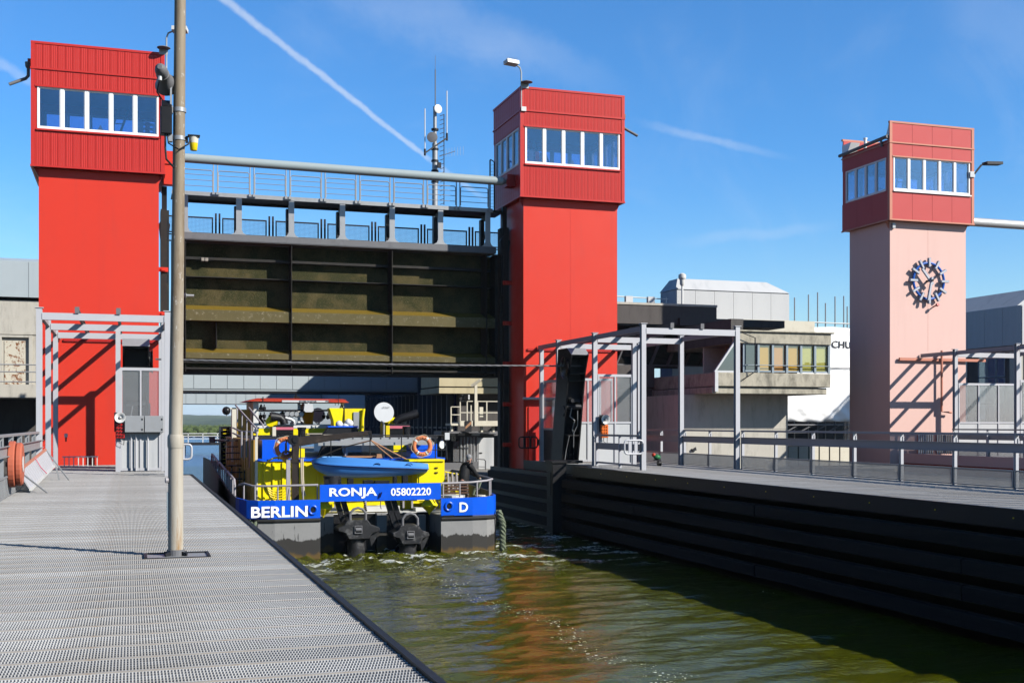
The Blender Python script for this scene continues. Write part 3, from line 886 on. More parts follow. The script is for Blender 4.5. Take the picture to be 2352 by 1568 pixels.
tl, *_ = tower(-3.0, 'bright red lift tower at the left walkway behind the lamp post', 'red_shaft', 'red_clad', 'red_clad')
tm, *_ = tower(14.55, 'bright red lift tower in the middle, right of the raised gate', 'red_shaft', 'red_clad', 'red_clad')
tp, px0, px1, py0, py1 = tower(31.3, 'faded pink tower with a clock on its front', 'pink_shaft', 'pink_clad', 'pink_trim', old=True)
tr, *_ = tower(51.0, 'faded pink tower without a clock at the far right end of the pale pipe', 'pink_shaft', 'pink_clad', 'pink_trim', old=True)

# pink tower: eaves gutter, roof kerbs
for (rt, xo) in ((tp, 31.3), (tr, 51.0)):
    b = MB(); x = xo - .22
    b.tube([(x - .09, TY + 3.35, 13.72), (x - .09, TY - .25, 13.80)], .075, 10)
    b.tube([(x - .09, TY + .2, 13.72), (x - .05, TY + .2, 13.45)], .05, 8)
    part('roof_gutter', b, 'steel_grey', rt)
    b = MB(); b.prism([(TY + 3.3, 13.75), (TY + 3.3, 14.2), (TY + 2.6, 14.2), (TY + 2.9, 13.75)], x + .02, x + .5, 'x'); b.prism([(TY - .2, 13.75), (TY - .2, 14.40), (TY + .05, 13.75)], x + .02, x + .5, 'x')
    part('roof_kerb', b, 'white', rt)
    b = MB(); b.box(x + .1, xo + 4.0, TY - .2, TY + 3.2, 13.66, 13.72)
    part('roof', b, 'concrete', rt)
    b = MB(); b.lathe([(0, .07), (.5, .07), (.52, .09), (.58, .09)], (x + .5, TY + 2.2, 13.75))
    part('vent_pipe', b, 'white', rt)
for rt, xo in ((tl, -3.0), (tm, 14.55)):
    b = MB(); b.box(xo - .1, xo + 4.0, TY - .2, TY + 3.2, 14.2, 14.28)
    part('roof', b, 'steel_grey', rt)

def tower_downpipe(rt, x, m):
    b = MB()
    b.lathe([(0, .075), (.06, .10), (.18, .11), (.2, .11)], (x + m * .12, TY + .1, ZS - .02 + .10), n=12)
    b.tube([(x + m * .12, TY + .1, ZS + .1), (x + m * .12, TY + .1, ZS - .18), (x + m * .2, TY + .1, ZS - .28), (x + m * .72, TY + .02, ZS - .55)], .055, 10)
    part('downpipe', b, 'steel_grey', rt, smooth=True)
    b = MB(); b.box(min(x, x + m * .14), max(x, x + m * .14), TY + .04, TY + .18, ZS + .28, ZS + .40)
    part('outlet_cap', b, 'red_clad', rt)
tower_downpipe(tl, -3.22, -1)
tower_downpipe(tm, 18.68, 1)

# red brackets and dark guide rails on the shaft sides next to the gate
for rt, x, m in ((tl, .95, 1), (tm, 14.55, -1)):
    b = MB(); b.box(min(x + m * .1, x + m * .32), max(x + m * .1, x + m * .32), TY + 1.55, TY + 2.35, -2.4, 9.3)
    b.box(min(x + m * .32, x + m * .40), max(x + m * .32, x + m * .40), TY + 1.75, TY + 2.1, -2.4, 9.3)
    part('guide_rail', b, 'gate_black', rt)
    q = MB()
    xa, xb = sorted((0, m * .36)); q.box(xa, xb, -.06, .0, -.08, .08); q.box(*sorted((m * .12, m * .26)), -.12, -.06, -.05, .05)
    me = q.mesh('bracket', 'red_shaft')
    for k in range(5): inst('bracket', me, rt, (x, TY + 1.54, .6 + 1.62 * k))
# gate suspension links
for rt, x, m in ((tl, 1.18, 1), (tm, 14.30, -1)):
    b = MB(); b.box(x - .09, x + .09, TY + 1.62, TY + 1.8, 8.9, 10.15); b.prism([(x - .14, 8.2), (x + .14, 8.2), (x + .2, 8.75), (x + .06, 9.0), (x - .06, 9.0), (x - .2, 8.75)], TY + 1.56, TY + 1.86)
    b.box(x - .12, x + .12, TY + 1.6, TY + 1.82, 6.6, 8.2)
    part('suspension_link', b, 'black', rt)
# red pipe seats
for rt, x0, x1 in ((tl, 1.13, 1.62), (tm, 14.0, 14.33)):
    b = MB(); b.box(x0, x1, TY + .35, TY + .85, 10.72, 11.18)
    if x0 < 5: b.box(x0, x0 + .35, TY + .4, TY + .8, 10.0, 10.72)
    part('pipe_seat', b, 'red_shaft' if x0 < 5 else 'red_dark', rt)

b = MB(); b.box(-.02, .02, 0, 1, 0, 2)
for rt, x in ((tm, 14.53), ):
    b = MB(); b.box(14.55 + .2, 15.35, TY - .05, TY, 0, 2.1); part('door', b, 'red_clad', rt)
b = MB(); b.tube([(14.5, TY - .1, 2.42), (16.2, TY - .1, 2.40)], .05, 10)
solo('tube_lamp', b, 'boat_white', 'white tube lamp on the red wall behind the right frame', 'lamp', (14.6, TY - .1, 2.4))
b = MB(); b.box(.0, .10, TY - .05, TY, 3.55, 3.62); b.box(-2.2, .8, TY - .06, TY, 4.28, 4.36)
part('flashing', b, 'red_dark', tl)
b = MB(); b.box(14.7, 18.4, TY - .06, TY, 4.28, 4.36); part('flashing', b, 'red_dark', tm)

# clock on the pink tower
cx, cz = (PX(2134, TY - .15)), PZ(645, PX(2134, TY - .15), TY - .15)
ck = thing('tower_clock', 'blue ring clock with twelve bar marks on the pink tower', 'clock', (cx, TY - .01, cz))
b = MB(); b.tube([(cx + .79 * math.cos(a), TY - .12, cz + .79 * math.sin(a)) for a in [2 * math.pi * k / 40 for k in range(40)]], .055, 8, True)
part('ring', b, 'clock_blue', ck, smooth=True)
mk = MB(); mk.box(-.05, .05, -.21, -.09, .61, 1.0); mk.cur = 1; mk.box(-.032, .032, -.216, -.21, .63, .98)
mm = mk.mesh('hour_mark', ['clock_steel', 'galv_light'])
for k in range(12):
    o = inst('hour_mark', mm, ck, (cx, TY, cz)); o.rotation_euler = (0, 2 * math.pi * k / 12, 0)
b = MB(); b.box(-.05, .05, -.36, -.28, -.14, .90); b.cur = 1; b.box(-.03, .03, -.366, -.36, -.12, .88); hm = b.mesh('minute_hand', ['clock_steel', 'galv_light'])
o = inst('minute_hand', hm, ck, (cx, TY, cz)); o.rotation_euler = (0, R(192), 0)
b = MB(); b.box(-.055, .055, -.27, -.20, -.20, .66); b.cur = 1; b.box(-.035, .035, -.276, -.27, -.18, .64); hm = b.mesh('hour_hand', ['clock_steel', 'galv_light'])
o = inst('hour_hand', hm, ck, (cx, TY, cz)); o.rotation_euler = (0, R(-40), 0)
b = MB(); b.lathe([(0, .05), (.42, .05)], (cx, TY, cz), (0, -1, 0), 10); part('spindle', b, 'steel_dark', ck)
b = MB(); b.lathe([(0, .03), (.25, .03), (.26, .07), (.36, .07)], (cx + .32, TY, cz - 1.12), (0, -1, .25), 10)
solo('wall_spotlight', b, 'red_dark', 'small dark red spotlight below the tower clock', 'spotlight', (cx + .32, TY, cz - 1.12))
b = MB(); b.box(31.36, 31.5, TY - .12, TY, 9.9, 10.12)
solo('junction_box', b, 'galv', 'small grey box under the cabin corner of the pink tower', 'box', (31.4, TY, 9.9))

# ------------------------------------------------------------------ raised lift gate with its walkway
GX0, GX1 = 1.55, 14.05
cols = [1.93 + 1.962 * k for k in range(7)]
gate = thing('lift_gate', 'raised dark steel lift gate hanging between the red towers', 'gate', (7.8, 46, 3.2))
GY = 45.40; SY = 46.30            # front beams, skin plate
e = EYE
b = MB(); b.box(GX0, GX1, SY, SY + .05, 1.85 + e, 6.85 + e)
part('skin_plate', b, 'mussel', gate)
def girder(zf0, zf1, zs, name='girder'):
    b = MB()
    b.prism([(SY - .001, zs + e), (45.62, zf1 + e), (45.55, zf1 - .03 + e), (45.55, zf0 + e), (45.60, zf0 - .02 + e), (SY - .001, zf0 + .05 + e)], GX0, GX1, 'x')
    o = part(name, b, ['algae', 'slope_algae'], gate)
    o.data.polygons[2].material_index = 1; 
    for p in o.data.polygons:
        if p.normal.z > .3: p.material_index = 1
    return o
girder(3.86, 4.28, 4.49); girder(2.44, 2.67, 2.85)
b = MB(); b.box(GX0, GX1, SY - .46, SY - .002, 5.52 + e, 5.55 + e); b.box(GX0, GX1, SY - .30, SY - .002, 6.2 + e, 6.3 + e)
part('girder', b, 'gate_black', gate)
for k in (0, 2, 4, 6):
    b = MB()
    x = cols[k] + (.02 if k < 6 else -.02); b.box(x - .012, x + .012, 45.46, SY - .002, 1.95 + e, 6.84 + e)
    part('web_plate', b, 'gate_black', gate)
b = MB(); x = 3.1; b.box(x - .012, x + .012, 45.8, SY - .002, 2.86 + e, 3.84 + e)
part('web_plate', b, 'gate_black', gate)
b = MB(); b.box(GX0 - .1, GX1 + .1, 45.75, 46.4, 1.85 + e, 2.02 + e); b.box(GX0, GX1, 45.5, 46.1, 2.03 + e, 2.10 + e); b.box(GX0, GX1, 45.4, 45.5, 2.26 + e, 2.30 + e)
b.box(GX0 - .1, GX0, 45.5, 46.3, 1.85 + e, 6.84 + e); b.box(GX1, GX1 + .1, 45.5, 46.3, 1.85 + e, 6.84 + e)
part('bottom_seal_beam', b, 'gate_black', gate)
b = MB(); b.box(GX0, GX1, GY, 46.28, 6.85 + e, 6.88 + e); b.box(GX0, GX1, GY - .02, GY + .03, 6.88 + e, 7.12 + e); b.box(GX0, GX1, 46.2, 46.3, 6.88 + e, 7.0 + e)
part('lower_beam', b, 'steel_grey', gate)
for k, x in enumerate(cols):
    b = MB()
    b.box(x - .105, x + .105, GY - .026, GY + .028, 7.12 + e, 8.50 + e)
    b.prism([(x - .28, 7.12 + e), (x + .28, 7.12 + e), (x + .16, 7.18 + e), (x + .105, 7.30 + e), (x - .105, 7.30 + e), (x - .16, 7.18 + e)], GY - .023, GY + .025)
    b.box(x - .13, x + .0, GY + .03, GY + .55, 7.0 + e, 8.48 + e) if False else None
    part('column', b, 'galv', gate)
    b = MB(); b.box(x - .12, x + .04, 46.0, 46.25, 7.0 + e, 8.3 + e); b.prism([(GY + .03, 8.5 + e), (46.25, 8.5 + e), (46.25, 8.3 + e), (GY + .03, 8.12 + e)], x - .02, x + .02, 'x')
    b.bar((x, GY + .1, 7.95 + e), (x, 46.2, 7.2 + e), .05)
    part('rear_column', b, 'steel_dark', gate)
b = MB(); b.box(GX0 - .1, 13.9, GY - .05, GY + .03, 8.50 + e, 8.65 + e)
part('walkway_beam', b, 'galv', gate)
b = MB(); b.box(GX0 - .1, 13.9, GY + .03, 46.5, 8.50 + e, 8.54 + e); b.box(GX0, 13.9, 46.42, 46.5, 8.42 + e, 8.5 + e)
b.box(13.9, 14.3, GY - .03, 46.4, 8.48 + e, 8.6 + e)
part('walkway_floor', b, 'steel_dark', gate)
# upper railing: three-bar bays
zr = 8.65 + e
def rail_bay(w, low):
    b = MB(); h = 1.06
    b.tube([(0, 0, 0), (0, 0, h)], .022, 6); b.tube([(w, 0, 0), (w, 0, h)], .022, 6)
    b.tube([(0, 0, h), (w, 0, h)], .022, 6)
    b.tube([(.03, 0, .05), (.03, 0, .74), (.08, 0, .80), (w - .08, 0, .80), (w - .03, 0, .74), (w - .03, 0, .05)], .02, 6)
    for z in (.62, .42, .2): b.tube([(.03, 0, z), (w - .03, 0, z)], .013, 5)
    b.box(-.05, .05, -.03, .03, -.12, .0); b.box(w - .05, w + .05, -.03, .03, -.12, .0)
    return b.mesh('railing_bay', 'galv')
rbm = rail_bay(1.20, 0); x = 1.75
for k in range(9): inst('railing_bay', rbm, gate, (x + 1.345 * k, GY - .09, zr))
# end gate of the walkway with mesh leaf
b = MB(); xe = 13.98
b.tube([(xe, GY + .0, zr - .1), (xe, GY, zr + 1.9), (xe, GY + .5, zr + 2.1), (xe, GY + .6, zr + 2.1), (xe, GY + .6, zr)], .03, 6)
for k in range(14): b.bar((xe, GY + .02, zr + .1 + k * .13), (xe, GY + .6, zr + .2 + k * .13), .012)
part('mesh_leaf', b, 'steel_dark', gate)
# wire mesh infill of the rear railing
def mesh_panel(w, h, sx, sz, fr=.05, mat='steel_dark', wire=.006, mname='mesh_panel', inner=True):
    b = MB(); b.box(0, w, -.02, .02, 0, fr); b.box(0, w, -.02, .02, h - fr, h); b.box(0, fr, -.02, .02, fr, h - fr); b.box(w - fr, w, -.02, .02, fr, h - fr)
    x = fr + sx
    while x < w - fr: b.box(x - wire / 2, x + wire / 2, -wire / 2, wire / 2, fr, h - fr); x += sx
    z = fr + sz
    while z < h - fr: b.box(fr, w - fr, -wire / 2 - .002, wire / 2 + .002, z - wire / 2, z + wire / 2); z += sz
    return b.mesh(mname, mat)
mpm = mesh_panel(1.72, .66, .05, .05); mps = mesh_panel(1.72, .30, .05, .05)
xk = 1.0; post = MB(); post.box(-.035, .035, -.035, .035, 0, 1.25); pm_ = post.mesh('rail_post', 'steel_dark')
for k in range(7):
    xx = 1.35 + 2.06 * k
    inst('mesh_panel', mpm, gate, (xx, 47.3, 7.38 + e)); inst('mesh_panel', mps, gate, (xx, 47.3, 7.04 + e))
    inst('rail_post', pm_, gate, (xx - .1, 47.3, 6.95 + e)); inst('rail_post', pm_, gate, (xx + 1.82, 47.3, 6.95 + e))
b = MB(); b.box(GX0, GX1, 46.3, 47.4, 6.90 + e, 6.94 + e)
part('rear_walkway', b, 'steel_dark', gate)
b = MB(); b.box(2.55, 2.66, 45.95, SY - .002, 6.15 + e, 6.27 + e); b.box(2.69, 2.80, 45.95, SY - .002, 6.15 + e, 6.27 + e)
part('stop_block', b, 'wood_grey', gate)
b = MB(); b.box(1.62, 1.86, 45.5, 45.9, 4.66 + e, 4.9 + e); b.lathe([(0, .1), (.12, .1), (.13, .05), (.4, .05)], (1.86, 45.6, 4.78 + e), (1, 0, 0), 8)
part('locking_bolt', b, 'galv', gate)

# pipe along the top
b = MB(); zp = 10.97
b.tube([(1.6, 43.95, zp + .04), (13.85, 43.95, zp - .04)], .165, 20)
pp = thing('bracing_pipe', 'long grey blue pipe running across above the gate railing', 'pipe', (7.8, 43.95, zp))
part('tube', b, 'pipe', pp, smooth=True)
b = MB(); b.lathe([(0, .165), (.06, .13), (.12, .09), (.16, .09), (.16, .15), (.20, .15), (.2, .07)], (13.85, 43.95, zp - .04), (1, 0, 0), 18); part('end_flange', b, 'galv', pp, smooth=True)
b = MB(); b.lathe([(0, .11), (.03, .11), (.03, .09), (.18, .09)], (14.05, 43.95, zp - .04), (1, 0, 0), 14); part('coupling', b, 'lamp_yellow', pp)
b = MB(); b.tube([(35.3, 44.6, 10.65), (50.8, 44.6, 10.60)], .20, 20)
pq = thing('bracing_pipe', 'pale metal pipe running right from the pink clock tower', 'pipe', (42, 44.6, 10.6))
part('tube', b, 'pipe_white', pq, smooth=True)
b = MB(); b.lathe([(0, .22), (.1, .22), (.1, .19)], (35.30, 44.6, 10.65), (1, 0, 0), 18); part('end_collar', b, 'rope', pq)
# wire rope across the trough
b = MB()
for s in (0, 1, 2):
    b.tube([(.75 + 14.6 * k / 90, 39.0 + .016 * math.cos(k * 1.1 + 2.1 * s), 3.49 + .016 * math.sin(k * 1.1 + 2.1 * s) - .05 * math.sin(math.pi * k / 90)) for k in range(91)], .017, 5)
solo('wire_rope', b, 'steel_grey', 'steel wire rope stretched across in front of the gate', 'rope', (7.8, 39.0, 3.45))

# ------------------------------------------------------------------ portal frames in front of the towers
def frame_panel(root, x0, x1, y, nsplit, z0=0.02, zm=1.45, z1=3.05, label=None):
    """Glazed bay: clear ribbed plastic above, sheet metal below."""
    b = MB()
    b.box(x0, x1, y - .04, y + .04, z1, z1 + .09); b.box(x0, x1, y - .04, y + .04, zm, zm + .06); b.box(x0, x1, y - .04, y + .04, z0, z0 + .08)
    w = (x1 - x0) / nsplit
    for k in range(nsplit + 1):
        xx = min(max(x0 + k * w, x0 + .025), x1 - .025); b.box(xx - .025, xx + .025, y - .045, y + .045, z0, z1)
    f = part('panel_frame', b, 'galv_light', root)
    for k in range(nsplit):
        b = MB(); b.box(x0 + k * w + .025, x0 + (k + 1) * w - .025, y - .008, y + .008, zm + .06, z1)
        part('plastic_pane', b, 'poly', f)
        b = MB(); b.box(x0 + k * w + .025, x0 + (k + 1) * w - .025, y - .01, y + .01, z0 + .08, zm)
        part('sheet_panel', b, 'clad_grey', f)

def pergola(label, x0, x1, rows, left, zt=4.42):
    root = thing('portal_frame', label, 'steel frame', ((x0 + x1) / 2, rows[0], 0))
    q = MB()                                        # H-section post
    q.box(-.075, .075, -.075, -.062, 0, zt + .12); q.box(-.075, .075, .062, .075, 0, zt + .12); q.box(-.006, .006, -.062, .062, 0, zt + .12)
    q.box(-.11, .11, -.10, .10, zt + .12, zt + .14)
    pm = q.mesh('post', 'galv_light')
    L = x1 - x0 - .15; q = MB()
    q.box(0, L, -.07, -.058, -.19, 0); q.box(0, L, -.058, .05, -.012, 0); q.box(0, L, -.058, .05, -.19, -.178)
    q.box(0, .012, -.09, -.07, -.17, -.02); q.box(L - .012, L, -.09, -.07, -.17, -.02)
    bm = q.mesh('beam', 'galv_light')
    for i, y in enumerate(rows):
        inst('post', pm, root, (x0, y, 0)); inst('post', pm, root, (x1, y, 0))
        inst('beam', bm, root, (x0 + .075, y, zt))
    ln = TY - rows[0] - .03 + .1; q = MB()
    q.box(-.04, .04, 0, ln, 0, .012); q.box(-.005, .005, 0, ln, .012, .13); q.box(-.04, .04, 0, ln, .13, .142); q.box(-.06, .06, -.012, 0, .0, .17)
    um = q.mesh('purlin', 'steel_grey')
    for f in (.29, .61): inst('purlin', um, root, (x0 + f * (x1 - x0), rows[0] - .1, zt + .002))
    q = MB(); q.box(-.05, .05, 0, ln - .25, 0, .02); q.box(-.02, .02, 0, ln - .25, .02, .16)
    sm = q.mesh('side_rail', 'brown_grey')
    inst('side_rail', sm, root, (x0, rows[0] + .13, zt - .1)); inst('side_rail', sm, root, (x1, rows[0] + .13, zt - .1))
    return root

rows = (33.9, 37.5, 41.1)
pl = pergola('pale steel portal frame on the left walkway before the left red tower', -2.33, .97, rows, True)
b = MB(); b.box(-.43, -.29, 37.38, 37.52, 0, 4.23); part('post', b, 'galv_light', pl)
frame_panel(pl, -.29, .87, 37.46, 2)
pr = pergola('pale steel portal frame on the right walkway before the middle tower', 15.15, 18.42, (33.5, 37.5, 41.1), False)
b = MB(); b.box(16.52, 16.66, 37.38, 37.52, 0, 4.23); part('post', b, 'galv_light', pr)
frame_panel(pr, 15.24, 16.52, 37.46, 2)
b = MB(); b.box(15.02, 15.16, 42.75, 42.9, 0, 4.3); part('post', b, 'galv_light', pr)
# glazing along the canal side of the right frame (runs away from the camera)
b = MB(); xg = 15.15
b.box(xg - .03, xg + .03, 41.2, 42.7, 3.0, 3.09); b.box(xg - .03, xg + .03, 41.2, 42.7, 1.2, 1.27)
f = part('panel_frame', b, 'galv_light', pr)
b = MB(); b.box(xg - .01, xg + .01, 41.2, 42.7, 1.27, 3.0); part('plastic_pane', b, 'poly', f)
b = MB(); b.box(xg - .01, xg + .01, 41.2, 42.7, .02, 1.2); part('sheet_panel', b, 'steel_dark', f)
# glazing behind the rope catcher
frame_panel(pr, 15.3, 17.3, 41.05, 4)
pk = pergola('white steel portal frame before the pink clock tower', 32.85, 36.1, (33.9, 37.5, 41.1), False)
frame_panel(pk, 32.95, 36.0, 37.46, 4)
frame_panel(pk, 32.95, 36.0, 41.05, 3)

# rope catching arms: leaning box with a rope wheel at the head
def rope_catcher(label, x, m):
    root = thing('rope_catcher', label, 'machine', (x, 40.2, 0))
    # leaning box outline in Y-Z; head hangs over towards the camera side
    w = .33 if m < 0 else .40
    out = [(40.7, .0), (39.55, .0), (38.85, 3.2), (38.55, 3.85), (38.9, 4.1), (39.9, 4.1), (40.0, 3.2)]
    b = MB()
    b.prism(out, x - w, x - w + .05, 'x'); b.prism(out, x + w - .05, x + w, 'x')
    b.box(x - w + .05, x + w - .05, 39.9, 39.95, .05, 4.09); b.box(x - w + .05, x + w - .05, 39.3, 39.34, 2.3, 4.09)
    for (ya, za, yb, zb) in ((38.62, 3.8, 39.95, 3.84), (38.78, 3.2, 39.95, 3.24), (38.86, 2.95, 39.95, 2.98), (39.33, 1.0, 39.95, 1.05)):
        b.box(x - w + .05, x + w - .05, ya, yb, za, zb)
    part('frame', b, 'black', root)
    b = MB(); b.add([(x - w - .01, 38.53, 3.86), (x + w + .01, 38.53, 3.86), (x + w + .01, 38.92, 4.115), (x - w - .01, 38.92, 4.115), (x - w - .01, 39.92, 4.115), (x + w + .01, 39.92, 4.115)],
                    [(0, 1, 2, 3), (3, 2, 5, 4)])
    b.box(x - w, x + w, 38.9, 39.9, 4.10, 4.11)
    part('cover', b, 'galv', root)
    b = MB(); xs_ = x + m * (w + .06); b.lathe([(-.07, .36), (-.05, .40), (-.03, .34), (.03, .34), (.05, .40), (.07, .36)], (xs_ - m * .02, 39.05, 3.42), (m, 0, 0), 24)
    part('rope_wheel', b, 'black_gloss', root, smooth=True)
    b = MB(); b.lathe([(-.3, .10), (.3, .10)], (x, 39.2, 2.05), (1, 0, 0), 12)
    b.box(x - .18, x + .16, 38.95, 39.15, 2.2, 2.32)
    part('winch', b, 'steel_dark', root)
    b = MB()
    b.tube([(x - .1, 39.1, 2.0), (x - .15, 39.15, 1.7), (x + .05, 39.2, 1.55), (x, 39.3, 1.25), (x + .08, 39.35, 1.0)], .018, 6)
    b.tube([(x + .12, 39.1, 1.9), (x + .16, 39.2, 1.4), (x + .05, 39.3, 1.1), (x + .1, 39.45, .6)], .014, 6)
    b.tube([(x - .12, 39.3, 1.0), (x - .16, 39.5, .5), (x - .2, 39.55, .1)], .014, 6)
    part('hydraulic_hose', b, 'galv', root)
    b = MB(); b.lathe([(-.02, .2), (.02, .2)], (x + m * (w + .02), 39.35, 1.9), (m, 0, 0), 16); part('pivot_boss', b, 'steel_dark', root)
    return root
rope_catcher('black leaning rope catcher behind the glazed bay of the left frame', .16, 1)
rope_catcher('tall black leaning rope catcher standing in the right frame', 15.02, -1)

# control boxes and loudspeakers on the frames
def call_box(label, x, y, z):
    root = thing('loudspeaker', label, 'loudspeaker', (x, y, z))
    b = MB(); b.box(x - .17, x + .02, y + .02, y + .05, z - .42, z + .16); part('back_plate', b, 'steel_dark', root)
    b = MB(); b.lathe([(0, .05), (.05, .06), (.1, .10), (.16, .16), (.17, .16), (.165, .135), (.11, .06), (.10, .055)], (x, y + .02, z), (0, -1, .05), 18); part('horn', b, 'boat_white', root, smooth=True)
    b = MB(); b.sphere((x, y - .10, z), .05, 10); part('horn_centre', b, 'galv', root, smooth=True)
    b = MB(); b.box(x - .13, x + .13, y - .06, y + .02, z - .62, z - .17); body = part('button_box', b, 'orange' if x > 5 else 'red_dark', root, bev=.015)
    for i in range(3):
        for j in range(4):
            b = MB(); b.lathe([(0, .027), (.03, .024)], (x - .08 + .08 * i, y - .06, z - .24 - .1 * j), (0, -1, 0), 8); part('button', b, 'black' if x < 5 else 'orange', body)
    b = MB(); b.tube([(x - .02, y, z - .62), (x - .03, y - .02, z - .75), (x + .1, y - .02, z - .82), (x + .12, y + .02, z - .6)], .012, 6); part('cable', b, 'black', root)
    return root
call_box('horn loudspeaker over a dark button box left of the grey cabinets', -.30, 37.30, 1.62)
call_box('horn loudspeaker over an orange button box on the right frame', 15.42, 37.30, 1.58)
for x0, lab in ((-.17, 'grey switch cabinet next to the loudspeaker, left one of the pair'), (.40, 'grey switch cabinet beside the lamp post, right one of the pair')):
    root = thing('switch_cabinet', lab, 'cabinet', (x0, 37.3, 1.15), 'switch cabinets on the left frame')
    b = MB(); b.box(x0, x0 + .55, 37.18, 37.40, 1.18, 1.68); part('body', b, 'galv', root, bev=.008)
    b = MB(); b.box(x0 + .01, x0 + .54, 37.165, 37.178, 1.19, 1.67); dr = part('door', b, 'galv', root)
    b = MB(); b.box(x0 + .48, x0 + .52, 37.155, 37.164, 1.24, 1.29); b.box(x0 + .48, x0 + .52, 37.155, 37.164, 1.55, 1.60); part('latch', b, 'black', dr)
for x, lab in ((.02, 'left'), (.16, 'middle'), (.50, 'right')):
    b = MB(); b.tube([(x, 37.36, .02), (x, 37.36, .98)], .03, 8); b.tube([(x, 37.36, .98), (x - .02, 37.34, 1.1), (x + .04, 37.34, 1.18)], .014, 6)
    solo('cable_conduit', b, 'galv_light', {'left': 'pale cable conduit under the switch cabinets, leftmost of three', 'middle': 'pale cable conduit under the switch cabinets, middle one of three', 'right': 'pale cable conduit under the switch cabinets, rightmost of three'}[lab], 'conduit', (x, 37.36, 0), 'cable conduits below the cabinets')

# small loop handrails at the walkway edges
def loop_rail(label, x, y, z, w=.62, h=.42, mat='galv_light'):
    root = thing('loop_handle', label, 'handrail', (x, y, z - h / 2))
    r = .1; pts = []
    for cx_, cz_, a0 in ((x + w - r, z + h / 2 - r, 0), (x + r, z + h / 2 - r, 90), (x + r, z - h / 2 + r, 180), (x + w - r, z - h / 2 + r, 270)):
        for k in range(4): a = R(a0 + 30 * k); pts.append((cx_ + r * math.cos(a), y, cz_ + r * math.sin(a)))
    b = MB(); b.tube(pts, .03, 8, True); part('loop', b, mat, root, smooth=True)
    for f in (.3, .62):
        b = MB(); b.box(x + w * f - .05, x + w * f + .05, y - .012, y + .012, z - h / 2 + .02, z + h / 2 - .02); part('plate', b, mat, root)
    b = MB(); b.box(x + w, x + w + .09, y - .05, y + .05, z - .12, z + .12) if x > 5 else b.box(x - .09, x, y - .05, y + .05, z - .12, z + .12)
    part('hinge', b, mat, root)
loop_rail('white looped edge handle beside the lamp post sleeve', 1.02, 34.4, .65)
loop_rail('white looped edge handle on the front post of the right frame', 14.46, 33.35, .72)
loop_rail('dark looped edge handle at the shaded foot of the middle tower', 14.2, 42.9, .72, .75, .42, 'steel_dark')

# ------------------------------------------------------------------ guard rails
def guard_rail(label, x, ys, side, mat_post, mesh=True, y_end=None):
    """Posts, round top rail, folded mid beam and mesh kick panel along Y."""
    root = thing('guard_rail', label, 'railing', (x, ys[0], 0))
    q = MB(); q.box(-.05, .05, -.012, .012, 0, 1.18); q.box(-.05, -.038, -.04, .04, 0, .95); q.box(.02, .05, -.03, .03, 1.0, 1.12)
    pm = q.mesh('post', mat_post)
    for y in ys: inst('post', pm, root, (x, y, 0))
    y0, y1 = ys[0], ys[-1]
    b = MB(); b.box(x - .045, x + .045, y0 - .05, y1 + .05, 1.18, 1.235); part('top_rail', b, 'brown_grey' if side > 0 else 'galv', root)
    b = MB(); s = -side
    xx = x + s * .06
    b.box(xx - .012, xx, y0, y1, .80, 1.01); b.box(min(xx, xx + s * .05), max(xx, xx + s * .05), y0, y1, .995, 1.01); b.box(min(xx, xx + s * .05), max(xx, xx + s * .05), y0, y1, .80, .815)
    part('mid_beam', b, 'brown_grey' if side > 0 else 'galv', root)
    if mesh:
        ln = ys[1] - ys[0]
        me = mesh_panel(ln - .03, .40, .026, .020, .03, 'galv', .008, 'kick_panel')
        for a, c in zip(ys[:-1], ys[1:]):
            o = inst('kick_panel', me, root, (x + s * .055, min(a, c) + .015, .02)); o.rotation_euler = (0, 0, R(90))
    return root
gr_r = guard_rail('long grey guard rail with mesh foot along the right walkway', 18.58, [4.98 + 2.03 * k for k in range(15)], 1, 'galv_light')
guard_rail('short guard rail with mesh foot between the posts of the right frame', 18.52, [33.62 + 1.9 * k for k in range(5)], 1, 'galv_light')
gr_l = guard_rail('grey guard rail along the left edge of the left walkway', -2.36, [8.4 + 2.0 * k for k in range(14)], -1, 'galv')
guard_rail('purple grey guard rail before the pink clock tower', 31.9, [20 + 2.0 * k for k in range(11)], -1, 'galv_light', True)
# barrier between the right frame's front posts
br = thing('barrier_rail', 'brown grey railing closing the canal side of the right frame', 'railing', (15.2, 33.3, 0))
b = MB(); b.box(13.9, 15.05, 36.95, 37.0, 1.02, 1.08)
for (ya, za, zb) in ((0, 1.02, 1.09), (0, .58, .80), (0, .10, .16)):
    q = MB(); q.box(15.13, 15.18, 33.6, 37.35, za, zb); part('rail', q, 'brown_grey', br)
for y in (35.3, 37.3):
    q = MB(); q.box(15.11, 15.19, y - .04, y + .04, 0, 1.05); part('post', q, 'galv_light', br)

# concrete deck, rail and beam before the pink tower
b = MB(); b.box(31.75, 36.2, 12, 43.4, -.25, -.02); b.box(31.75, 31.85, 12, 43.4, -.02, .16)
struct('pink_tower_walkway', b, 'pink_shaft')
b = MB(); b.box(31.9, 36.2, 12, 43.38, -2.6, -.25); struct('walkway_base', b, 'red_dark')
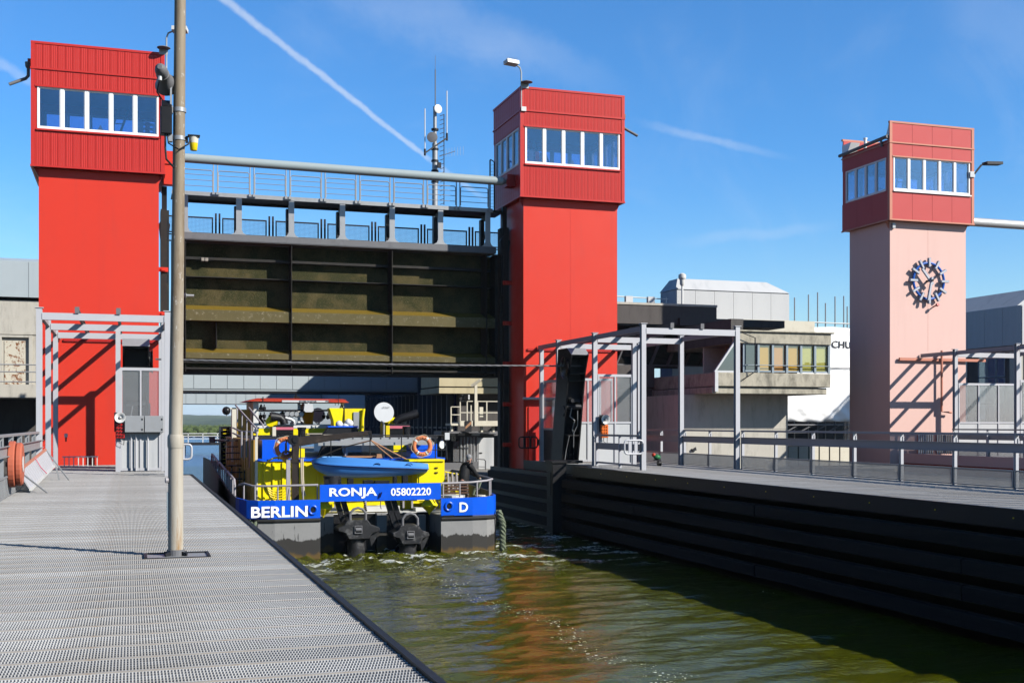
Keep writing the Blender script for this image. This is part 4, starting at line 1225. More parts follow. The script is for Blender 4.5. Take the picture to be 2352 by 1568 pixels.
# barrier crates and valve at the foot of the pink tower
root = thing('barrier_gate', 'pink and white slatted barrier at the foot of the pink tower', 'barrier', (32.0, 42.6, 0))
for k in range(2):
    b = MB(); b.box(32.1 + k * .95, 32.95 + k * .95, 42.6, 42.63, .15, .95); part('board', b, 'pink_trim', root)
    for j in range(7):
        b = MB(); b.box(32.14 + k * .95 + j * .115, 32.20 + k * .95 + j * .115, 42.56, 42.6, .12, .98); part('slat', b, 'boat_white', root)
b = MB(); b.tube([(PX(2163, 43.2), 43.2, PZ(805, 34, 43.2)), (PX(2163, 43.2), 43.2, PZ(945, 34, 43.2)), (PX(2185, 43.2), 43.2, PZ(947, 34, 43.2))], .05, 8)
solo('cable_pipe', b, 'pink_trim', 'salmon cable pipe rising on the front of the pink tower', 'pipe', (33.9, 43.2, 1))
b = MB(); b.box(31.7, 36.2, 43.25, 43.34, 4.18, 4.3)
solo('rain_ledge', b, 'pink_trim', 'salmon ledge across the pink tower above the frame shadow', 'ledge', (33, 43.3, 4.2))

# ------------------------------------------------------------------ lamp post and what hangs on it
lp = thing('lamp_post', 'rust streaked lamp post standing in the left walkway', 'lamp post', (.47, 13.4, 0))
b = MB(); b.tube([(.47, 13.4, -.03), (.47, 13.4, 1.18)], [.082, .080], 28); part('lower_tube', b, 'pole', lp, smooth=True)
b = MB(); b.tube([(.47, 13.4, 1.18), (.47, 13.4, 1.21), (.47, 13.4, 1.30), (.47, 13.4, 1.33)], [.084, .088, .088, .078], 28); part('sleeve', b, 'pole', lp, smooth=True)
b = MB(); b.tube([(.47, 13.4, 1.33), (.50, 13.4, 4.0), (.53, 13.4, 7.6)], [.074, .066, .056], 28); part('upper_tube', b, 'pole', lp, smooth=True)
b = MB(); b.box(.17, .80, 13.22, 13.58, -.045, .006); part('base_plate', b, 'galv', lp)
b = MB(); b.box(.14, .17, 13.19, 13.61, -.05, .02); b.box(.80, .83, 13.19, 13.61, -.05, .02); b.box(.17, .80, 13.19, 13.22, -.05, .006); b.box(.17, .80, 13.58, 13.61, -.05, .02)
part('recess_rim', b, 'steel_dark', lp)
for k in range(4):
    a = R(45 + 90 * k); b = MB(); b.bar((.47 + .07 * math.cos(a), 13.4 + .07 * math.sin(a), .03), (.47 + .16 * math.cos(a), 13.4 + .16 * math.sin(a), .012), .02, .05); part('foot_rib', b, 'steel_dark', lp)
b = MB(); b.tube([(.47, 13.4, .003), (.47, 13.4, .07)], .095, 20); part('foot_collar', b, 'steel_grey', lp)
b = MB(); b.box(.375, .395, 13.37, 13.43, .28, .70); part('service_hatch', b, 'blue_panel', lp)
b = MB(); b.lathe([(0, .03), (.03, .03)], (.39, 13.38, .83), (-1, -.2, 0), 8); part('lock', b, 'brown_grey', lp)
for z in (4.55, 4.86):
    xx = .47 + .03 * (z - 1.33) / 2.67
    b = MB(); b.tube([(xx, 13.4, z), (xx, 13.4, z + .045)], .072, 24); b.box(xx - .12, xx - .07, 13.36, 13.44, z - .02, z + .06); part('clamp_band', b, 'galv', lp, smooth=True)
hs = thing('horn_speaker', 'dark grey horn speaker mounted high on the lamp post', 'loudspeaker', (.36, 13.4, 5.1))
b = MB(); b.lathe([(0, .025), (.025, .054), (.07, .066), (.15, .066), (.155, .072), (.17, .072), (.18, .068), (.24, .072), (.34, .105), (.4, .13), (.405, .11)], (.295, 13.1, 5.255), (.22, .97, -.22), 20)
part('horn', b, 'steel_grey', hs, smooth=True)
b = MB(); b.bar((.42, 13.4, 4.8), (.42, 13.4, 5.2), .02, .06); part('bracket', b, 'galv', hs)
b = MB(); b.tube([(.30, 13.17, 5.13), (.30, 13.17, 5.18)], .02, 8); part('cable_gland', b, 'hub_grey', hs)
b = MB(); b.tube([(.29, 13.2, 5.12), (.27, 13.3, 5.04), (.33, 13.4, 4.98)], .008, 5); part('cable', b, 'black', hs)
jb = thing('junction_box', 'black connection box clamped to the lamp post', 'box', (.385, 13.4, 4.62))
b = MB(); b.box(.31, .43, 13.32, 13.46, 4.60, 4.90); b.prism([(13.32, 4.90), (13.46, 4.90), (13.46, 5.0)], .32, .43, 'x'); part('housing', b, 'black', jb, bev=.008)
b = MB()
b.tube([(.36, 13.36, 4.6), (.36, 13.36, 4.45), (.37, 13.36, 4.33), (.45, 13.34, 4.24)], .012, 6)
b.tube([(.38, 13.36, 4.6), (.39, 13.33, 4.50), (.50, 13.30, 4.43), (.60, 13.32, 4.50), (.63, 13.36, 4.58)], .008, 6)
part('cable', b, 'black', jb)
bc = thing('beacon_lamp', 'yellow beacon lamp hanging beside the lamp post', 'lamp', (.70, 13.4, 4.5))
b = MB(); b.lathe([(-.152, .034), (-.147, .038), (-.072, .046)], (.66, 13.38, 4.60), (0, 0, 1), 18); part('lens', b, 'lamp_yellow', bc, smooth=True)
b = MB(); b.lathe([(-.072, .047), (-.03, .050), (0, .053)], (.66, 13.38, 4.60), (0, 0, 1), 18); part('collar', b, 'cream', bc, smooth=True)
b = MB(); b.box(.595, .725, 13.32, 13.44, 4.60, 4.61); b.box(.575, .60, 13.37, 13.41, 4.53, 4.60); part('cap', b, 'steel_dark', bc)

# ------------------------------------------------------------------ floodlights and camera pieces on the tower tops
def top_light(label, x, y, z, m, bird=True):
    root = thing('floodlight', label, 'floodlight', (x, y, z))
    b = MB(); b.tube([(x, y, z - .95), (x, y, z + .55), (x + m * .06, y - .02, z + .72), (x + m * .25, y - .1, z + .80)], .03, 8); part('arm', b, 'galv', root, smooth=True)
    b = MB(); b.box(-.26, .26, -.16, .16, -.07, .07); me = b.mesh('lamp_head', 'boat_white')
    o = inst('lamp_head', me, root, (x + m * .45, y - .15, z + .84)); o.rotation_euler = (R(-8), 0, R(-14 * m))
    b = MB(); b.box(x - .25, x + .05, y - .02, y + .02, z - .05, z + .13) if m > 0 else b.box(x - .03, x + .3, y - .02, y + .02, z - .05, z + .13); part('bracket', b, 'galv', root)
    b = MB(); b.lathe([(0, .23), (.02, .22), (.05, .12), (.06, .10)], (x + (.0 if m < 0 else -.1) + (.16 if m < 0 else 0), y - .18, z + .13), (0, 0, 1), 20); part('disc_antenna', b, 'steel_grey', root)
    b = MB(); b.box(x - .14, x + .02, y - .08, y - .02, z - .95, z - .78) if m > 0 else b.box(x - .02, x + .18, y - .08, y - .02, z - .95, z - .78); part('switch_box', b, 'boat_white', root)
    if bird:
        b = MB()
        for k in range(9):
            for s in (-1, 1): b.bar((x + m * (.25 + .05 * k), y - .15, z + .91), (x + m * (.25 + .05 * k) + .03, y - .15 + s * .06, z + 1.03), .006)
        part('bird_spikes', b, 'galv', root, kind='stuff')
    return root
top_light('white floodlight and disc on the left tower corner behind the lamp post', 1.20, TY - .3, 14.45, 1)
top_light('white floodlight and disc on the left corner of the middle tower', 14.36, TY - .3, 14.45, -1)
fl = thing('floodlight', 'flat dark floodlight reaching out right of the pink tower cabin', 'floodlight', (35.5, TY, 12.6))
b = MB(); b.bar((35.43, TY - .33, 12.45), (35.75, TY - .4, 12.85), .07); b.bar((35.75, TY - .4, 12.85), (35.98, TY - .4, 12.92), .06); part('arm', b, 'steel_dark', fl)
b = MB(); b.box(-.42, .42, -.18, .18, -.06, .06); me = b.mesh('lamp_head', 'steel_dark'); o = inst('lamp_head', me, fl, (36.35, TY - .4, 12.96)); o.rotation_euler = (0, R(-3), 0)
b = MB(); b.box(35.2, 35.45, TY - .36, TY - .33, 12.3, 12.55); part('plate', b, 'hub_grey', fl)

# ------------------------------------------------------------------ radio mast behind the gate
MY = 62.0
mx = PX(999, MY)
mz = lambda py: PZ(py, mx, MY)
mast = thing('radio_mast', 'tall grey radio mast with aerials behind the gate', 'mast', (mx, MY, -.7))
b = MB(); b.tube([(mx, MY, -.7), (mx, MY, mz(330))], [.17, .15], 14); b.tube([(mx, MY, mz(330)), (mx, MY, mz(245))], .10, 12); part('pole', b, 'galv', mast, smooth=True)
b = MB(); b.tube([(mx + .02, MY, mz(250)), (mx + .02, MY, mz(160))], .03, 6); b.tube([(mx + .02, MY, mz(160)), (mx + .02, MY, mz(128))], .012, 5); part('whip_aerial', b, 'steel_grey', mast)
b = MB(); b.tube([(PX(975, MY), MY - .1, mz(355)), (PX(975, MY), MY - .1, mz(253))], .03, 6); part('rod_aerial', b, 'boat_white', mast)
b = MB(); b.tube([(PX(1025.5, MY), MY - .1, mz(320)), (PX(1025.5, MY), MY - .1, mz(208))], .03, 6); part('rod_aerial', b, 'boat_white', mast)
b = MB(); b.bar((PX(973, MY), MY - .2, mz(356)), (PX(1027, MY), MY - .1, mz(315)), .08); b.tube([(PX(975, MY), MY - .1, mz(360)), (PX(975, MY), MY - .1, mz(345))], .06, 8); b.tube([(PX(1025.5, MY), MY - .1, mz(322)), (PX(1025.5, MY), MY - .1, mz(305))], .06, 8); part('cross_arm', b, 'steel_dark', mast)
for px_, py_, r_, ma in ((991, 319, .29, 'steel_grey'), (1002, 253, .24, 'boat_white')):
    b = MB(); b.lathe([(0, .05), (.08, r_ * .9), (.14, r_), (.15, r_ * .9)], (PX(px_, MY), MY - .15, mz(py_)), (-.2 if r_ > .25 else .3, -1, 0), 20); part('dish', b, ma, mast, smooth=True)
b = MB()
for k in range(26):
    z = mz(470) + k * .24
    if z < mz(262): b.bar((mx + .25, MY - .1, z), (mx + .5, MY - .1, z + .1), .03)
b.bar((mx + .48, MY - .1, mz(470)), (mx + .48, MY - .1, mz(262)), .04)
part('climbing_rungs', b, 'steel_dark', mast, kind='stuff')
b = MB(); b.bar((mx + .2, MY - .1, mz(360)), (PX(1040, MY), MY - .5, mz(349)), .03)
for k in range(7): xx = mx + .55 + .16 * k; b.bar((xx, MY - .3, mz(362) + .03 * k), (xx, MY - .3, mz(342) + .03 * k), .012)
part('comb_aerial', b, 'galv', mast)
b = MB()
for py_ in (300, 345, 372, 395, 420): b.tube([(mx, MY, mz(py_)), (mx, MY, mz(py_ - 4))], .20, 14)
b.box(mx + .05, mx + .25, MY - .4, MY - .25, mz(388), mz(376)); part('mast_clamp', b, 'steel_dark', mast, kind='stuff')

# ------------------------------------------------------------------ buildings
def rivet_panels(root, x0, x1, y, z0, z1, n, mat, depth=.04):
    w = (x1 - x0) / n; q = MB(); q.box(.008, w - .008, -depth, 0, 0, z1 - z0)
    for i in (0.12, .88):
        for j in range(7): q.box(w * i - .012, w * i + .012, -depth - .006, -depth, (z1 - z0) * (j + .5) / 7 - .012, (z1 - z0) * (j + .5) / 7 + .012)
    me = q.mesh('cladding_panel', mat)
    for i in range(n): inst('cladding_panel', me, root, (x0 + i * w, y, z0))

# central control building between the two troughs
cb = thing('control_building', 'concrete control building with projecting window bay between the towers', 'building', (26, 50, -.6))
x0, x1, y0 = 23.62, 29.25, 44.8
b = MB(); b.box(x0, x1, y0, y0 + 7, 3.03, 3.62); b.box(x0 - .1, x1 - .12, y0 + .12, y0 + 7, 2.72, 3.0)
part('balcony_slab', b, 'concrete_stained', cb, bev=.02)
b = MB(); b.box(x0 + 1.0, x1 + .02, y0 - .02, y0 + 7, 4.88, 5.36); b.box(x0 + 1.0, x1 + .14, y0 - .12, y0 + 7, 5.37, 5.44)
part('roof_parapet', b, 'concrete_stained', cb, bev=.02)
b = MB(); b.box(22.95, 28.2, 46.6, 52, -.7, 2.71); part('lower_wall', b, 'concrete', cb)
b = MB(); b.box(22.94, 28.21, 46.59, 46.6, 1.20, 1.205); b.box(25.6, 25.61, 46.592, 46.598, -.7, 2.7); part('wall_joint', b, 'concrete_dark', cb)
b = MB(); b.box(PX(1588, 46.58), PX(1598, 46.58), 46.5, 46.6, PZ(1034, 24, 46.6), PZ(1030, 24, 46.6)); b.prism([(PX(1590, 46.58), PZ(1036, 24, 46.6)), (PX(1598, 46.58), PZ(1029, 24, 46.6)), (PX(1597, 46.58), PZ(1026, 24, 46.6)), (PX(1588, 46.58), PZ(1033, 24, 46.6))], 46.52, 46.58); part('wall_hook', b, 'steel_dark', cb)
# right window band (dark, amber, tan and green glass)
def building_window(root, xa, xb, y, za, zb, gm, slant=0.0, lean=0.0, fr=.07, fm='blue_panel'):
    w = xb - xa; b = MB(); h = zb - za
    def quadbar(p, q, wd): b.bar(p, q, wd, .1, up=(0, 1, 0))
    A, Bq, Cq, D = (xa, y, za), (xb, y, za), (xb + slant, y - lean, zb), (xa + slant, y - lean, zb)
    b.bar(A, Bq, .1, fr); b.bar(D, Cq, .1, fr); b.bar(A, D, .1, fr, up=(1, 0, 0)); b.bar(Bq, Cq, .1, fr, up=(1, 0, 0))
    f = part('window', b, fm, root)
    b = MB(); i = fr * .5
    q = [(xa + i, y + .02, za + i), (xb - i, y + .02, za + i), (xb + slant - i, y + .02 - lean, zb - i), (xa + slant + i, y + .02 - lean, zb - i)]
    b.add(q + [(a, c + .012, d) for a, c, d in q], [(0, 1, 2, 3), (7, 6, 5, 4), (0, 4, 5, 1), (1, 5, 6, 2), (2, 6, 7, 3), (3, 7, 4, 0)])
    part('pane', b, gm, f)
wx = [PX(p, y0 + .15) for p in (1706, 1744, 1779, 1815, 1849, 1881, 1903)]
wx = [PX(1707, y0 + .15) + k * (PX(1902, y0 + .15) - PX(1707, y0 + .15)) / 6 for k in range(7)]
for k in range(6):
    building_window(cb, wx[k] + .02, wx[k + 1] - .02, y0 + .15, 3.70, 4.86, ('glass_dark', 'glass_amber', 'glass_tan', 'glass_amber', 'glass_green', 'glass_green')[k])
b = MB()
for k in range(7): b.box(wx[k] - .05, wx[k] + .05, y0 + .06, y0 + .1, 3.63, 4.87)
b.box(wx[0], wx[6], y0 + .0, y0 + .03, 3.94, 3.97)
part('mullion', b, 'blue_panel', cb, kind='stuff')
b = MB(); b.box(x0 + 1.1, x1 - .1, y0 + 3.2, y0 + 3.3, 3.63, 4.87); part('inner_wall', b, 'cream', cb)
for k in range(3):
    b = MB(); b.box(25.2 + 1.35 * k, 26.1 + 1.35 * k, y0 + 2.0, y0 + 2.06, 3.66, 4.86); part('curtain', b, 'rope', cb)
# angled corner glazing
b = MB(); b.add([(x0 + .05, y0 + .1, 3.66), (x0 + 1.15, y0 + .1, 3.66), (x0 + 1.15, y0 + .1, 4.85), (x0 + .95, y0 + .1, 4.85), (x0 + .05, y0 + .14, 3.66), (x0 + 1.15, y0 + .14, 3.66), (x0 + 1.15, y0 + .14, 4.85), (x0 + .95, y0 + .14, 4.85)], [(0, 1, 2, 3), (7, 6, 5, 4), (0, 4, 5, 1), (1, 5, 6, 2), (2, 6, 7, 3), (3, 7, 4, 0)])
part('corner_pane', b, 'glass_dark', cb)
b = MB(); b.bar((x0 + .0, y0 + .08, 3.64), (x0 + .93, y0 + .08, 4.90), .1, .08); b.bar((x0 + .02, y0 + .08, 3.66), (x0 + 1.1, y0 + .08, 3.66), .08); b.box(x0 - .03, x0 + .12, y0 - .02, y0 + .1, 2.8, 3.66); part('corner_frame', b, 'hub_grey', cb)
b = MB(); b.tube([(x0 + 1.15, y0 - .25, 5.3), (x0 + 1.75, y0 - .25, 5.1), (x0 + 1.75, y0 - .25, 3.66), (x0 + 1.25, y0 - .05, 3.3)], .025, 6); part('bracket_rod', b, 'steel_dark', cb)
b = MB(); b.prism([(x0 + .95, 4.9), (x0 + 1.5, 5.1), (x0 + 1.55, 5.95), (x0 + .95, 5.95)], y0 + .4, y0 + 5); part('beam_head', b, 'concrete_dark', cb)
# recessed left part, shade put into its dark concrete
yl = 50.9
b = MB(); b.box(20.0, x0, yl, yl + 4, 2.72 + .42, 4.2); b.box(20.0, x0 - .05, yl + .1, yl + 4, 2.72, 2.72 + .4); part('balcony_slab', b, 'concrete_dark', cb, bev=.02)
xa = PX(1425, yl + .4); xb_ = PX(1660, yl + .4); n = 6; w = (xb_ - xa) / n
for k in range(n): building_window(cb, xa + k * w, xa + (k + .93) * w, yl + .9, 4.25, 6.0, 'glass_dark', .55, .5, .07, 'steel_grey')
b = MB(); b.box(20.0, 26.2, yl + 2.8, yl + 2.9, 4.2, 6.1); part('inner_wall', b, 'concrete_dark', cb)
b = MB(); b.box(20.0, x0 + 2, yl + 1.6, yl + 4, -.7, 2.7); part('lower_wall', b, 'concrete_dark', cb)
q = MB(); q.box(0, .95, -.06, 0, 0, 2.5); dm = q.mesh('door', 'steel_dark')
q = MB(); q.box(.2, .65, -.075, -.062, 1.35, 2.0); gm = q.mesh('door_pane', 'glass_dark')
for k in range(3):
    o = inst('door', dm, cb, (19.6 + 1.15 * k, yl + 1.6, -.6)); sub('door_pane', gm, o)
xr = PX(1646, 50.4)
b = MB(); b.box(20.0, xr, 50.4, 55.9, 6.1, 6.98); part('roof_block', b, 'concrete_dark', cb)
b = MB(); b.box(20.0, xr + .02, 50.36, 55.9, 6.985, 7.09); part('roof_edge', b, 'concrete', cb)
b = MB(); b.box(20.0, 26.8, 50.5, 55.9, 6.02, 6.09); part('soffit', b, 'steel_dark', cb)
# grey clad plant room
gx0, gx1, gy = PX(1552, 56), PX(1812, 56), 56.0
b = MB(); z0, z1, z2 = PZ(742, 30, gy), PZ(668, 30, gy), PZ(651, 30, gy)
b.box(gx0 + .02, gx1 - .02, gy, gy + 1.9, z0, z1 - .02); b.box(gx0, gx1 - .5, gy + .4, gy + 1.9, -.7, z0)
part('plant_room', b, 'clad_grey', cb)
rivet_panels(cb, gx0, gx1, gy - .002, z0, z1 - .05, 6, 'clad_grey')
zr_ = z1
b = MB(); b.add([(gx0 - .02, gy - .05, zr_), (gx1 + .02, gy - .05, zr_), (gx1 + .02, gy + 1.95, zr_), (gx0 - .02, gy + 1.95, zr_), (gx0 + .35, gy + .5, zr_ + .62), (gx1 - 1.1, gy + .5, zr_ + .62), (gx1 - 1.1, gy + 1.5, zr_ + .62), (gx0 + .35, gy + 1.5, zr_ + .62)],
                [(0, 1, 5, 4), (1, 2, 6, 5), (2, 3, 7, 6), (3, 0, 4, 7), (4, 5, 6, 7), (3, 2, 1, 0)])
part('plant_roof', b, 'clad_grey', cb)
b = MB(); b.box(gx0 + 1.5, gx1 - .3, gy - 3.0, gy, z0 - .62, z0 - .06); part('cream_band', b, 'cream', cb)
b = MB(); b.box(24.6, 30.2, 50.2, 53, 6.07, 6.42); part('roof_slab', b, 'concrete_dark', cb)
# roof rail, cameras
b = MB()
for z in (PZ(678, 22, 52), PZ(692, 22, 52)): b.tube([(20, 52, z), (PX(1535, 52), 52, z - .1)], .03, 6)
for p_ in (1445, 1500, 1530): b.tube([(PX(p_, 52), 52, 7.1), (PX(p_, 52), 52, PZ(678, 22, 52))], .03, 6)
part('roof_rail', b, 'boat_white', cb, kind='stuff')
b = MB(); b.box(PX(1436, 51.8), PX(1452, 51.8), 51.7, 51.9, 7.1, PZ(680, 22, 52)); b.box(PX(1487, 51.8), PX(1502, 51.8), 51.7, 51.9, 7.1, PZ(680, 22, 52)); part('vent_box', b, 'hub_grey', cb, kind='stuff')
cm = thing('roof_camera', 'white dome camera on a pole on the building roof', 'camera', (PX(1567, 55.7), 55.7, 7.5))
xc_ = PX(1567, 55.7); b = MB(); b.tube([(xc_, 55.7, PZ(705, 28, 55.7)), (xc_, 55.7, PZ(655, 28, 55.7))], .06, 8); part('pole', b, 'boat_white', cm)
b = MB(); b.lathe([(0, .06), (.1, .13), (.5, .14), (.52, .2), (.6, .2), (.62, .1)], (xc_, 55.7, PZ(658, 28, 55.7)), n=14); b.sphere((xc_, 55.7, PZ(637, 28, 55.7)), .21, 12); part('camera_head', b, 'boat_white', cm, smooth=True)

# scaffold wrapped in white sheeting
sw = thing('wrapped_scaffold', 'scaffold wrapped in white sheeting behind the pink tower', 'scaffold', (40, 58, -.6))
SYY = 57.5
sx0, sx1 = PX(1803, SYY), PX(2010, SYY)
nx, nz = 60, 26; vs, fs = [], []
z0, z1 = PZ(968, 38, SYY), PZ(752, 38, SYY)
for j in range(nz + 1):
    for i in range(nx + 1):
        u, v = i / nx, j / nz
        y = SYY + .016 * math.sin(u * 19) * (1 - .3 * v) + .010 * math.sin(u * 47 + v * 6) + .012 * math.sin(v * 25 + u * 5) + (.05 * math.sin(u * 31 + v * 40) if v < .16 else 0)
        vs.append((sx0 + (sx1 - sx0) * u, y, z0 + (z1 - z0) * v + .02 * math.sin(u * 15) * (1 if v in (0, 1) else 0)))
for j in range(nz):
    for i in range(nx): a = j * (nx + 1) + i; fs.append((a, a + 1, a + nx + 2, a + nx + 1))
b = MB(); b.add(vs, fs); o = part('sheeting', b, 'sheet', sw, smooth=True)
so = o.modifiers.new("solid", 'SOLIDIFY'); so.thickness = .01
b = MB(); b.box(sx0, sx1, SYY + .25, SYY + .26, z0 + .2, z1 - .1); part('backing_sheet', b, 'sheet', sw)
b = MB(); zj = PZ(845, 38, SYY); b.box(sx0 + 2.5, sx1, SYY - .09, SYY - .08, zj - .02, zj + .02); part('sheet_joint', b, 'steel_grey', sw)
for p_, top in ((1825, 684), (1857, 676), (1878, 670), (1896, 694), (1918, 678), (1938, 676), (1946, 700)):
    b = MB(); xx = PX(p_, SYY + .6); b.tube([(xx, SYY + .6, -.6), (xx, SYY + .6, PZ(top, 38, SYY))], .035, 6)
    part('scaffold_tube', b, 'galv', sw)
b = MB(); b.tube([(sx0, SYY + .55, PZ(739, 38, SYY)), (sx1, SYY + .55, PZ(741, 38, SYY))], .04, 6); part('scaffold_rail', b, 'boat_white', sw)
b = MB()
for zz in (PZ(975, 38, SYY), PZ(992, 38, SYY)): b.box(sx0, sx1, SYY - .1, SYY + .8, zz - .04, zz + .04)
for k in range(8): b.bar((sx0 + k * .9, SYY, PZ(992, 38, SYY)), (sx0 + k * .9 + .9, SYY, PZ(975, 38, SYY)), .05)
part('platform', b, 'steel_grey', sw)
lettering('sheet_lettering', 'CHUT', sw, (PX(1939, SYY), SYY - .05, PZ(791, 38, SYY)), 1.66, .40, 'lettering_black', bold=.006)
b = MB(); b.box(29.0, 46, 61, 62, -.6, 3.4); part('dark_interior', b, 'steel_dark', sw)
# pale boards and doors behind the right rail
wl_ = thing('low_shed', 'low shed wall of pale boards behind the right guard rail', 'shed', (32, 50, -.6))
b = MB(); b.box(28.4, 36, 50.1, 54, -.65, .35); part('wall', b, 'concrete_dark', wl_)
q = MB(); q.box(0, .5, -.04, 0, 0, .95); me = q.mesh('board', 'cream')
for k in range(12): inst('board', me, wl_, (28.6 + .58 * k, 50.1, -.62))

# left bank building: grey cladding above concrete
lb = thing('bank_building', 'grey clad concrete building left of the left red tower', 'building', (-7, 50, -1.2))
zb = lambda py: PZ(py, -4, 56.9)
b = MB(); b.box(-16, -2.9, 57.0, 64, zb(683), zb(600)); b.prism([(57.0, zb(600)), (58.9, zb(582)), (64, zb(582)), (64, zb(600))], -16, -2.9, 'x'); part('clad_storey', b, 'clad_blue', lb)
rivet_panels(lb, -10.2, -2.9, 57.0, zb(683), zb(602), 5, 'clad_blue', .05)
b = MB(); b.box(-16, -2.9, 57.15, 64, zb(915), zb(690)); b.box(-16, -2.9, 57.1, 57.15, zb(768), zb(764)); part('concrete_wall', b, 'concrete', lb)
b = MB(); b.box(-16, -2.9, 58.9, 64, -1.2, zb(915)); part('lower_wall', b, 'concrete_dark', lb)  # shade under the balcony is put into this dark concrete
xd0, xd1 = PX(10, 57.1), PX(58, 57.1)
b = MB(); b.box(xd0 - .25, xd1 + .3, 57.0, 57.15, zb(775), zb(770)); b.box(xd0 - .25, xd0 - .1, 57.0, 57.15, zb(900), zb(775)); b.box(xd1 + .16, xd1 + .3, 57.0, 57.15, zb(900), zb(775)); part('door_frame', b, 'concrete', lb)
b = MB(); b.box(xd0, xd1, 57.12, 57.16, zb(895), zb(783)); part('door', b, 'rust_door', lb, 'pale door with peeling rusty paint')
b = MB(); b.box(-16, -2.9, 55.0, 57.15, zb(915), zb(886)); part('balcony', b, 'concrete', lb)
b = MB()
for z in (zb(842), zb(858), zb(880)): b.tube([(-16, 55.1, z), (-3.0, 55.1, z)], .03, 6)
for k in range(8): b.tube([(-3.9 - 1.6 * k, 55.1, zb(890)), (-3.9 - 1.6 * k, 55.1, zb(842))], .03, 6)
part('balcony_rail', b, 'galv', lb, kind='stuff')

# ------------------------------------------------------------------ beyond the gate: bridges, facades, quay
fb = thing('footbridge_gallery', 'blue grey clad gallery crossing the canal just under the raised gate', 'bridge', (6, 62, 3))
gy_ = 62.0; z0, z1 = PZ(893, 6, gy_), PZ(855, 6, gy_)
b = MB(); b.box(-9, 14.78, gy_ + .04, gy_ + 3, z0 - .1, z1 + .6); part('body', b, 'clad_blue', fb)
q = MB(); q.box(.008, .82, 0, .04, 0, z1 + .6 - z0); me = q.mesh('cladding_panel', 'clad_blue')
for k in range(28): inst('cladding_panel', me, fb, (-8.6 + .833 * k, gy_ - .002, z0))
b = MB(); b.box(-9, 14.78, gy_ - .05, gy_ + 3, z0 - .2, z0 - .1); part('bottom_beam', b, 'steel_dark', fb)
gb = thing('far_gallery', 'paler clad gallery crossing the canal farther away, lower edge over the water', 'bridge', (4, 76, 2.8))
gy2 = 76.0; z0, z1 = PZ(927, 4, gy2), PZ(895, 4, gy2)
b = MB(); b.box(-14, PX(738, gy2), gy2 + .04, gy2 + 3, z0, z1 + 1); part('body', b, 'clad_blue', gb)
q = MB(); q.box(.01, .60, 0, .04, 0, z1 + 1 - z0); me = q.mesh('cladding_panel', 'clad_blue')
for k in range(36): inst('cladding_panel', me, gb, (-13.8 + .61 * k, gy2 - .002, z0)) if -13.8 + .61 * k < PX(730, gy2) else None
b = MB(); b.box(PX(742, gy2), 14.7, gy2 + .5, gy2 + 4, -.7, PZ(895, 9, gy2) + 2)
solo('white_block', b, 'sheet', 'white windowless block behind the wheelhouse', 'building', (10, gy2, -.7))
# facade of slate fins on the right bank
ff = thing('fin_facade', 'dark slate facade of vertical fins along the right bank', 'building', (15, 65, -.7))
b = MB(); b.box(15.0, 22, 55.2, 95, -.7, 9.2); part('wall', b, 'blue_dark', ff)
q = MB(); q.box(-.34, 0, -.06, .06, 0, 6.6); me = q.mesh('fin', 'fin_blue')
q = MB(); q.box(-.04, 0, .07, .93, 0, 6.6); gm = q.mesh('window_strip', 'glass_dark')
for k in range(26):
    inst('fin', me, ff, (14.99, 55.5 + 1.0 * k, -.7)); inst('window_strip', gm, ff, (14.99, 55.5 + 1.0 * k, -.7))
b = MB()
for z in (1.2, 3.0): b.box(14.72, 14.99, 55.3, 80, z, z + .08)
part('cross_bar', b, 'fin_blue', ff)
# beige slab over the right quay
bs = thing('beige_slab', 'sunlit beige concrete slab jutting out under the gate', 'building', (14, 54.3, 2))
zq = lambda py: PZ(py, 14.5, 54.3)
b = MB(); b.box(PX(1009, 54.3), 20, 54.3, 58, zq(887), zq(840)); part('upper_slab', b, 'concrete_beige', bs)
b = MB(); b.box(PX(1009, 54.3) - .02, 20, 54.25, 58, zq(903), zq(890)); part('lower_slab', b, 'concrete_beige', bs)
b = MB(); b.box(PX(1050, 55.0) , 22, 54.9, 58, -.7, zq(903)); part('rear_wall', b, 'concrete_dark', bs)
# right quay: cabin row, platform with white rails
QY = 53.4
qz = lambda py: PZ(py, 14.6, QY)
qx = lambda px: PX(px, QY)
kb = thing('quay_cabin', 'glazed quay cabin numbered 5 beside the standing man', 'cabin', (14.5, QY, -.7))
b = MB(); b.box(qx(1018), qx(1150), QY + .02, QY + 1.8, qz(1000), qz(990)); b.box(qx(1018), qx(1150), QY + 1.2, QY + 1.8, qz(1090), qz(1000)); part('body', b, 'steel_grey', kb)
q = MB(); q.box(0, .045, 0, .05, 0, qz(1003) - qz(1060)); me = q.mesh('mullion', 'galv')
for p_ in (1058, 1066, 1073, 1081, 1088, 1096): inst('mullion', me, kb, (qx(p_), QY, qz(1060)))
b = MB(); b.box(qx(1059), qx(1096), QY + .03, QY + .04, qz(1060), qz(1003)); part('pane', b, 'poly', kb)
b = MB(); b.box(qx(1020), qx(1056), QY + .4, QY + .5, qz(1062), qz(1008)); part('louvre', b, 'black', kb)
b = MB(); b.box(qx(1041), qx(1055), QY + .0, QY + .04, qz(1060), qz(1012)); part('clear_pane', b, 'poly', kb)
b = MB(); b.box(qx(1099), qx(1134), QY - .02, QY + .04, qz(1092), qz(1005)); dr = part('door', b, 'clad_grey', kb)
b = MB(); b.box(qx(1101), qx(1107), QY - .06, QY - .02, qz(1041), qz(1039)); part('handle', b, 'black', dr)
b = MB(); b.box(qx(1020), qx(1098), QY + .01, QY + .06, qz(1090), qz(1062)); part('lower_panel', b, 'steel_grey', kb)
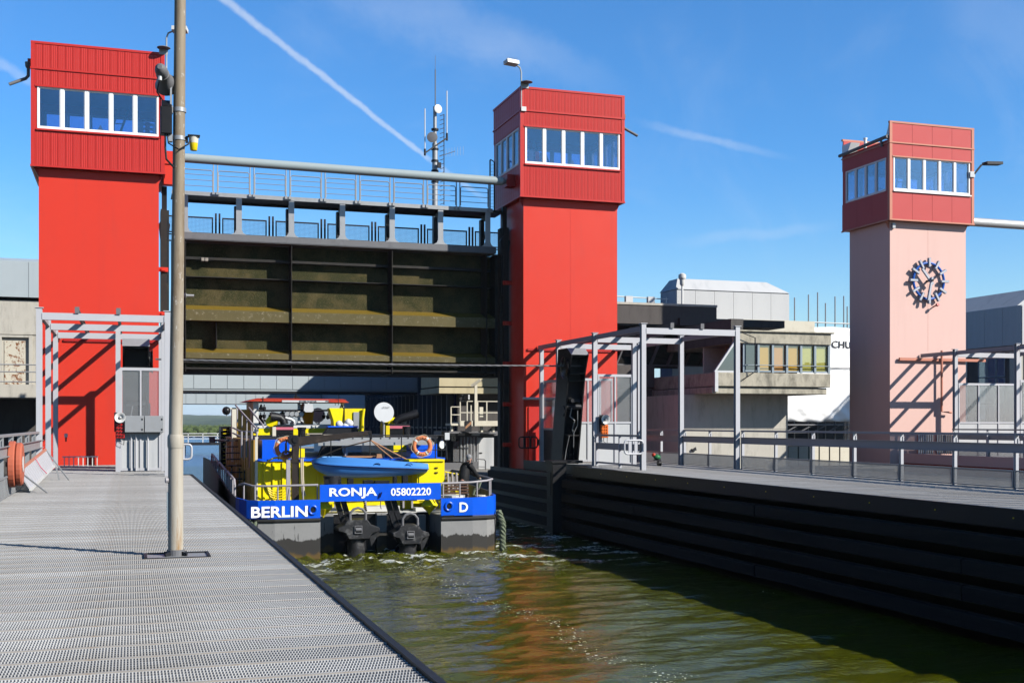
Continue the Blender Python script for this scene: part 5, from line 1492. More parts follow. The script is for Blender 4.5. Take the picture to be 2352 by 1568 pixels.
b = MB(); b.box(qx(1036.5), qx(1046), QY - .04, QY - .02, qz(1012), qz(1001)); sg = part('number_sign', b, 'cream', kb)
lettering('sign_number', '5', sg, (qx(1041.5), QY - .046, qz(1006.5)), .085, .14, 'lettering_black')
b = MB()
for x_a, x_b in ((1033, 1044), (1051, 1066), (1082, 1100)): b.box(qx(x_a), qx(x_b), QY - .15, QY - .03, qz(1000), qz(995))
part('lamp_tray', b, 'hub_grey', kb, kind='stuff')
b = MB(); b.tube([(qx(1075), QY - .1, qz(993)), (qx(1138), QY - .1, qz(995))], .06, 8); part('service_pipe', b, 'steel_grey', kb)
# platform
pf = thing('service_platform', 'platform with white railings above the quay cabin', 'platform', (14.4, 52.7, 1.2))
PYY = 52.5; fx = lambda p_: PX(p_, PYY); fz = lambda p_: PZ(p_, 14.3, PYY)
b = MB(); b.box(fx(1057), fx(1156), PYY, PYY + 1.6, fz(974), fz(969)); b.box(fx(1057), fx(1156), PYY - .03, PYY, fz(978), fz(966)); part('floor', b, 'cream', pf)
for a_, c_ in ((1072, 969), (1095, 969), (1117, 969)): pass
for px_, t_, b_ in ((1057, 922, 975), (1073, 921, 972), (1097, 921, 972), (1118, 921, 972), (1036, 934, 975), (1082, 930, 972)):
    b = MB(); b.box(fx(px_) - .025, fx(px_) + .025, PYY - .02, PYY + .03, fz(b_), fz(t_)); part('rail_post', b, 'cream', pf)
for x_a, x_b, y_ in ((1057, 1156, 921), (1057, 1156, 947), (1036, 1057, 934), (1036, 1057, 952)):
    b = MB(); b.box(fx(x_a), fx(x_b), PYY - .03, PYY + .0, fz(y_) - .02, fz(y_) + .02); part('rail', b, 'cream', pf)
b = MB(); b.box(fx(1036), fx(1052), PYY, PYY + 1, fz(977), fz(972)); part('step', b, 'cream', pf)
for px_ in (1041, 1110, 1137):
    b = MB(); b.box(fx(px_) - .05, fx(px_) + .05, PYY + .2, PYY + .4, fz(992), fz(978)); part('bracket', b, 'cream', pf)
b = MB(); b.box(fx(1068), fx(1082), PYY - .08, PYY - .04, fz(992), fz(966)); ws = part('warning_plate', b, 'steel_dark', pf)
b = MB(); b.prism([(fx(1068), fz(985)), (fx(1068), fz(979)), (fx(1081), fz(966.5)), (fx(1082), fz(973))], PYY - .09, PYY - .08); part('warning_stripe', b, 'rope', ws)
b = MB(); b.box(fx(1103), fx(1112), PYY + .1, PYY + .3, fz(957), fz(934)); part('control_box', b, 'cream', pf)
b = MB(); b.box(fx(1030), fx(1100), PYY + .1, 54.2, fz(995), fz(990)); b.box(fx(1057), 16.0, PYY + .05, PYY + .1, fz(994), fz(992.5)); part('roof_edge', b, 'steel_grey', pf)
cp = thing('camera_mast', 'cream camera mast rising from the service platform', 'camera', (fx(1091), PYY, 1.2))
b = MB(); b.box(fx(1089), fx(1095), PYY - .1, PYY - .04, fz(978), fz(881)); part('mast', b, 'cream', cp)
b = MB(); b.bar((fx(1081), PYY - .15, fz(886)), (fx(1099), PYY - .3, fz(872)), .17, .12); part('camera_housing', b, 'cream', cp)
ft = thing('floodlight', 'black floodlight on the white platform railing', 'floodlight', (fx(1066), PYY, fz(922)))
b = MB(); b.box(fx(1062), fx(1077), PYY - .15, PYY + .15, fz(918), fz(905)); part('housing', b, 'black_gloss', ft, bev=.02)
b = MB(); b.box(fx(1073), fx(1076.5), PYY - .18, PYY - .15, fz(917), fz(906)); part('lens', b, 'hub_grey', ft)
b = MB(); b.bar((fx(1054), PYY - .1, fz(917)), (fx(1064), PYY, fz(912)), .1); part('bracket', b, 'steel_dark', ft)
wlmp = thing('warning_lamp', 'orange warning lamp on a yellow base at the quay rail', 'lamp', (fx(1146), 52.2, fz(1015)))
b = MB(); b.lathe([(0, .11), (.07, .12), (.1, .10)], (fx(1146), 52.2, fz(1001)), (0, -1, 0), 16); part('lens', b, 'lens_orange', wlmp)
b = MB(); b.box(fx(1140), fx(1152), 52.15, 52.28, fz(1016), fz(1008)); part('base', b, 'lamp_yellow', wlmp)
# quay hand rail and step rail
hr = thing('quay_rail', 'dark tube hand rail at the foot of the middle tower', 'railing', (14, 46.6, -.1))
for px_ in (1158, 1174):
    b = MB(); b.tube([(PX(px_, 46.3), 46.3, -.1), (PX(px_, 46.3), 46.3, PZ(992, 14, 46.3))], .03, 6); part('post', b, 'steel_grey', hr)
for y_ in (992, 1018):
    b = MB(); b.tube([(PX(1148, 46.3), 46.3, PZ(y_, 14, 46.3)), (PX(1176, 46.3), 46.3, PZ(y_, 14, 46.3))], .03, 6); part('rail', b, 'steel_grey', hr)
sr = thing('step_rail', 'bent dark hand rail on the quay behind the man', 'railing', (14, 52, -.7))
b = MB(); pts = [(fx(1089), PYY - .3, fz(1053)), (fx(1108), PYY - .3, fz(1055)), (fx(1111), PYY - .3, fz(1058)), (fx(1111), PYY - .3, fz(1088)), (fx(1107), PYY - .3, fz(1091)), (fx(1090), PYY - .3, fz(1089))]
b.tube(pts, .03, 6); b.tube([(fx(1089), PYY - .3, fz(1071)), (fx(1111), PYY - .3, fz(1072))], .02, 6); part('rail', b, 'steel_grey', sr)
# quay wall below
b = MB(); b.box(qx(1018), 15.9, QY - .5, QY + 3, -2.8, qz(1092)); struct('quay_wall', b, 'concrete_dark')

# far rail jetty over the harbour
fj = thing('harbour_jetty', 'white railed jetty far away across the harbour water', 'jetty', (-20, 150, -1))
JY = 150.0; jz = lambda py: PZ(py, PX(470, JY), JY)
b = MB(); b.box(-60, 12, JY, JY + 3, jz(1022), jz(1016)); part('deck', b, 'steel_dark', fj)
for z in (jz(995), jz(1001), jz(1007)):
    b = MB(); b.box(-60, 12, JY - .03, JY + .03, z - .04, z + .04); part('rail', b, 'boat_white', fj)
q = MB(); q.box(-.05, .05, -.03, .03, 0, jz(995) - jz(1016)); me = q.mesh('rail_post', 'boat_white')
for k in range(40): inst('rail_post', me, fj, (-58 + 1.75 * k, JY, jz(1016)))
q = MB(); q.box(-.5, .5, -.5, .5, -2.6, jz(1022)); me = q.mesh('pile', 'steel_dark')
for k in range(9): inst('pile', me, fj, (-50 + 7 * k, JY + 1.5, 0))

# right: building beyond the second trough
rb_ = thing('right_bank_building', 'grey clad building with tall windows right of the pink tower', 'building', (52, 58, -.6))
fxx = 48.2 + 2.2
b = MB(); b.box(fxx + .06, fxx + 12, 57.2, 75, 6.15, 8.5); part('clad_storey', b, 'clad_grey', rb_)
q = MB(); q.box(0, .04, .01, 1.56, 0, 2.3); me = q.mesh('cladding_panel', 'clad_grey')
for k in range(9): inst('cladding_panel', me, rb_, (fxx + .02, 57.2 + 1.57 * k, 6.15))
q = MB(); q.box(.01, 1.6, 0, .04, 0, 2.3); me = q.mesh('cladding_panel', 'clad_grey')
for k in range(5): inst('cladding_panel', me, rb_, (fxx + .06 + 1.6 * k, 57.16, 6.15))
b = MB(); b.prism([(fxx + .5, 8.5), (fxx + 2.2, 9.7), (fxx + 9, 9.7), (fxx + 10, 8.5)], 58.2, 66); part('roof_hood', b, 'clad_grey', rb_)
b = MB(); b.box(fxx + .35, fxx + 12, 57.6, 75, -.6, 6.14); part('wall', b, 'concrete_dark', rb_)
b = MB(); b.box(fxx + .3, fxx + .5, 57.55, 58.5, -.6, 6.14); b.box(fxx + .5, fxx + 12, 57.5, 57.6, -.6, 6.14); part('corner_wall', b, 'concrete', rb_)
for k in range(4):
    ya = 58.9 + 3.4 * k
    for j in range(3):
        for i in range(3):
            b = MB(); yb, zb2 = ya + i * .8, 1.0 + j * 1.65
            b.box(fxx + .28, fxx + .34, yb, yb + .76, zb2, zb2 + .05); b.box(fxx + .28, fxx + .34, yb, yb + .05, zb2 + .05, zb2 + 1.6); b.box(fxx + .28, fxx + .34, yb + .71, yb + .76, zb2 + .05, zb2 + 1.6)
            f = part('window', b, 'blue_panel', rb_)
            b = MB(); b.box(fxx + .30, fxx + .31, yb + .05, yb + .71, zb2 + .05, zb2 + 1.62); part('pane', b, 'poly', f)

# ------------------------------------------------------------------ the work boat
def slab(b, p0, p1, t, bm, Y, d=.1):
    X0, X1 = PX(p0, Y), PX(p1, Y); Xm = (X0 + X1) / 2
    return b.box(X0, X1, Y, Y + d, PZ(bm, Xm, Y), PZ(t, Xm, Y))

M['hull_side'] = paint('scraped dark bulwark', (0.05, 0.052, 0.06), 0.5, var=0.3, vscale=3, dirt=(0.16, 0.15, 0.15), damt=0.6, dscale=2, streak=True)
M['crane_metal'] = paint('oily crane steel', (0.03, 0.022, 0.018), 0.45, var=0.4, vscale=5, dirt=(0.10, 0.07, 0.05), damt=0.6, dscale=4)
M['brown_slat'] = paint('brown bench slat', (0.10, 0.05, 0.03), 0.6)
boat = thing('tug_boat', 'blue and yellow work boat leaving the lock, stern towards us', 'boat', (6.6, 38, WZ))
BY = 33.0
XA, XB, XC, XD = 2.84, 5.06, 8.55, 10.42          # left side, recess, right side
left_arc = [(XA, 50), (XA, 34.2), (2.90, 33.7), (3.06, 33.3), (3.35, 33.08), (3.8, 33.0), (XB, 33.0)]
right_arc = [(XC, 33.0), (9.5, 33.0), (9.95, 33.06), (10.22, 33.22), (10.36, 33.5), (XD, 34.0), (XD, 50)]
zdk = -1.22
b = MB()
b.prism(left_arc + [(XB, 34.5), (XC, 34.5)] + right_arc + [(9.0, 54), (4.4, 54)], -3.2, zdk - .004, 'z')
part('lower_hull', b, 'hull', boat)
b = MB(); b.prism([(XA + .05, 50), (XA + .05, 34.2), (3.1, 33.3), (3.8, 33.06), (XB - .02, 33.06), (XB - .02, 34.42), (XC + .02, 34.42), (XC + .02, 33.06), (9.5, 33.06), (10.2, 33.3), (XD - .05, 34.2), (XD - .05, 50)], zdk, zdk + .01, 'z')
part('deck', b, 'boat_white', boat)
ztL, zbL = PZ(1148.5, 4, 33), PZ(1193, 4, 33)
ztR, zbR = PZ(1141, 9.5, 33), PZ(1187, 9.5, 33)
b = MB(); b.wall(left_arc[1:], zbL, [ztL + .03] * 2 + [ztL] * 4, .05)
bl = part('stern_bulwark', b, 'blue', boat)
b = MB(); b.wall(right_arc[:6], zbR, [ztR - .02, ztR - .01, ztR, ztR + .02, ztR + .03, ztR + .04], .05)
br_ = part('stern_bulwark', b, 'blue', boat)
lettering('name_lettering', 'BERLIN', bl, (PX(642.5, 32.97), 32.985, PZ(1174, 4.3, 33)), 1.55, .305, 'lettering_white', bold=.026)
lettering('name_lettering', 'D', br_, (PX(1065.5, 32.97), 32.985, PZ(1163.5, 9.5, 33)), .26, .285, 'lettering_white', bold=.026)
b = MB(); b.tube([(x, y, zbL - .03) for x, y in left_arc[1:]], .055, 8); part('rub_rail', b, 'rubber', boat)
b = MB(); b.tube([(x, y, zbR - .03) for x, y in right_arc[:6]], .055, 8); part('rub_rail', b, 'rubber', boat)
# fairleads: ring round a dark opening, slot below
for px_, py_, Xm in ((718.5, 1170, 5), (1031, 1162, 8.8)):
    x, z = PX(px_, 33), PZ(py_, Xm, 33)
    b = MB(); b.tube([(x + .105 * math.cos(a), 32.985, z + .115 * math.sin(a)) for a in [2 * math.pi * k / 20 for k in range(20)]], .035, 8, True); f = part('fairlead', b, 'blue', boat, smooth=True)
    b = MB(); b.lathe([(0, .075), (.012, .075)], (x, 32.998, z), (0, -1, 0), 20); part('opening', b, 'black', f)
    b = MB(); b.box(x - .18, x + .16, 32.985, 33.0, z - .30, z - .26); part('slot', b, 'black', f)
b = MB(); b.box(PX(1150, 33) - .05, PX(1150, 33) + .02, 33.25, 33.3, -1.2, -1.1)
# side bulwark running forward on the left, dark and scraped
ys_ = [34.25, 36, 38, 40, 42, 44, 46, 48, 50]
b = MB(); b.wall([(XA, y) for y in reversed(ys_)], -1.5, [min(.06, -.66 + .66 * ((y - 34.25) / 10.75) ** 1.5) for y in reversed(ys_)], .05)
part('side_bulwark', b, 'hull_side', boat)
b = MB(); b.wall([(XD, y) for y in ys_], -1.5, [-.60 + .5 * ((y - 34.25) / 12) for y in ys_], .05)
part('side_bulwark', b, 'hull_side', boat)
q = []
for (ya, yb) in ((35.0, 37.8), (38.1, 41.3), (41.6, 45.2)):
    b = MB(); za = -1.1 + .55 * ((ya - 34) / 11); zb_ = -1.1 + .55 * ((yb - 34) / 11)
    b.tube([(XA + .04, ya, za), (XA + .04, ya, za + .72), (XA + .04, ya + .2, za + .86), (XA + .04, yb - .2, zb_ + .86), (XA + .04, yb, zb_ + .7), (XA + .04, yb, zb_)], .035, 6)
    for k in range(1, 4): yy = ya + (yb - ya) * k / 4; zz = za + (zb_ - za) * k / 4; b.bar((XA + .04, yy, zz), (XA + .04, yy, zz + .84), .035, .12)
    part('side_rail', b, 'brown_grey', boat)
b = MB(); b.wall([(XA + .03, y) for y in (41.2, 38, 36.2)], -1.2, [-.35, -.55, -.75], -.03); part('spray_board', b, 'hull_side', boat)
# name board
NB = 33.05
nb = MB(); slab(nb, 735, 1013, 1110.5, 1149, NB, .06); nbo = part('name_board', nb, 'blue', boat)
nz = PZ(1131, 6.8, NB)
lettering('name_lettering', 'RONJA', nbo, (PX(811.5, NB), NB - .008, PZ(1131.5, 6.2, NB)), 1.36, .31, 'lettering_white', bold=.026)
lettering('number_lettering', '05802220', nbo, (PX(944, NB), NB - .008, PZ(1128.5, 7.6, NB)), 1.18, .222, 'lettering_white', bold=.022)
b = MB(); b.bar((PX(872, NB), NB - .04, PZ(1141, 7, NB)), (PX(876, NB), NB - .05, PZ(1129, 7, NB)), .035); part('flag_socket', b, 'blue_dark', boat)
b = MB(); b.tube([(PX(874, NB), NB - .03, PZ(1150, 7, NB)), (PX(873, NB), NB - .03, PZ(1160, 7, NB)), (PX(875, NB), NB - .03, PZ(1168, 7, NB))], .012, 5); part('lanyard', b, 'blue_dark', boat)
# recess: black sheet put in for its shade, light ledges, beams
b = MB(); b.box(XB, XC, 34.47, 34.49, -3.1, zdk - .01); part('recess_shade_sheet', b, 'black', boat)
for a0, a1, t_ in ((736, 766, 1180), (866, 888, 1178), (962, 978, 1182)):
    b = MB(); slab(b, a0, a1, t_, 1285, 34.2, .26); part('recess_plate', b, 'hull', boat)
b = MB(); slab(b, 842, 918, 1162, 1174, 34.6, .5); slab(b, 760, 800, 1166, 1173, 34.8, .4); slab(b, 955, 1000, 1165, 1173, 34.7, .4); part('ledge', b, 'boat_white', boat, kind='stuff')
b = MB()
for p_ in (768, 838, 925, 945, 1003): slab(b, p_, p_ + 4, 1150, 1166, 34.2, .06)
part('ledge_post', b, 'brown_grey', boat, kind='stuff')
b = MB(); slab(b, 742, 790, 1150, 1157, 34.5, .1); slab(b, 945, 1010, 1150, 1155, 34.9, .1); part('yellow_beam', b, 'yellow', boat, kind='stuff')

# thruster units
def thruster(px_, py_, w):
    x, z = PX(px_, BY + .1), PZ(py_, PX(px_, BY), BY)
    s = w / 2; y = BY + .05
    b = MB()
    b.prism([(-.24 * w + x, z + .27), (.20 * w + x, z + .27), (.28 * w + x, z + .12), (.46 * w + x, z + .04), (.47 * w + x, z - .06), (.30 * w + x, z - .12), (.24 * w + x, z - .28), (-.20 * w + x, z - .28), (-.27 * w + x, z - .10), (-.43 * w + x, z - .04), (-.43 * w + x, z + .05), (-.30 * w + x, z + .12)], y + .05, y + .75)
    hs_ = part('thruster_housing', b, 'hull_dark', boat, bev=.02)
    b = MB(); b.box(x - .11, x - .09, y - .0, y + .05, z - .09, z + .09); b.box(x + .09, x + .11, y, y + .05, z - .09, z + .09); b.box(x - .11, x + .11, y, y + .05, z + .09, z + .11); b.box(x - .11, x + .11, y, y + .05, z - .11, z - .09)
    part('window_rim', b, 'steel_grey', hs_)
    b = MB(); b.lathe([(-.08, .06), (.08, .06)], (x, y + .03, z), (1, 0, 0), 10); part('shaft_end', b, 'steel_grey', hs_)
    b = MB(); b.box(x - .09, x + .09, y + .04, y + .049, z - .09, z + .09); part('opening', b, 'black', hs_)
    b = MB(); b.tube([(x - .22, y + .1, z + .25), (x - .22, y + .1, z + .46), (x - .13, y + .1, z + .57), (x, y + .1, z + .61), (x + .13, y + .1, z + .57), (x + .22, y + .1, z + .46), (x + .22, y + .1, z + .25)], .038, 8)
    part('lifting_hoop', b, 'steel_grey', hs_, smooth=True)
    b = MB(); b.lathe([(0, .25), (.4, .25), (.9, .23)], (x + .0, y + .42, z - .26), (0, 0, -1), 18); b.lathe([(0, .27), (.05, .27)], (x, y + .42, z - .32), (0, 0, -1), 18); part('leg_tube', b, 'hull_dark', boat, smooth=True)
    for dx in (.26, .44):
        b = MB(); b.prism([(x - dx + .0, z + .2), (x - dx + .14, z + .2), (x - dx - .1, z + 1.02), (x - dx - .26, z + 1.02)], y + .35, y + .5); part('strut', b, 'black', boat)
    b = MB(); b.prism([(x + .25 * w, z - .1), (x + .48 * w, z + .0), (x + .47 * w, z - .12), (x + .38 * w, z - .35), (x + .30 * w, z - .5)], y + .2, y + .3); part('fin', b, 'hull_dark', boat)
    b = MB(); b.lathe([(-.16, .34), (.16, .30)], (x + .08, y + 1.1, z - .62), (0, 1, 0), 20); part('nozzle', b, 'black', boat)
M['hull_dark'] = paint('tar black casting', (0.028, 0.028, 0.03), 0.4, var=0.4, vscale=6, dirt=(0.20, 0.20, 0.20), damt=0.7, dscale=4, bump=0.5, bscale=14)
thruster(823, 1216, 1.34)
thruster(943, 1228, 1.20)
b = MB()
for k in range(6): b.tube([(PX(836 + 1.0 * k, 33.4), 33.4, PZ(1150 + 4 * k, 6.4, 33.4)), (PX(836 + 1.0 * k, 33.4), 33.4, PZ(1153 + 4 * k, 6.4, 33.4))], .03, 6)
for k in range(6): b.tube([(PX(920 + .8 * k, 33.4), 33.4, PZ(1150 + 4 * k, 7.4, 33.4)), (PX(920 + .8 * k, 33.4), 33.4, PZ(1153 + 4 * k, 7.4, 33.4))], .03, 6)
part('chain', b, 'steel_dark', boat, kind='stuff')
# diamond marker buoys
def diamond(px_, t_, m_, b_, hw, label, Y=33.2):
    x = PX(px_, Y); zt, zm, zb_ = PZ(t_, x, Y), PZ(m_, x, Y), PZ(b_, x, Y)
    b = MB(); b.lathe([(0, .01), (.05, .03), (zm - zb_ - .02, hw), (zm - zb_ + .02, hw), (zt - zb_, .10), (zt - zb_ + .02, .04)], (x, Y + hw, zb_), (0, 0, 1), 8)
    solo('marker_buoy', b, 'yellow', label, 'buoy', (x, Y + hw, zb_), 'yellow marker buoys at the stern')
diamond(746, 1150, 1168, 1190, .25, 'yellow diamond buoy left under the name board', 33.3)
diamond(991, 1144, 1161, 1183, .25, 'yellow diamond buoy right under the name board', 33.25)

# deck house: yellow walls, ribs, blue top
AY = 35.75
b = MB(); x0, x1 = PX(592, AY), PX(1020, AY); zt, zb_ = PZ(1057, 6.5, AY), zdk
b.box(x0, x1, AY, 46, zdk + .01, zt)
dh = part('deck_house', b, 'yellow', boat)
q = MB(); q.box(-.03, .03, -.05, 0, 0, zt - zdk - .06); me = q.mesh('rib', 'yellow')
for p_ in (606, 628, 650, 700, 730, 765, 905, 930): inst('rib', me, boat, (PX(p_, AY), AY - .001, zdk + .02))
b = MB(); b.box(x0 - .02, x1 + .02, AY - .06, 46, zt, zt + .06); part('house_top', b, 'blue', boat)
b = MB(); b.box(x0 + .2, PX(665, 36.4), 36.4, 45, zt + .06, PZ(1010, 4, 36.4)); b.box(PX(943, 36.6), PX(1004, 36.6), 36.6, 45, zt + .06, PZ(1019, 8.5, 36.6)); part('coaming', b, 'blue', boat, kind='stuff')
b = MB(); slab(b, 640, 700, 1030, 1050, 37, 1); slab(b, 904, 941, 1020, 1037, 37.2, 1.0); part('vent_trunk', b, 'yellow', boat, kind='stuff')
b = MB(); slab(b, 586, 592, 1003, 1150, AY - .05, .1); part('corner_post', b, 'cream', boat)
b = MB(); slab(b, 574, 585, 1008, 1152, 36.2, .4); part('corner_post', b, 'blue_dark', boat)
# right hand yellow locker with door and hinges
LY = 35.0
b = MB(); slab(b, 958, 1021, 1059, 1149, LY, .8); lk = part('locker', b, 'yellow', boat)
b = MB(); slab(b, 940, 1021, 1054.5, 1059, LY - .06, .9); part('locker_lid', b, 'yellow', lk)
b = MB(); x_a, x_b = PX(962, LY), PX(1000, LY); z_a, z_b = PZ(1128, 9, LY), PZ(1066, 9, LY)
b.prism([(x_a, z_a), (x_b - .06, z_a), (x_b, z_a + .08), (x_b, z_b - .08), (x_b - .06, z_b), (x_a, z_b)], LY - .03, LY - .002); dr = part('locker_door', b, 'yellow', lk)
for y_ in (1074, 1085, 1119):
    b = MB(); slab(b, 999, 1006, y_ - 1.5, y_ + 1.5, LY - .06, .04); part('hinge', b, 'black', lk)
# side wall of the house, aged
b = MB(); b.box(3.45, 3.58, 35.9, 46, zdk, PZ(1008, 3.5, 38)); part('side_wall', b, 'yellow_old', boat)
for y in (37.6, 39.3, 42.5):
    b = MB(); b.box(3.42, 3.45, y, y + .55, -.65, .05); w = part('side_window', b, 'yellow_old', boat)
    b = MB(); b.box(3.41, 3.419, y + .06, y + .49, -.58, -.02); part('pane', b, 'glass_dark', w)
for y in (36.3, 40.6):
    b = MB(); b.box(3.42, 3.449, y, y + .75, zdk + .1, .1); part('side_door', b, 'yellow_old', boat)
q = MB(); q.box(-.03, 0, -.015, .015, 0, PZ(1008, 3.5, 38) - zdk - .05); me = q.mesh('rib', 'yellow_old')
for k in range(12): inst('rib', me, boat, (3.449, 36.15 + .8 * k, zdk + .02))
# deck over the house with rails
b = MB(); slab(b, 596, 1006, 1002, 1008, 37.5, 8); part('boat_deck', b, 'steel_dark', boat)
b = MB()
for p_ in (555, 566, 578, 590):
    b.tube([(PX(p_, 37), 37, PZ(1050, 3.2, 37)), (PX(p_, 37), 37, PZ(990, 3.2, 37))], .03, 6)
for y_ in (990, 1002): b.tube([(PX(535, 42), 42, PZ(y_ - 8, 3.4, 42)), (PX(552, 38), 38, PZ(y_, 3.2, 38)), (PX(592, 37), 37, PZ(y_ + 3, 3.6, 37))], .03, 6)
b.tube([(PX(541, 40), 40, PZ(930, 3.4, 40)), (PX(590, 37.2), 37.2, PZ(985, 3.6, 37.2))], .03, 6); b.tube([(PX(572, 40), 40, PZ(936, 3.4, 40)), (PX(604, 37.2), 37.2, PZ(976, 3.6, 37.2)), (PX(606, 37.2), 37.2, PZ(982, 3.6, 37.2))], .03, 6)
for p_, t_ in ((545, 938), (556, 950), (567, 963), (578, 975)): b.tube([(PX(p_, 39), 39, PZ(t_, 3.4, 39)), (PX(p_, 39), 39, PZ(t_ + 32, 3.4, 39))], .022, 6)
part('stair_rail', b, 'brown_grey', boat, kind='stuff')
for k in range(8):
    b = MB(); y = 38.2 + .35 * k; b.box(3.0, 3.6, y, y + .25, -.55 + .2 * k, -.51 + .2 * k); part('stair_tread', b, 'steel_dark', boat)
b = MB()
for p_ in (560, 575, 640, 690, 760, 850, 922, 1000, 1025):
    b.tube([(PX(p_, 35.4), 35.4, PZ(1054, 6, 35.4)), (PX(p_, 35.4), 35.4, PZ(998, 6, 35.4))], .018, 6)
b.tube([(PX(850, 35.4), 35.4, PZ(999, 7, 35.4)), (PX(1025, 35.4), 35.4, PZ(1000, 8.5, 35.4)), (PX(1027, 35.4), 35.4, PZ(1056, 8.5, 35.4))], .02, 6)
b.tube([(PX(850, 35.4), 35.4, PZ(1033, 7, 35.4)), (PX(1027, 35.4), 35.4, PZ(1033, 8.5, 35.4))], .015, 6)
part('deck_rail', b, 'steel_dark', boat, kind='stuff')
b = MB(); x_a, x_b = PX(745, 36), PX(990, 36); z_ = PZ(1009, 7.5, 36); b.box(x_a + .5, x_b, 36, 36.5, z_ - .03, z_ + .06); b.add([(x_a - .25, 35.6, z_ - .16), (x_b, 35.6, z_ - .12), (x_b, 36, z_ - .03), (x_a, 36, z_ - .03)], [(0, 1, 2, 3)]); b.box(x_a - .25, x_b, 35.58, 35.6, z_ - .17, z_ - .08)
part('white_catwalk', b, 'galv', boat)
b = MB()
for k in range(10): b.lathe([(0, .025), (.01, .025)], (x_a + .3 + .29 * k, 35.999, z_ + .04), (0, -1, 0), 8)
part('catwalk_hole', b, 'steel_dark', boat, kind='stuff')
for (a0, a1, t_, b_) in ((744, 824, 981, 997), (733, 788, 1019, 1046)):
    b = MB(); xa_, xb_ = PX(a0, 36.8), PX(a1, 36.8); zt_, zb2 = PZ(t_, 6.2, 36.8), PZ(b_, 6.2, 36.8)
    b.prism([(xa_, zb2), (xb_, zb2), (xb_ - .05, zt_), (xa_ + .16, zt_)], 36.8, 37.2); h = part('wind_screen', b, 'black', boat)
    if t_ < 1000:
        b = MB(); b.box(xa_ + .12, xb_ - .02, 36.76, 37.24, zt_, zt_ + .045); part('screen_rim', b, 'blue', h)
b = MB()
for i, (p0_, p1_, y_) in enumerate(((705, 745, 996), (715, 760, 999), (745, 800, 997.5))): slab(b, p0_, p1_, y_ - 1.5, y_ + 1.5, 38 + .1 * i, .3)
part('deck_plank', b, 'wood_grey', boat, kind='stuff')
# engine casings, vents and exhausts
for (a0, a1, t_, b_) in ((632, 674, 976, 1000), (893, 941, 973, 1000)):
    Y = 38.6; b = MB(); slab(b, a0, a1, t_, b_, Y, 1.4); cs = part('engine_casing', b, 'black', boat)
    b = MB(); slab(b, a0 - .5, a1 + .5, t_ + 4.5, t_ + 10.5, Y - .03, .03); part('pink_band', b, 'pink_band', cs)
    for k in range(4):
        b = MB(); slab(b, a0 + 3, a1 - 3, t_ + 12.5 + 3 * k, t_ + 13.6 + 3 * k, Y - .04, .04); part('louvre', b, 'steel_dark', cs)
    b = MB(); slab(b, a0 - 6, a0 + 2, t_ + 4, b_ + 1, Y - .2, .18); part('side_board', b, 'cream' if a0 < 700 else 'yellow', cs)
def horn_vent(pts, r, Y, mat='yellow'):
    b = MB(); b.tube([(PX(p, Y), Y + dy, PZ(q, 6, Y)) for p, q, dy in pts], r, 12); return part('air_vent', b, mat, boat, smooth=True)
horn_vent([(628, 998, 0), (628, 978, 0), (627, 972, -.05), (622, 967, -.2)], [.12, .12, .17, .2], 39.2)
horn_vent([(888, 1000, 0), (886, 972, 0), (884, 962, -.1)], [.13, .15, .2], 39.2)
horn_vent([(896, 1000, 0), (896, 958, 0)], [.17, .17], 39.4)
b = MB(); Y = 39.5; xa_, xb_ = PX(755, Y), PX(789, Y); xc_, xd_ = PX(764, Y), PX(786, Y); za_, zb2 = PZ(937, 6, Y), PZ(980, 6, Y); zm_ = PZ(962, 6, Y)
b.prism([(xa_, za_), (xa_ + .02, zm_ + .3), (xc_, zm_ - .05), (xc_ + .02, zb2), (xd_, zb2), (xd_, zm_ - .05), (xb_, za_)], Y, Y + .45); part('air_vent', b, 'yellow', boat, bev=.03)
b = MB(); b.tube([(PX(676, 39), 39, PZ(975, 5, 39)), (PX(675, 39), 39, PZ(967, 5, 39)), (PX(669, 39), 39, PZ(963, 5, 39)), (PX(655, 39), 39, PZ(959, 5, 39))], .05, 8); part('silencer_pipe', b, 'galv', boat, smooth=True)
for dy_, off in ((0, 0), (.4, 6)):
    b = MB(); b.tube([(PX(652 + off, 39), 39 + dy_, PZ(974, 5, 39)), (PX(650 + off, 39), 39 + dy_, PZ(965, 5, 39)), (PX(644 + off, 39), 39 + dy_, PZ(959, 5, 39)), (PX(622 + off, 39), 39 + dy_, PZ(957, 5, 39))], [.12, .12, .13, .17], 12); part('exhaust_pipe', b, 'black', boat, smooth=True)
b = MB(); b.tube([(PX(907, 39), 39, PZ(972, 8, 39)), (PX(910, 39), 39, PZ(966, 8, 39)), (PX(921, 39), 39, PZ(960, 8, 39)), (PX(940, 39), 39, PZ(955, 8, 39)), (PX(959, 39), 39, PZ(949, 8, 39))], [.10, .11, .13, .14, .16], 12); part('exhaust_pipe', b, 'black', boat, smooth=True)
b = MB(); b.tube([(PX(927, 39.2), 39.2, PZ(973, 8, 39)), (PX(932, 39.2), 39.2, PZ(960, 8, 39)), (PX(944, 39.2), 39.2, PZ(955, 8, 39))], .08, 8); part('exhaust_pipe', b, 'wood_grey', boat, smooth=True)
for p_, q_ in ((693, 998), (934, 996)):
    b = MB(); b.lathe([(0, .12), (.3, .12), (.31, .14), (.38, .14)], (PX(p_, 37.6), 37.6, PZ(q_ + 10, 6, 37.6)), n=14); part('tank_cap', b, 'black_gloss', boat, smooth=True)
b = MB(); b.tube([(PX(794, 37.4), 37.4, PZ(1053, 6.3, 37.4)), (PX(794, 37.4), 37.4, PZ(984, 6.3, 37.4))], .055, 10); part('antenna_post', b, 'galv_light', boat, smooth=True)
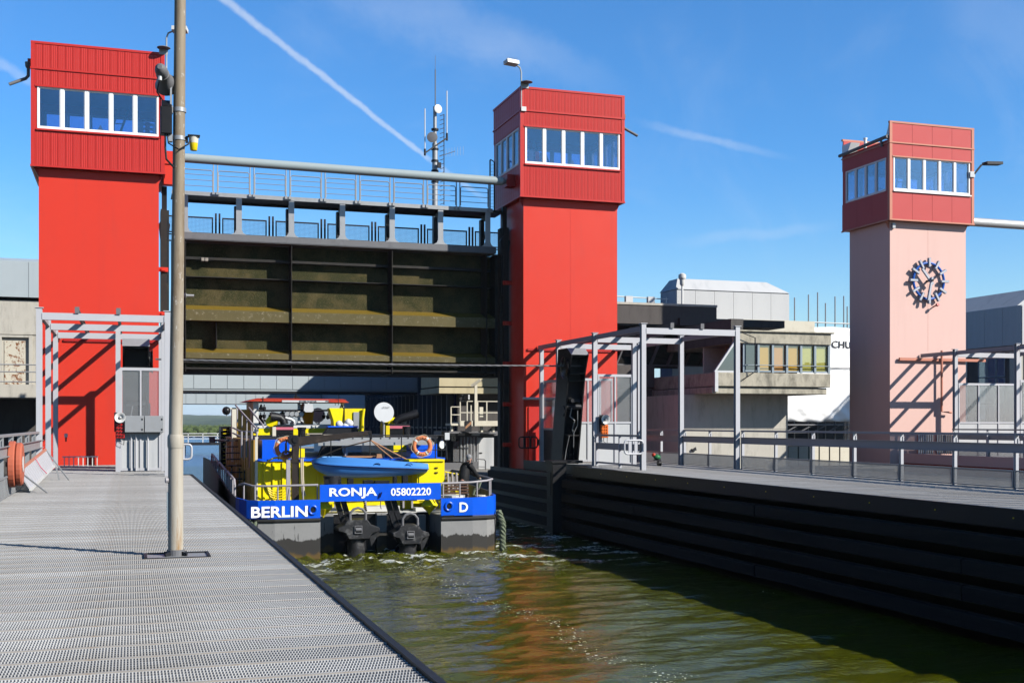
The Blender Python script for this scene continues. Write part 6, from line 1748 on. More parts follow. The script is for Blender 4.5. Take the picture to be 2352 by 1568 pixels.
for p_, q_ in ((779, 974), (794, 979), (800, 970), (803.5, 972)):
    b = MB(); x, z = PX(p_, 37.4), PZ(q_, 6.3, 37.4); b.sphere((x, 37.4, z), .12, 14); b.lathe([(0, .16), (.03, .16), (.1, .08)], (x, 37.4, z - .2), n=12); part('radome', b, 'boat_white', boat, smooth=True)
# wheelhouse
HY = 43.0
hx = lambda p: PX(p, HY); hz = lambda q: PZ(q, 6, HY)
b = MB(); b.prism([(hx(566), hz(922)), (hx(580), hz(917.5)), (hx(790), hz(918.5)), (hx(799), hz(924))], HY - .3, HY + 3.2); b.prism([(hx(580), hz(917)), (hx(590), hz(915)), (hx(785), hz(916)), (hx(794), hz(918))], HY - .25, HY + 3.1)
part('wheelhouse_roof', b, 'roof_red', boat)
b = MB(); slab(b, 582, 594, 922, 992, HY, .1); slab(b, 594, 787, 974, 983, HY, .1); slab(b, 594, 787, 923, 926, HY, .1); slab(b, 684, 690, 926, 974, HY, .1); slab(b, 783, 790, 923, 974, HY, .1)
slab(b, 582, 594, 922, 992, HY + 3, .1); slab(b, 783, 790, 923, 974, HY + 3, .1); part('wheelhouse_frame', b, 'boat_white', boat)
b = MB(); slab(b, 582, 790, 983, 1000, HY + .02, 3.1); part('wheelhouse_base', b, 'yellow', boat)
for a0, a1 in ((594, 684), (690, 783)):
    b = MB(); slab(b, a0, a1, 926, 974, HY + .04, .02); part('rear_window', b, 'glass_boat', boat)
    b = MB(); slab(b, a0, a1, 926, 974, HY + 3.04, .02); part('front_window', b, 'glass_boat', boat)
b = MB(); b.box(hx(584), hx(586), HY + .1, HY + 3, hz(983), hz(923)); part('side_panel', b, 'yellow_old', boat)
b = MB(); slab(b, 655, 700, 950, 976, HY + 1.4, .5); b.sphere((hx(715), HY + 1.5, hz(950)), .3, 10); slab(b, 705, 726, 952, 980, HY + 1.5, .3); part('helm_seat', b, 'black', boat, kind='stuff')
b = MB(); slab(b, 648, 755, 919, 923.5, HY - .75, .12); rb = part('radar_bar', b, 'hub_grey', boat)
lettering('radar_lettering', 'SWISS RADAR', rb, (hx(700.5), HY - .758, PZ(921.3, 6, HY - .75)), .62, .055, 'lettering_black')
lettering('radar_mark', 'PN//', rb, (hx(746), HY - .758, PZ(921.3, 6.5, HY - .75)), .17, .05, 'lettering_black')
b = MB(); b.prism([(hx(691), hz(943)), (hx(695), hz(946.5)), (hx(709), hz(946.5)), (hx(713), hz(943)), (hx(711), hz(928)), (hx(693), hz(928))], HY - .8, HY - .5); b.box(hx(700), hx(704), HY - .72, HY - .6, hz(928), hz(923)); part('radar_motor', b, 'hub_grey', boat)
b = MB(); b.tube([(hx(587), HY - .55, hz(943)), (hx(805), HY - .55, hz(941.5))], .035, 6); b.tube([(hx(600), HY - .55, hz(943)), (hx(600), HY, hz(930))], .03, 6); b.tube([(hx(785), HY - .55, hz(942)), (hx(785), HY, hz(930))], .03, 6); part('lamp_pole', b, 'steel_dark', boat)
q = MB(); q.lathe([(0, .10), (.12, .11), (.13, .09)], (0, 0, 0), (0, -1, 0), 14); me = q.mesh('deck_lamp', ['black_gloss']); q = MB(); q.lathe([(.131, .085), (.14, .08)], (0, 0, 0), (0, -1, 0), 14); le = q.mesh('lamp_lens', 'galv')
for p_ in (654, 665, 676, 687): o = inst('deck_lamp', me, boat, (hx(p_), HY - .5, hz(951))); sub('lamp_lens', le, o)
q = MB(); q.lathe([(0, .03), (.05, .06), (.14, .07), (.16, .02), (.24, .02)], (0, 0, -.12), (0, 0, 1), 10); me = q.mesh('lantern', 'black')
for p_, q_ in ((603, 950), (603, 933), (625, 950), (750, 950), (759, 951), (767, 950)): inst('lantern', me, boat, (hx(p_), HY - .55, hz(q_ + 4)))
b = MB(); b.tube([(hx(602), HY - .3, hz(924)), (hx(602), HY - .3, hz(912))], .02, 5); b.tube([(hx(680), HY, hz(917)), (hx(680), HY, hz(905))], .03, 5); b.box(hx(676), hx(688), HY, HY + .2, hz(916), hz(910)); b.tube([(hx(774), HY - .3, hz(930)), (hx(775), HY - .3, hz(905))], .012, 5); part('aerial', b, 'black', boat, kind='stuff')
# yellow side house, left wing, bow ladder, black bow post
b = MB(); slab(b, 792, 836, 938, 990, 41.5, 2.5); sh = part('side_house', b, 'yellow', boat)
b = MB(); slab(b, 812, 825, 946, 986, 41.45, .05); part('side_door', b, 'galv', sh)
b = MB(); b.tube([(PX(832, 41.4), 41.4, PZ(990, 7, 41.4)), (PX(833, 41.4), 41.4, PZ(960, 7, 41.4)), (PX(836, 41.4), 41.4, PZ(938, 7, 41.4))], .05, 8); part('hose', b, 'yellow', sh, smooth=True)
b = MB(); slab(b, 533, 543, 936, 1060, 42.5, .4); slab(b, 522, 545, 936, 939, 42.5, .4); part('wing_post', b, 'cream', boat)
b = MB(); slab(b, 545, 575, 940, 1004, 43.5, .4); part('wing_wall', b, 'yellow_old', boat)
b = MB(); b.sphere((PX(520, 42.4), 42.4, PZ(943, 3.3, 42.4)), .15, 12); part('search_light', b, 'black_gloss', boat, smooth=True)
b = MB(); b.lathe([(0, .02), (.2, .02), (.28, .12)], (PX(521, 42.4), 42.4, PZ(956, 3.3, 42.4)), n=10); part('search_light_foot', b, 'galv', boat)
b = MB(); slab(b, 507, 512, 979, 1078, 47.5, 1.0); slab(b, 527, 531, 979, 1078, 47.5, 1); slab(b, 512, 527, 979, 1078, 47.8, .8); bp = part('push_post', b, 'black', boat)
for k in range(11):
    b = MB(); slab(b, 512.2, 526.8, 986 + 8.4 * k, 987.6 + 8.4 * k, 47.62, .1); part('rung', b, 'lamp_yellow', bp)
b = MB(); slab(b, 488, 506, 1058, 1076, 47, .6); part('bitt', b, 'black', boat)
b = MB(); slab(b, 482, 494, 1004, 1016, 46.0, .5); b.tube([(PX(494, 46), 46.1, PZ(1011, 3, 46)), (PX(525, 44), 44, PZ(1011, 3.2, 44))], .05, 6); part('mirror_box', b, 'steel_grey', boat)
# deck crane
KY = 34.4
kx = lambda p: PX(p, KY); kz = lambda q: PZ(q, 4.6, KY)
crane = thing('deck_crane', 'dark rusty deck crane with its jib held over the dinghy', 'crane', (kx(679), KY, zdk))
b = MB(); b.box(kx(671), kx(687), KY, KY + .22, zdk, kz(1056)); b.prism([(kx(672), kz(1056)), (kx(686), kz(1056)), (kx(688), kz(1020)), (kx(673), kz(1016))], KY, KY + .22); b.box(kx(669.5), kx(688.5), KY - .02, KY + .24, kz(1062), kz(1054)); part('post', b, 'crane_metal' if 'crane_metal' in M else 'steel_dark', crane)
b = MB(); b.lathe([(-.16, .15), (.16, .15)], (kx(674), KY + .11, kz(1010)), (0, 1, 0), 14); b.lathe([(-.19, .09), (.19, .09)], (kx(678), KY + .11, kz(1009)), (0, 1, 0), 12); part('pivot', b, 'black', crane)
def kzx(p, q): return (PX(p, KY), PZ(q, PX(p, KY), KY))
b = MB(); b.prism([kzx(676, 1022), kzx(692, 1024), kzx(760, 1012), kzx(848, 999), kzx(854, 996), kzx(853, 989), kzx(846, 988.5), kzx(760, 998), kzx(678, 1004)], KY + .02, KY + .2); part('jib', b, 'crane_metal', crane, bev=.01)
b = MB(); b.lathe([(-.1, .05), (.1, .05)], (kx(850), KY + .11, kzx(850, 993)[1]), (0, 1, 0), 10); b.tube([(kx(854), KY + .1, kzx(854, 994)[1]), (kx(854.5), KY + .1, kzx(854, 1003)[1]), (kx(853), KY + .1, kzx(854, 1010)[1])], .022, 6); part('hook', b, 'black', crane)
b = MB(); b.box(kx(655), kx(664), KY - .3, KY - .18, zdk, kz(1055)); b.prism([(kx(652), zdk), (kx(662), zdk), (kx(661), kz(1120))], KY - .32, KY - .16); part('fender_post', b, 'brown_grey', boat)
b = MB()
for dx in (0, 3.5): b.tube([(kx(691 + dx), KY - .05, kz(1052)), (kx(692 + dx), KY - .05, kz(1100)), (kx(694 + dx), KY - .05, kz(1130)), (kx(697 + dx), KY - .05, kz(1138))], .03, 6)
solo('hanging_rope', b, 'rope_pale', 'pale rope hanging down beside the crane post', 'rope', (kx(692), KY, kz(1138)))
# hose coil on the yellow wall
b = MB(); hx0, hz0 = PX(635, 35.45), PZ(1090, 4, 35.45)
for k in range(4):
    pts = [(hx0 + (.40 + .015 * k) * math.cos(a) + .02 * k, 35.45 - .03 * k, hz0 + (.50 - .03 * k) * math.sin(a) + (.04 * k if math.sin(a) > 0 else -.10 * k)) for a in [2 * math.pi * j / 28 for j in range(28)]]
    b.tube(pts, .022, 6, True)
b.tube([(hx0 - .35, 35.4, hz0 - .3), (hx0 - .2, 35.3, hz0 - .7), (hx0 + .1, 35.2, hz0 - .82)], .022, 6)
solo('water_hose', b, 'lamp_yellow', 'pale yellow hose coil hanging on the yellow deck house', 'hose', (hx0, 35.4, hz0 - .5))
# lifebuoys
def lifebuoy(px_, py_, Y, label, rr=.255, txt=()):
    x, z = PX(px_, Y), PZ(py_, PX(px_, Y), Y)
    root = thing('lifebuoy', label, 'lifebuoy', (x, Y, z - .3), 'lifebuoys on the work boat')
    n = 36; b = MB(); b.tube([(x + rr * math.cos(2 * math.pi * k / n), Y, z + rr * math.sin(2 * math.pi * k / n)) for k in range(n)], .066, 12, True); part('ring', b, 'orange_ring', root, smooth=True)
    for a in (R(55), R(140), R(235), R(305)):
        b = MB(); b.tube([(x + rr * math.cos(a + t), Y, z + rr * math.sin(a + t)) for t in (-.11, -.04, .04, .11)], .069, 12); part('band', b, 'boat_white', root, smooth=True)
    b = MB(); b.tube([(x + (rr + .085 + .02 * math.sin(6 * t)) * math.cos(t), Y - .02, z + (rr + .085 + .02 * math.sin(6 * t)) * math.sin(t)) for t in [2 * math.pi * k / 40 for k in range(40)]], .010, 5, True); part('grab_line', b, 'rope_pale', root)
    for word, mid, up in txt:
        stp = R(17); n_ = len(word)
        for i, ch in enumerate(word):
            if ch == ' ': continue
            a = R(mid) + (-1 if up else 1) * stp * (i - (n_ - 1) / 2)
            rot = (R(90), -(a - R(90)) if up else -(a + R(90)), 0)
            lettering('ring_letter', ch, root, (x + rr * math.cos(a), Y - .067, z + rr * math.sin(a)), .045 if ch != 'I' else .012, .062, 'lettering_black', rot=rot, depth=.003)
    return root
lifebuoy(655.5, 1028, 34.9, 'orange lifebuoy left of the crane, coiled rope inside it', txt=(('RONJA', 90, True),))
lifebuoy(969.5, 1024, 35.3, 'orange lifebuoy on the right rail above the yellow locker', txt=(('RONJA', 90, True), ('BERLIN', 270, False)))
b = MB(); rc = random.Random(4); x, z = PX(658, 34.75), PZ(1042, 4.2, 34.75)
for k in range(7):
    b.tube([(x + rc.uniform(-.05, .05) + (.10 + .03 * rc.random()) * math.cos(t + k), 34.75 + rc.uniform(-.04, .04), z + (.07 + .03 * rc.random()) * math.sin(t + k)) for t in [2 * math.pi * j / 12 for j in range(12)]], .013, 5, True)
for k in range(4): b.tube([(x + .02 * k - .04, 34.76, z), (x + .01 * k - .03, 34.76, z + .3), (x + .02, 34.8, z + .42)], .013, 5)
solo('rope_bundle', b, 'rope', 'tan rope bundle hanging inside the left lifebuoy', 'rope', (x, 34.75, z))
# satellite dish
DY = 36.2
sd = thing('satellite_dish', 'pale round satellite dish on a thin pole behind the dinghy', 'satellite dish', (PX(884, DY), DY, -1))
x, z = PX(882, DY), PZ(946.5, 7.5, DY)
b = MB(); pr_ = [(.10 - .10 * (1 - (r / .31) ** 2), r) for r in (.31, .27, .22, .16, .1, .02)]
b.lathe([(-.005, .315), (0, .31)] + [(.085 * (1 - (r / .31) ** 2), r) for r in (.26, .2, .14, .08, .01)], (x, DY, z), (0, 1, -.12), 32); part('reflector', b, 'hub_grey', sd, smooth=True)
lettering('dish_lettering', 'arcon', sd, (x + .06, DY - .020, z + .155), .22, .045, 'steel_grey', rot=(R(83), 0, 0), depth=.001)
b = MB(); b.tube([(PX(884, DY), DY + .2, PZ(1052, 7.5, DY)), (PX(884, DY), DY + .16, PZ(958, 7.5, DY))], .032, 8); part('pole', b, 'galv', sd, smooth=True)
b = MB(); b.tube([(PX(876, DY), DY - .03, PZ(967, 7.5, DY)), (PX(877, DY), DY - .15, PZ(969, 7.5, DY)), (PX(882, DY), DY + .1, PZ(974, 7.5, DY))], .022, 6); part('feed_arm', b, 'galv', sd)
b = MB()
for dx in (-.04, .04):
    for dz in (-.18, 0): b.box(x + dx - .008, x + dx + .008, DY - .004, DY + .002, z + dz - .008, z + dz + .008)
part('screw', b, 'black', sd, kind='stuff')
# dinghy hanging from the crane
GY2 = 34.6
def gp(p, q): return PX(p, GY2), PZ(q, PX(p, GY2), GY2)
secs = []   # x, keel z, rub z, gunwale z, half beam
for p, k, r, g, hb in ((722, 1064, 1061.5, 1058, .02), (727, 1075, 1063, 1055, .16), (738, 1084, 1064.5, 1051.5, .34), (757, 1093, 1066, 1049.5, .50), (785, 1097.5, 1067.5, 1049.5, .60), (820, 1098.5, 1069, 1051, .66), (860, 1098, 1070.5, 1053.5, .68), (905, 1095.5, 1072, 1058, .67), (950, 1092, 1073.5, 1061.5, .64), (984, 1088, 1075, 1064.5, .60), (985.5, 1086, 1074, 1066, .58)):
    x, zk = gp(p, k); secs.append((x, zk, gp(p, r)[1], gp(p, g)[1], hb * .8))
n = 13; vs, fs = [], []
dg = thing('dinghy', 'light blue plastic dinghy slung above the stern name board', 'dinghy', (PX(850, GY2), GY2 + .6, gp(850, 1098)[1]))
for x, zk, zr2, zg, hb in secs:
    yc = GY2 + .55
    prof = [(-hb * .97, zg), (-hb, zr2 + .03), (-hb * 1.05, zr2 + .02), (-hb * 1.05, zr2 - .02), (-hb * .97, zr2 - .04), (-hb * .86, zk + (zr2 - zk) * .45), (-hb * .5, zk + (zr2 - zk) * .10), (0, zk)]
    prof = prof + [(-a, c) for a, c in reversed(prof[:-1])]
    vs += [(x, yc + a, c) for a, c in prof]
m = 15
for i in range(len(secs) - 1):
    for j in range(m - 1): a = i * m + j; fs.append((a, a + 1, a + m + 1, a + m))
fs.append(tuple(range(m))[::-1]); fs.append(tuple(range((len(secs) - 1) * m, len(secs) * m)))
b = MB(); b.add(vs, fs); part('hull', b, 'dinghy', dg, smooth=True)
b = MB(); top = []
for x, zk, zr2, zg, hb in secs: top.append((x, zg - .02, hb))
vs, fs = [], []
for i, (x, z, hb) in enumerate(top):
    dep = .14 if 2 <= i <= 5 else (.02 if i < 2 else .01)
    yc = GY2 + .55; vs += [(x, yc - hb * .97, z + .02), (x, yc - hb * .80, z + .02), (x, yc - hb * .72, z - dep), (x, yc + hb * .72, z - dep), (x, yc + hb * .80, z + .02), (x, yc + hb * .97, z + .02)]
for i in range(len(top) - 1):
    for j in range(5): a = i * 6 + j; fs.append((a, a + 6, a + 7, a + 1))
b.add(vs, fs); part('inner_shell', b, 'dinghy_in', dg, smooth=True)
b = MB(); b.tube([(x, GY2 + .55 - hb * 1.06, zr2 - .035) for x, zk, zr2, zg, hb in secs[1:]], .014, 6); part('rub_strip', b, 'blue_dark', dg)
for p in (866, 940):
    x, z = gp(p, 1067); b = MB(); b.tube([(x - .1, GY2 - .0, z), (x - .05, GY2 - .02, z + .04), (x + .05, GY2 - .02, z + .04), (x + .1, GY2, z)], .012, 6); part('grab_handle', b, 'black', dg)
x, z = gp(838, 1052); b = MB(); b.box(gp(800, 0)[0], gp(880, 0)[0], GY2 + .35, GY2 + 1.0, z + .01, z + .05); b.prism([(gp(866, 0)[0], z), (gp(880, 0)[0], z), (gp(878, 0)[0], z + .12), (gp(868, 0)[0], z + .12)], GY2 + .1, GY2 + .3); part('thwart', b, 'rope', dg)
hk = Vector((kx(853.5), KY + .1, kzx(854, 1011)[1]))
for pts, lab in (([(724, 1059, .7), (740, 1052, .75), (790, 1029, .5)], 'tan lifting rope from the crane hook to the dinghy bow'), ([(905, 1053, .2), (880, 1033, .2)], 'tan lifting rope slanting down to the near side of the dinghy'), ([(952, 1058, .9), (900, 1033, .6)], 'longer tan lifting rope running to the dinghy stern')):
    b = MB(); P_ = [Vector((gp(p, q)[0], GY2 + d, gp(p, q)[1])) for p, q, d in pts] + [hk]
    b.tube(P_, .020, 6); solo('lifting_rope', b, 'rope', lab, 'rope', P_[0], 'dinghy lifting ropes')
b = MB()
for i, (p0_, p1_, t_, b_) in enumerate(((746, 784, 1100, 1110), (862, 895, 1104, 1111), (836, 858, 1103, 1111), (800, 812, 1098, 1111), (905, 912, 1094, 1111), (926, 937, 1092, 1111), (780, 784, 1096, 1111))):
    slab(b, p0_, p1_, t_, b_, 33.5 + .12 * i, .22)
part('deck_gear', b, 'black', boat, kind='stuff')
b = MB(); b.lathe([(0, .24), (.2, .25), (.21, .26), (.24, .26)], (PX(763, 33.7), 33.7, PZ(1111, 6, 33.7)), n=16); part('drum', b, 'steel_dark', boat, smooth=True)
# stern rails
def stern_rail(pts, posts, zt_, zb2, Y):
    b = MB(); b.tube(pts, .030, 8)
    for x, y in posts: b.tube([(x, y, zb2), (x, y, zt_)], .022, 6)
    part('stern_rail', b, 'brown_grey', boat, smooth=True)
zt_ = PZ(1115, 4.5, 33.2)
stern_rail([(3.02, 35.2, zt_ - .05), (3.05, 34.0, zt_ + .05), (3.25, 33.45, zt_), (3.7, 33.2, zt_), (5.02, 33.15, zt_ + .02)], [(3.05, 34.0), (3.3, 33.4), (3.9, 33.17), (4.6, 33.15), (5.0, 33.15)], zt_, ztL, 33)
zt_ = PZ(1109, 9, 33.2)
stern_rail([(8.6, 33.15, zt_), (9.5, 33.15, zt_ + .02), (10.0, 33.22, zt_ + .06), (10.25, 33.5, zt_ + .09), (10.33, 34.2, zt_ + .1), (10.33, 36.2, zt_ + .15)], [(8.65, 33.15), (9.15, 33.15), (9.68, 33.17), (10.1, 33.3), (10.32, 33.9), (10.33, 35.2)], zt_ + .04, ztR, 33)
# bench and bollards behind the right bulwark
b = MB()
q = MB(); q.box(0, .8, 0, .03, 0, .055); me = q.mesh('bench_slat', 'brown_slat' if 'brown_slat' in M else 'brown_grey')
bn = thing('deck_bench', 'slatted brown bench behind the right stern rail', 'bench', (PX(1018, 34.3), 34.3, zdk))
for k in range(6): inst('bench_slat', me, bn, (PX(1018, 34.3), 34.3, PZ(1148 - 7 * k, 9, 34.3)))
for dx in (.08, .7):
    b = MB(); b.box(PX(1018, 34.3) + dx, PX(1018, 34.3) + dx + .05, 34.33, 34.38, zdk, PZ(1110, 9, 34.3)); part('bench_leg', b, 'steel_dark', bn)
for p_, q_ in ((1103, 1136), (1118, 1139)):
    b = MB(); x = PX(p_, 34.0); z = PZ(q_, x, 34.0); b.lathe([(0, .1), (z - zdk - .05, .1), (z - zdk - .04, .16), (z - zdk, .16)], (x, 34.0, zdk), n=14); part('bollard', b, 'cream', boat)
b = MB(); b.lathe([(0, .33), (.05, .36), (.12, .36), (.13, .3)], (PX(1040, 33.7), 33.7, PZ(1146, 9, 33.7)), n=20); part('basin', b, 'boat_white', boat)
b = MB(); slab(b, 1042, 1056, 1126, 1142, 35, .4); part('yellow_box', b, 'yellow', boat)
b = MB(); b.box(PX(1022, 36.5), PX(1060, 36.5), 36.5, 36.6, PZ(1140, 9.6, 36.5), PZ(1094, 9.6, 36.5)); part('side_house_end', b, 'steel_grey', boat)
b = MB(); b.tube([(PX(1022, 36.2), 36.2, PZ(1083, 9.6, 36.2)), (PX(1056, 36.2), 36.2, PZ(1090, 9.6, 36.2))], .025, 6); part('yellow_rail', b, 'lamp_yellow', boat)
for p_ in (1028, 1038, 1048):
    b = MB(); b.bar((PX(p_, 36.2), 36.2, PZ(1085, 9.6, 36.2)), (PX(p_ + 3, 36.2), 36.2, PZ(1135, 9.6, 36.2)), .05, .12); part('slanted_stay', b, 'brown_grey', boat)
# mooring rope hanging at the right corner
b = MB(); x = PX(1148, 33.4)
for s in range(3):
    b.tube([(PX(1143, 33.3) + (PX(1153, 33.3) - PX(1143, 33.3)) * min(1, k / 9) + .055 * math.cos(k * .7 + 2.1 * s), 33.22 + .02 * k / 30 + .055 * math.sin(k * .7 + 2.1 * s), -1.13 - .042 * k) for k in range(32)], .05, 6)
solo('mooring_rope', b, 'rope_green', 'mossy thick rope hanging at the right stern corner', 'rope', (x, 33.3, -2.4), smooth=True)
b = MB(); b.tube([(3.15, 33.2, zbL - .02), (3.2, 33.1, zbL - .12), (3.3, 33.05, zbL - .06), (3.25, 33.02, zbL - .16)], .045, 6)
solo('rope_end', b, 'rope_green', 'short rope end at the left stern corner below the lettering', 'rope', (3.2, 33.1, zbL - .1))
# floodlight and small lamp on the right of the deck rail
b = MB(); x, z = PX(1024, 35.5), PZ(1002, 9.3, 35.5); b.box(x - .12, x + .1, 35.4, 35.6, z - .14, z + .16); fl2 = part('work_light', b, 'black_gloss', boat, bev=.02)
b = MB(); b.box(x - .06, x + .09, 35.38, 35.4, z - .1, z + .12); part('light_lens', b, 'hub_grey', fl2)
b = MB(); b.lathe([(0, .05), (.06, .12), (.1, .12)], (PX(1011, 35.5), 35.5, PZ(1021, 9, 35.5)), (.5, -1, 0), 14); part('horn_lamp', b, 'boat_white', boat, smooth=True)

# ------------------------------------------------------------------ the man on the stern
def skin_mesh(name, joints, bones, mat, parent, root_i=0, sub_lv=2):
    me = bpy.data.meshes.new(name); me.from_pydata([Vector(j[:3]) - ORG[parent.name] for j in joints], bones, [])
    o = bpy.data.objects.new(name, me); COL.objects.link(o)
    o.modifiers.new("skin", 'SKIN').use_smooth_shade = True
    if not me.skin_vertices: bpy.context.view_layer.update()
    lay = me.skin_vertices[0] if me.skin_vertices else None
    if lay is None:
        bpy.context.view_layer.objects.active = o; o.select_set(True); bpy.ops.mesh.customdata_skin_add(); lay = me.skin_vertices[0]
    for i, j in enumerate(joints):
        rr = j[3] if isinstance(j[3], tuple) else (j[3], j[3]); lay.data[i].radius = rr
        lay.data[i].use_root = (i == root_i)
    sv = o.modifiers.new("subdivide", 'SUBSURF'); sv.levels = sv.render_levels = sub_lv
    bpy.context.view_layer.update()
    m2 = bpy.data.meshes.new_from_object(o.evaluated_get(bpy.context.evaluated_depsgraph_get()))
    bpy.data.objects.remove(o)
    m2.materials.clear(); m2.materials.append(M[mat]); m2.polygons.foreach_set('use_smooth', [True] * len(m2.polygons))
    o2 = bpy.data.objects.new(name, m2); o2.parent = parent; COL.objects.link(o2); ORG[o2.name] = ORG[parent.name]
    return o2

VY = 34.55
vp = lambda p, q, dy=0: tuple(P(p, q, VY + dy))
man = thing('person', 'grey haired man in a black hooded jacket working at the stern rail', 'person', (PX(1064, VY), VY, zdk))
hip = vp(1064, 1102); 
J = [(*hip, .10), (*vp(1066, 1088, .04), .085), (*vp(1070, 1074, .10), .10), (*vp(1073, 1067, .13), .08), (*vp(1076, 1061.5, .16), .055), (*vp(1077.5, 1057, .19), .075), (*vp(1078, 1050.5, .20), .085), (*vp(1077.5, 1047, .19), .05),
     (*vp(1079, 1069, -.06), .055), (*vp(1090, 1084, -.06), .052), (*vp(1100, 1096, .02), .04), (*vp(1103, 1101, .05), .04),
     (*vp(1070, 1070, .32), .055), (*vp(1084, 1086, .42), .05), (*vp(1094, 1092, .36), .038), (*vp(1098, 1096, .32), .04),
     (*vp(1061, 1106, -.09), .10), (*vp(1065, 1136, -.10), .07), (*vp(1062, 1166, -.08), .045), (*vp(1069, 1169, -.10), .04),
     (*vp(1066, 1106, .10), .10), (*vp(1071, 1136, .12), .07), (*vp(1068, 1166, .16), .045), (*vp(1075, 1169, .16), .04),
     (*vp(1080.5, 1056, .14), .03)]
zf = zdk + .06
for i in (18, 19, 22, 23): J[i] = (J[i][0], J[i][1], zf if i in (19, 23) else zf + .05, J[i][3])
E = [(0, 1), (1, 2), (2, 3), (3, 4), (4, 5), (5, 6), (6, 7), (2, 8), (8, 9), (9, 10), (10, 11), (2, 12), (12, 13), (13, 14), (14, 15), (0, 16), (16, 17), (17, 18), (18, 19), (0, 20), (20, 21), (21, 22), (22, 23)]
skin_mesh('body', J[:24], E, 'skin', man)
sc = lambda i, k: (*J[i][:3], J[i][3] * k)
V = lambda k: Vector(J[k][:3])
hipj = Vector(vp(1064.5, 1106, .01))
b = MB(); b.tube([hipj, hipj + Vector((.0, .0, .06)), V(1), V(2) + Vector((0, 0, -.02)), V(3), Vector(vp(1075.5, 1063.5, .15))], [.160, .172, .168, .182, .150, .085], 18); jkt = part('jacket', b, 'jacket', man, smooth=True)
for a, e_, w_ in ((8, 9, 10), (12, 13, 14)):
    b = MB(); sh_ = V(a); b.tube([V(2) * .35 + sh_ * .65, sh_, (sh_ + V(e_)) / 2 + Vector((.01, 0, .01)), V(e_), (V(e_) + V(w_)) / 2, V(w_)], [.085, .092, .080, .070, .062, .052], 12); part('sleeve', b, 'jacket', jkt, smooth=True)
hd = [(*vp(1070, 1061.5, .06), .09), (*vp(1069, 1066, .04), .10), (*vp(1075, 1063.5, .02), .06)]
skin_mesh('hood', hd, [(0, 1), (0, 2)], 'jacket', man)
b = MB(); b.tube([Vector(vp(1065, 1095, .02)), hipj, hipj + Vector((0, 0, -.10))], [.140, .150, .125], 16); trs = part('trousers', b, 'trousers', man, smooth=True)
for a, k_, f_ in ((16, 17, 18), (20, 21, 22)):
    b = MB(); b.tube([V(a) + Vector((0, 0, .04)), V(a) + Vector((0, 0, -.05)), (V(a) + V(k_)) / 2, V(k_), (V(k_) + V(f_)) / 2, V(f_)], [.115, .118, .105, .088, .080, .075], 12); part('trouser_leg', b, 'trousers', trs, smooth=True)
b = MB(); c = Vector(J[6][:3]); b.sphere(c + Vector((-.022, -.018, .022)), .092, 16, 1.0, 1.0, .98); b.sphere(c + Vector((-.03, -.03, -.04)), .075, 12, .9, .9, .9); part('hair', b, 'hair', man, smooth=True)
b = MB(); c = Vector(J[5][:3]); b.sphere(c + Vector((.075, .03, .012)), .018, 8); b.sphere(c + Vector((.06, -.05, .02)), .02, 8, .6, 1, 1.3); part('ear', b, 'skin', man, smooth=True)
for i in (11, 15):
    c = Vector(J[i][:3]); root_ = thing if False else None
    b = MB(); b.sphere(c, .05, 10, 1, .75, 1.15); gl_ = part('glove', b, 'glove', man, smooth=True)
    b = MB()
    for k in range(4):
        y = c.y - .036 + .024 * k; ln = (.07, .085, .08, .062)[k]
        b.tube([(c.x + .01, y, c.z - .03), (c.x + .035, y, c.z - .03 - ln * .5), (c.x + .02, y, c.z - .03 - ln)], [.012, .011, .009], 6)
    b.tube([(c.x - .01, c.y - .035, c.z), (c.x + .02, c.y - .06, c.z - .03), (c.x + .04, c.y - .05, c.z - .05)], [.014, .012, .010], 6)
    part('fingers', b, 'glove', gl_, smooth=True)
for i in (18, 22):
    c = Vector(J[i][:3]); b = MB(); b.sphere((c.x + .05, c.y, zdk + .05), .075, 10, 1.7, .75, .62); part('shoe', b, 'black', man, smooth=True)
b = MB(); b.tube([vp(1101, 1098, .03), vp(1104, 1106, .05), vp(1100, 1118, .02), vp(1091, 1122, .1), vp(1087, 1136, .1)], .04, 7)
solo('mooring_line', b, 'rope_green', 'green rope held in the hands of the man', 'rope', vp(1100, 1118, .02), smooth=True)

# ------------------------------------------------------------------ left walkway: lifebuoy case, leaning barricade board, small red and green lamp
lc = thing('lifebuoy_case', 'faded orange lifebuoy case hanging on the left guard rail', 'case', (-2.2, 25.3, .2))
cy, cz2 = 25.3, .64
b = MB(); hh = .435
prof = [(hh * 1.0 * math.sin(a), hh * 1.06 * math.cos(a)) for a in [2 * math.pi * k / 28 for k in range(28)]]
b.prism([(cy + a, cz2 + c) for a, c in prof], -2.30, -2.17, 'x'); part('rear_shell', b, 'orange_case', lc, bev=.02)
b = MB(); b.prism([(cy + a * .93, cz2 + c * .93) for a, c in prof], -2.169, -2.04, 'x'); part('front_shell', b, 'orange_case', lc, bev=.03)
b = MB(); b.lathe([(0, .16), (.006, .16)], (-2.039, cy, cz2), (1, 0, 0), 16); part('label_disc', b, 'boat_white', lc)
b = MB(); b.box(-2.36, -2.30, cy - .05, cy + .05, cz2 - .05, cz2 + .05); part('hanger', b, 'black', lc)
bb = thing('barricade_board', 'white slatted barricade board leaning against the left guard rail', 'barricade', (-2.0, 29, 0))
A = Vector((-2.0, 26.6, .06)); Bv = Vector((-1.85, 32.4, .38)); up = Vector((-.22, -.10, .40))
n = 17
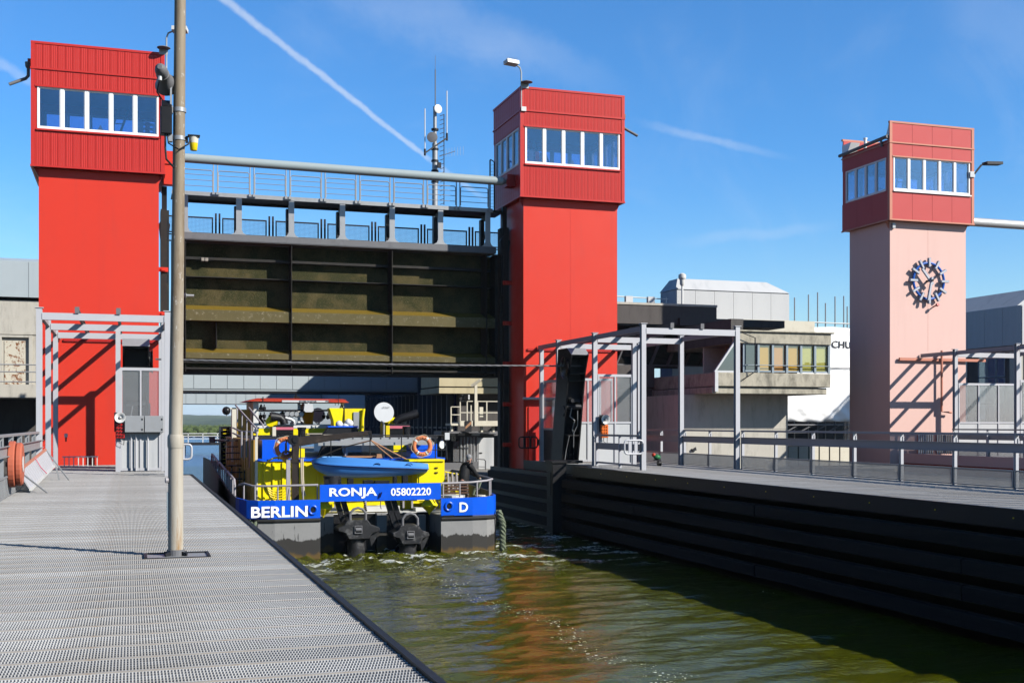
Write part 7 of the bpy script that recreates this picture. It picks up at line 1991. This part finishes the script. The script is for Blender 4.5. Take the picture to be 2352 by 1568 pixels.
for k in range(n):
    f0, f1 = k / n + .004, (k + 1) / n - .004
    p0_, p1_ = A + (Bv - A) * f0, A + (Bv - A) * f1
    b = MB(); t_ = Vector((.02, 0, .012)); vs = [p0_, p1_, p1_ + up, p0_ + up]; b.add(vs + [v - t_ for v in vs], [(0, 1, 2, 3), (7, 6, 5, 4), (0, 4, 5, 1), (1, 5, 6, 2), (2, 6, 7, 3), (3, 7, 4, 0)])
    part('slat', b, 'galv_light', bb)
b = MB(); b.bar(A + up, Bv + up, .05); part('top_edge', b, 'pink_trim', bb)
b = MB(); b.bar(A, Bv, .05); part('bottom_edge', b, 'boat_white', bb)
for q_ in (A, Bv):
    b = MB(); b.bar(q_ + up, Vector((q_.x + .35, q_.y - .3, 0)), .03); b.bar(q_ - (up * .1), Vector((q_.x + .1, q_.y, 0.0)), .04); part('foot', b, 'galv', bb)
b = MB(); m_ = A + (Bv - A) * .52; b.tube([m_ + up + Vector((.02, 0, .03)), m_ + up * .5 + Vector((.04, -.1, .0)), m_ + Vector((.05, .0, .05))], .012, 5)
part('tape', b, 'pink_band', bb)
gl3 = thing('green_canister', 'small green and red canister on the right walkway floor', 'canister', (17.0, 36.9, 0))
b = MB(); b.sphere((17.12, 36.7, .30), .11, 10, 1.2, 1, .8); part('body', b, 'green', gl3, smooth=True)
b = MB(); b.sphere((17.02, 36.75, .37), .075, 10); part('cap', b, 'roof_red', gl3, smooth=True)
b = MB(); b.lathe([(-.05, .10), (.05, .10)], (17.18, 36.65, .10), (1, 0, 0), 14); part('wheel', b, 'black', gl3)
b = MB(); b.bar((17.0, 36.7, .2), (17.25, 36.7, .22), .06); b.tube([(17.18, 36.68, .1), (17.18, 36.7, .3)], .02, 6); part('axle', b, 'steel_dark', gl3)
wl2 = thing('wall_lamp', 'small white lamp at the left post beside the red tower wall', 'lamp', (-2.1, 40.9, 1.0))
b = MB(); b.box(-2.05, -1.95, 40.8, 40.9, 1.0, 1.12); part('lamp_body', b, 'boat_white', wl2)
b = MB(); b.tube([(-2.0, 40.85, 1.0), (-2.0, 40.85, .86)], .03, 6); part('socket', b, 'black', wl2)
st = thing('low_barrier', 'low white bar barrier at the foot of the left tower', 'barrier', (-1.9, 42.5, 0))
b = MB(); b.box(-2.2, -1.05, 42.5, 42.54, .30, .34); part('bar', b, 'boat_white', st)
for k in range(8):
    b = MB(); b.box(-2.15 + .15 * k, -2.12 + .15 * k, 42.5, 42.54, 0, .30); part('upright', b, 'boat_white', st)

# ------------------------------------------------------------------ air: faint haze between here and the hills
def haze_box():
    b = MB(); b.box(-2200, 2600, -60, 3900, -4.6, 40)
    me = bpy.data.meshes.new("haze"); me.from_pydata(b.v, [], b.f)
    m = bpy.data.materials.new("pale haze"); m.use_nodes = True
    n, l = m.node_tree.nodes, m.node_tree.links; n.clear()
    out = n.new("ShaderNodeOutputMaterial"); v = n.new("ShaderNodeVolumePrincipled")
    v.inputs['Color'].default_value = (0.80, 0.90, 1.0, 1); v.inputs['Density'].default_value = 0.00007
    l.new(v.outputs[0], out.inputs['Volume']); me.materials.append(m)
    o = bpy.data.objects.new("haze", me); o['kind'] = 'stuff'; COL.objects.link(o)
haze_box()
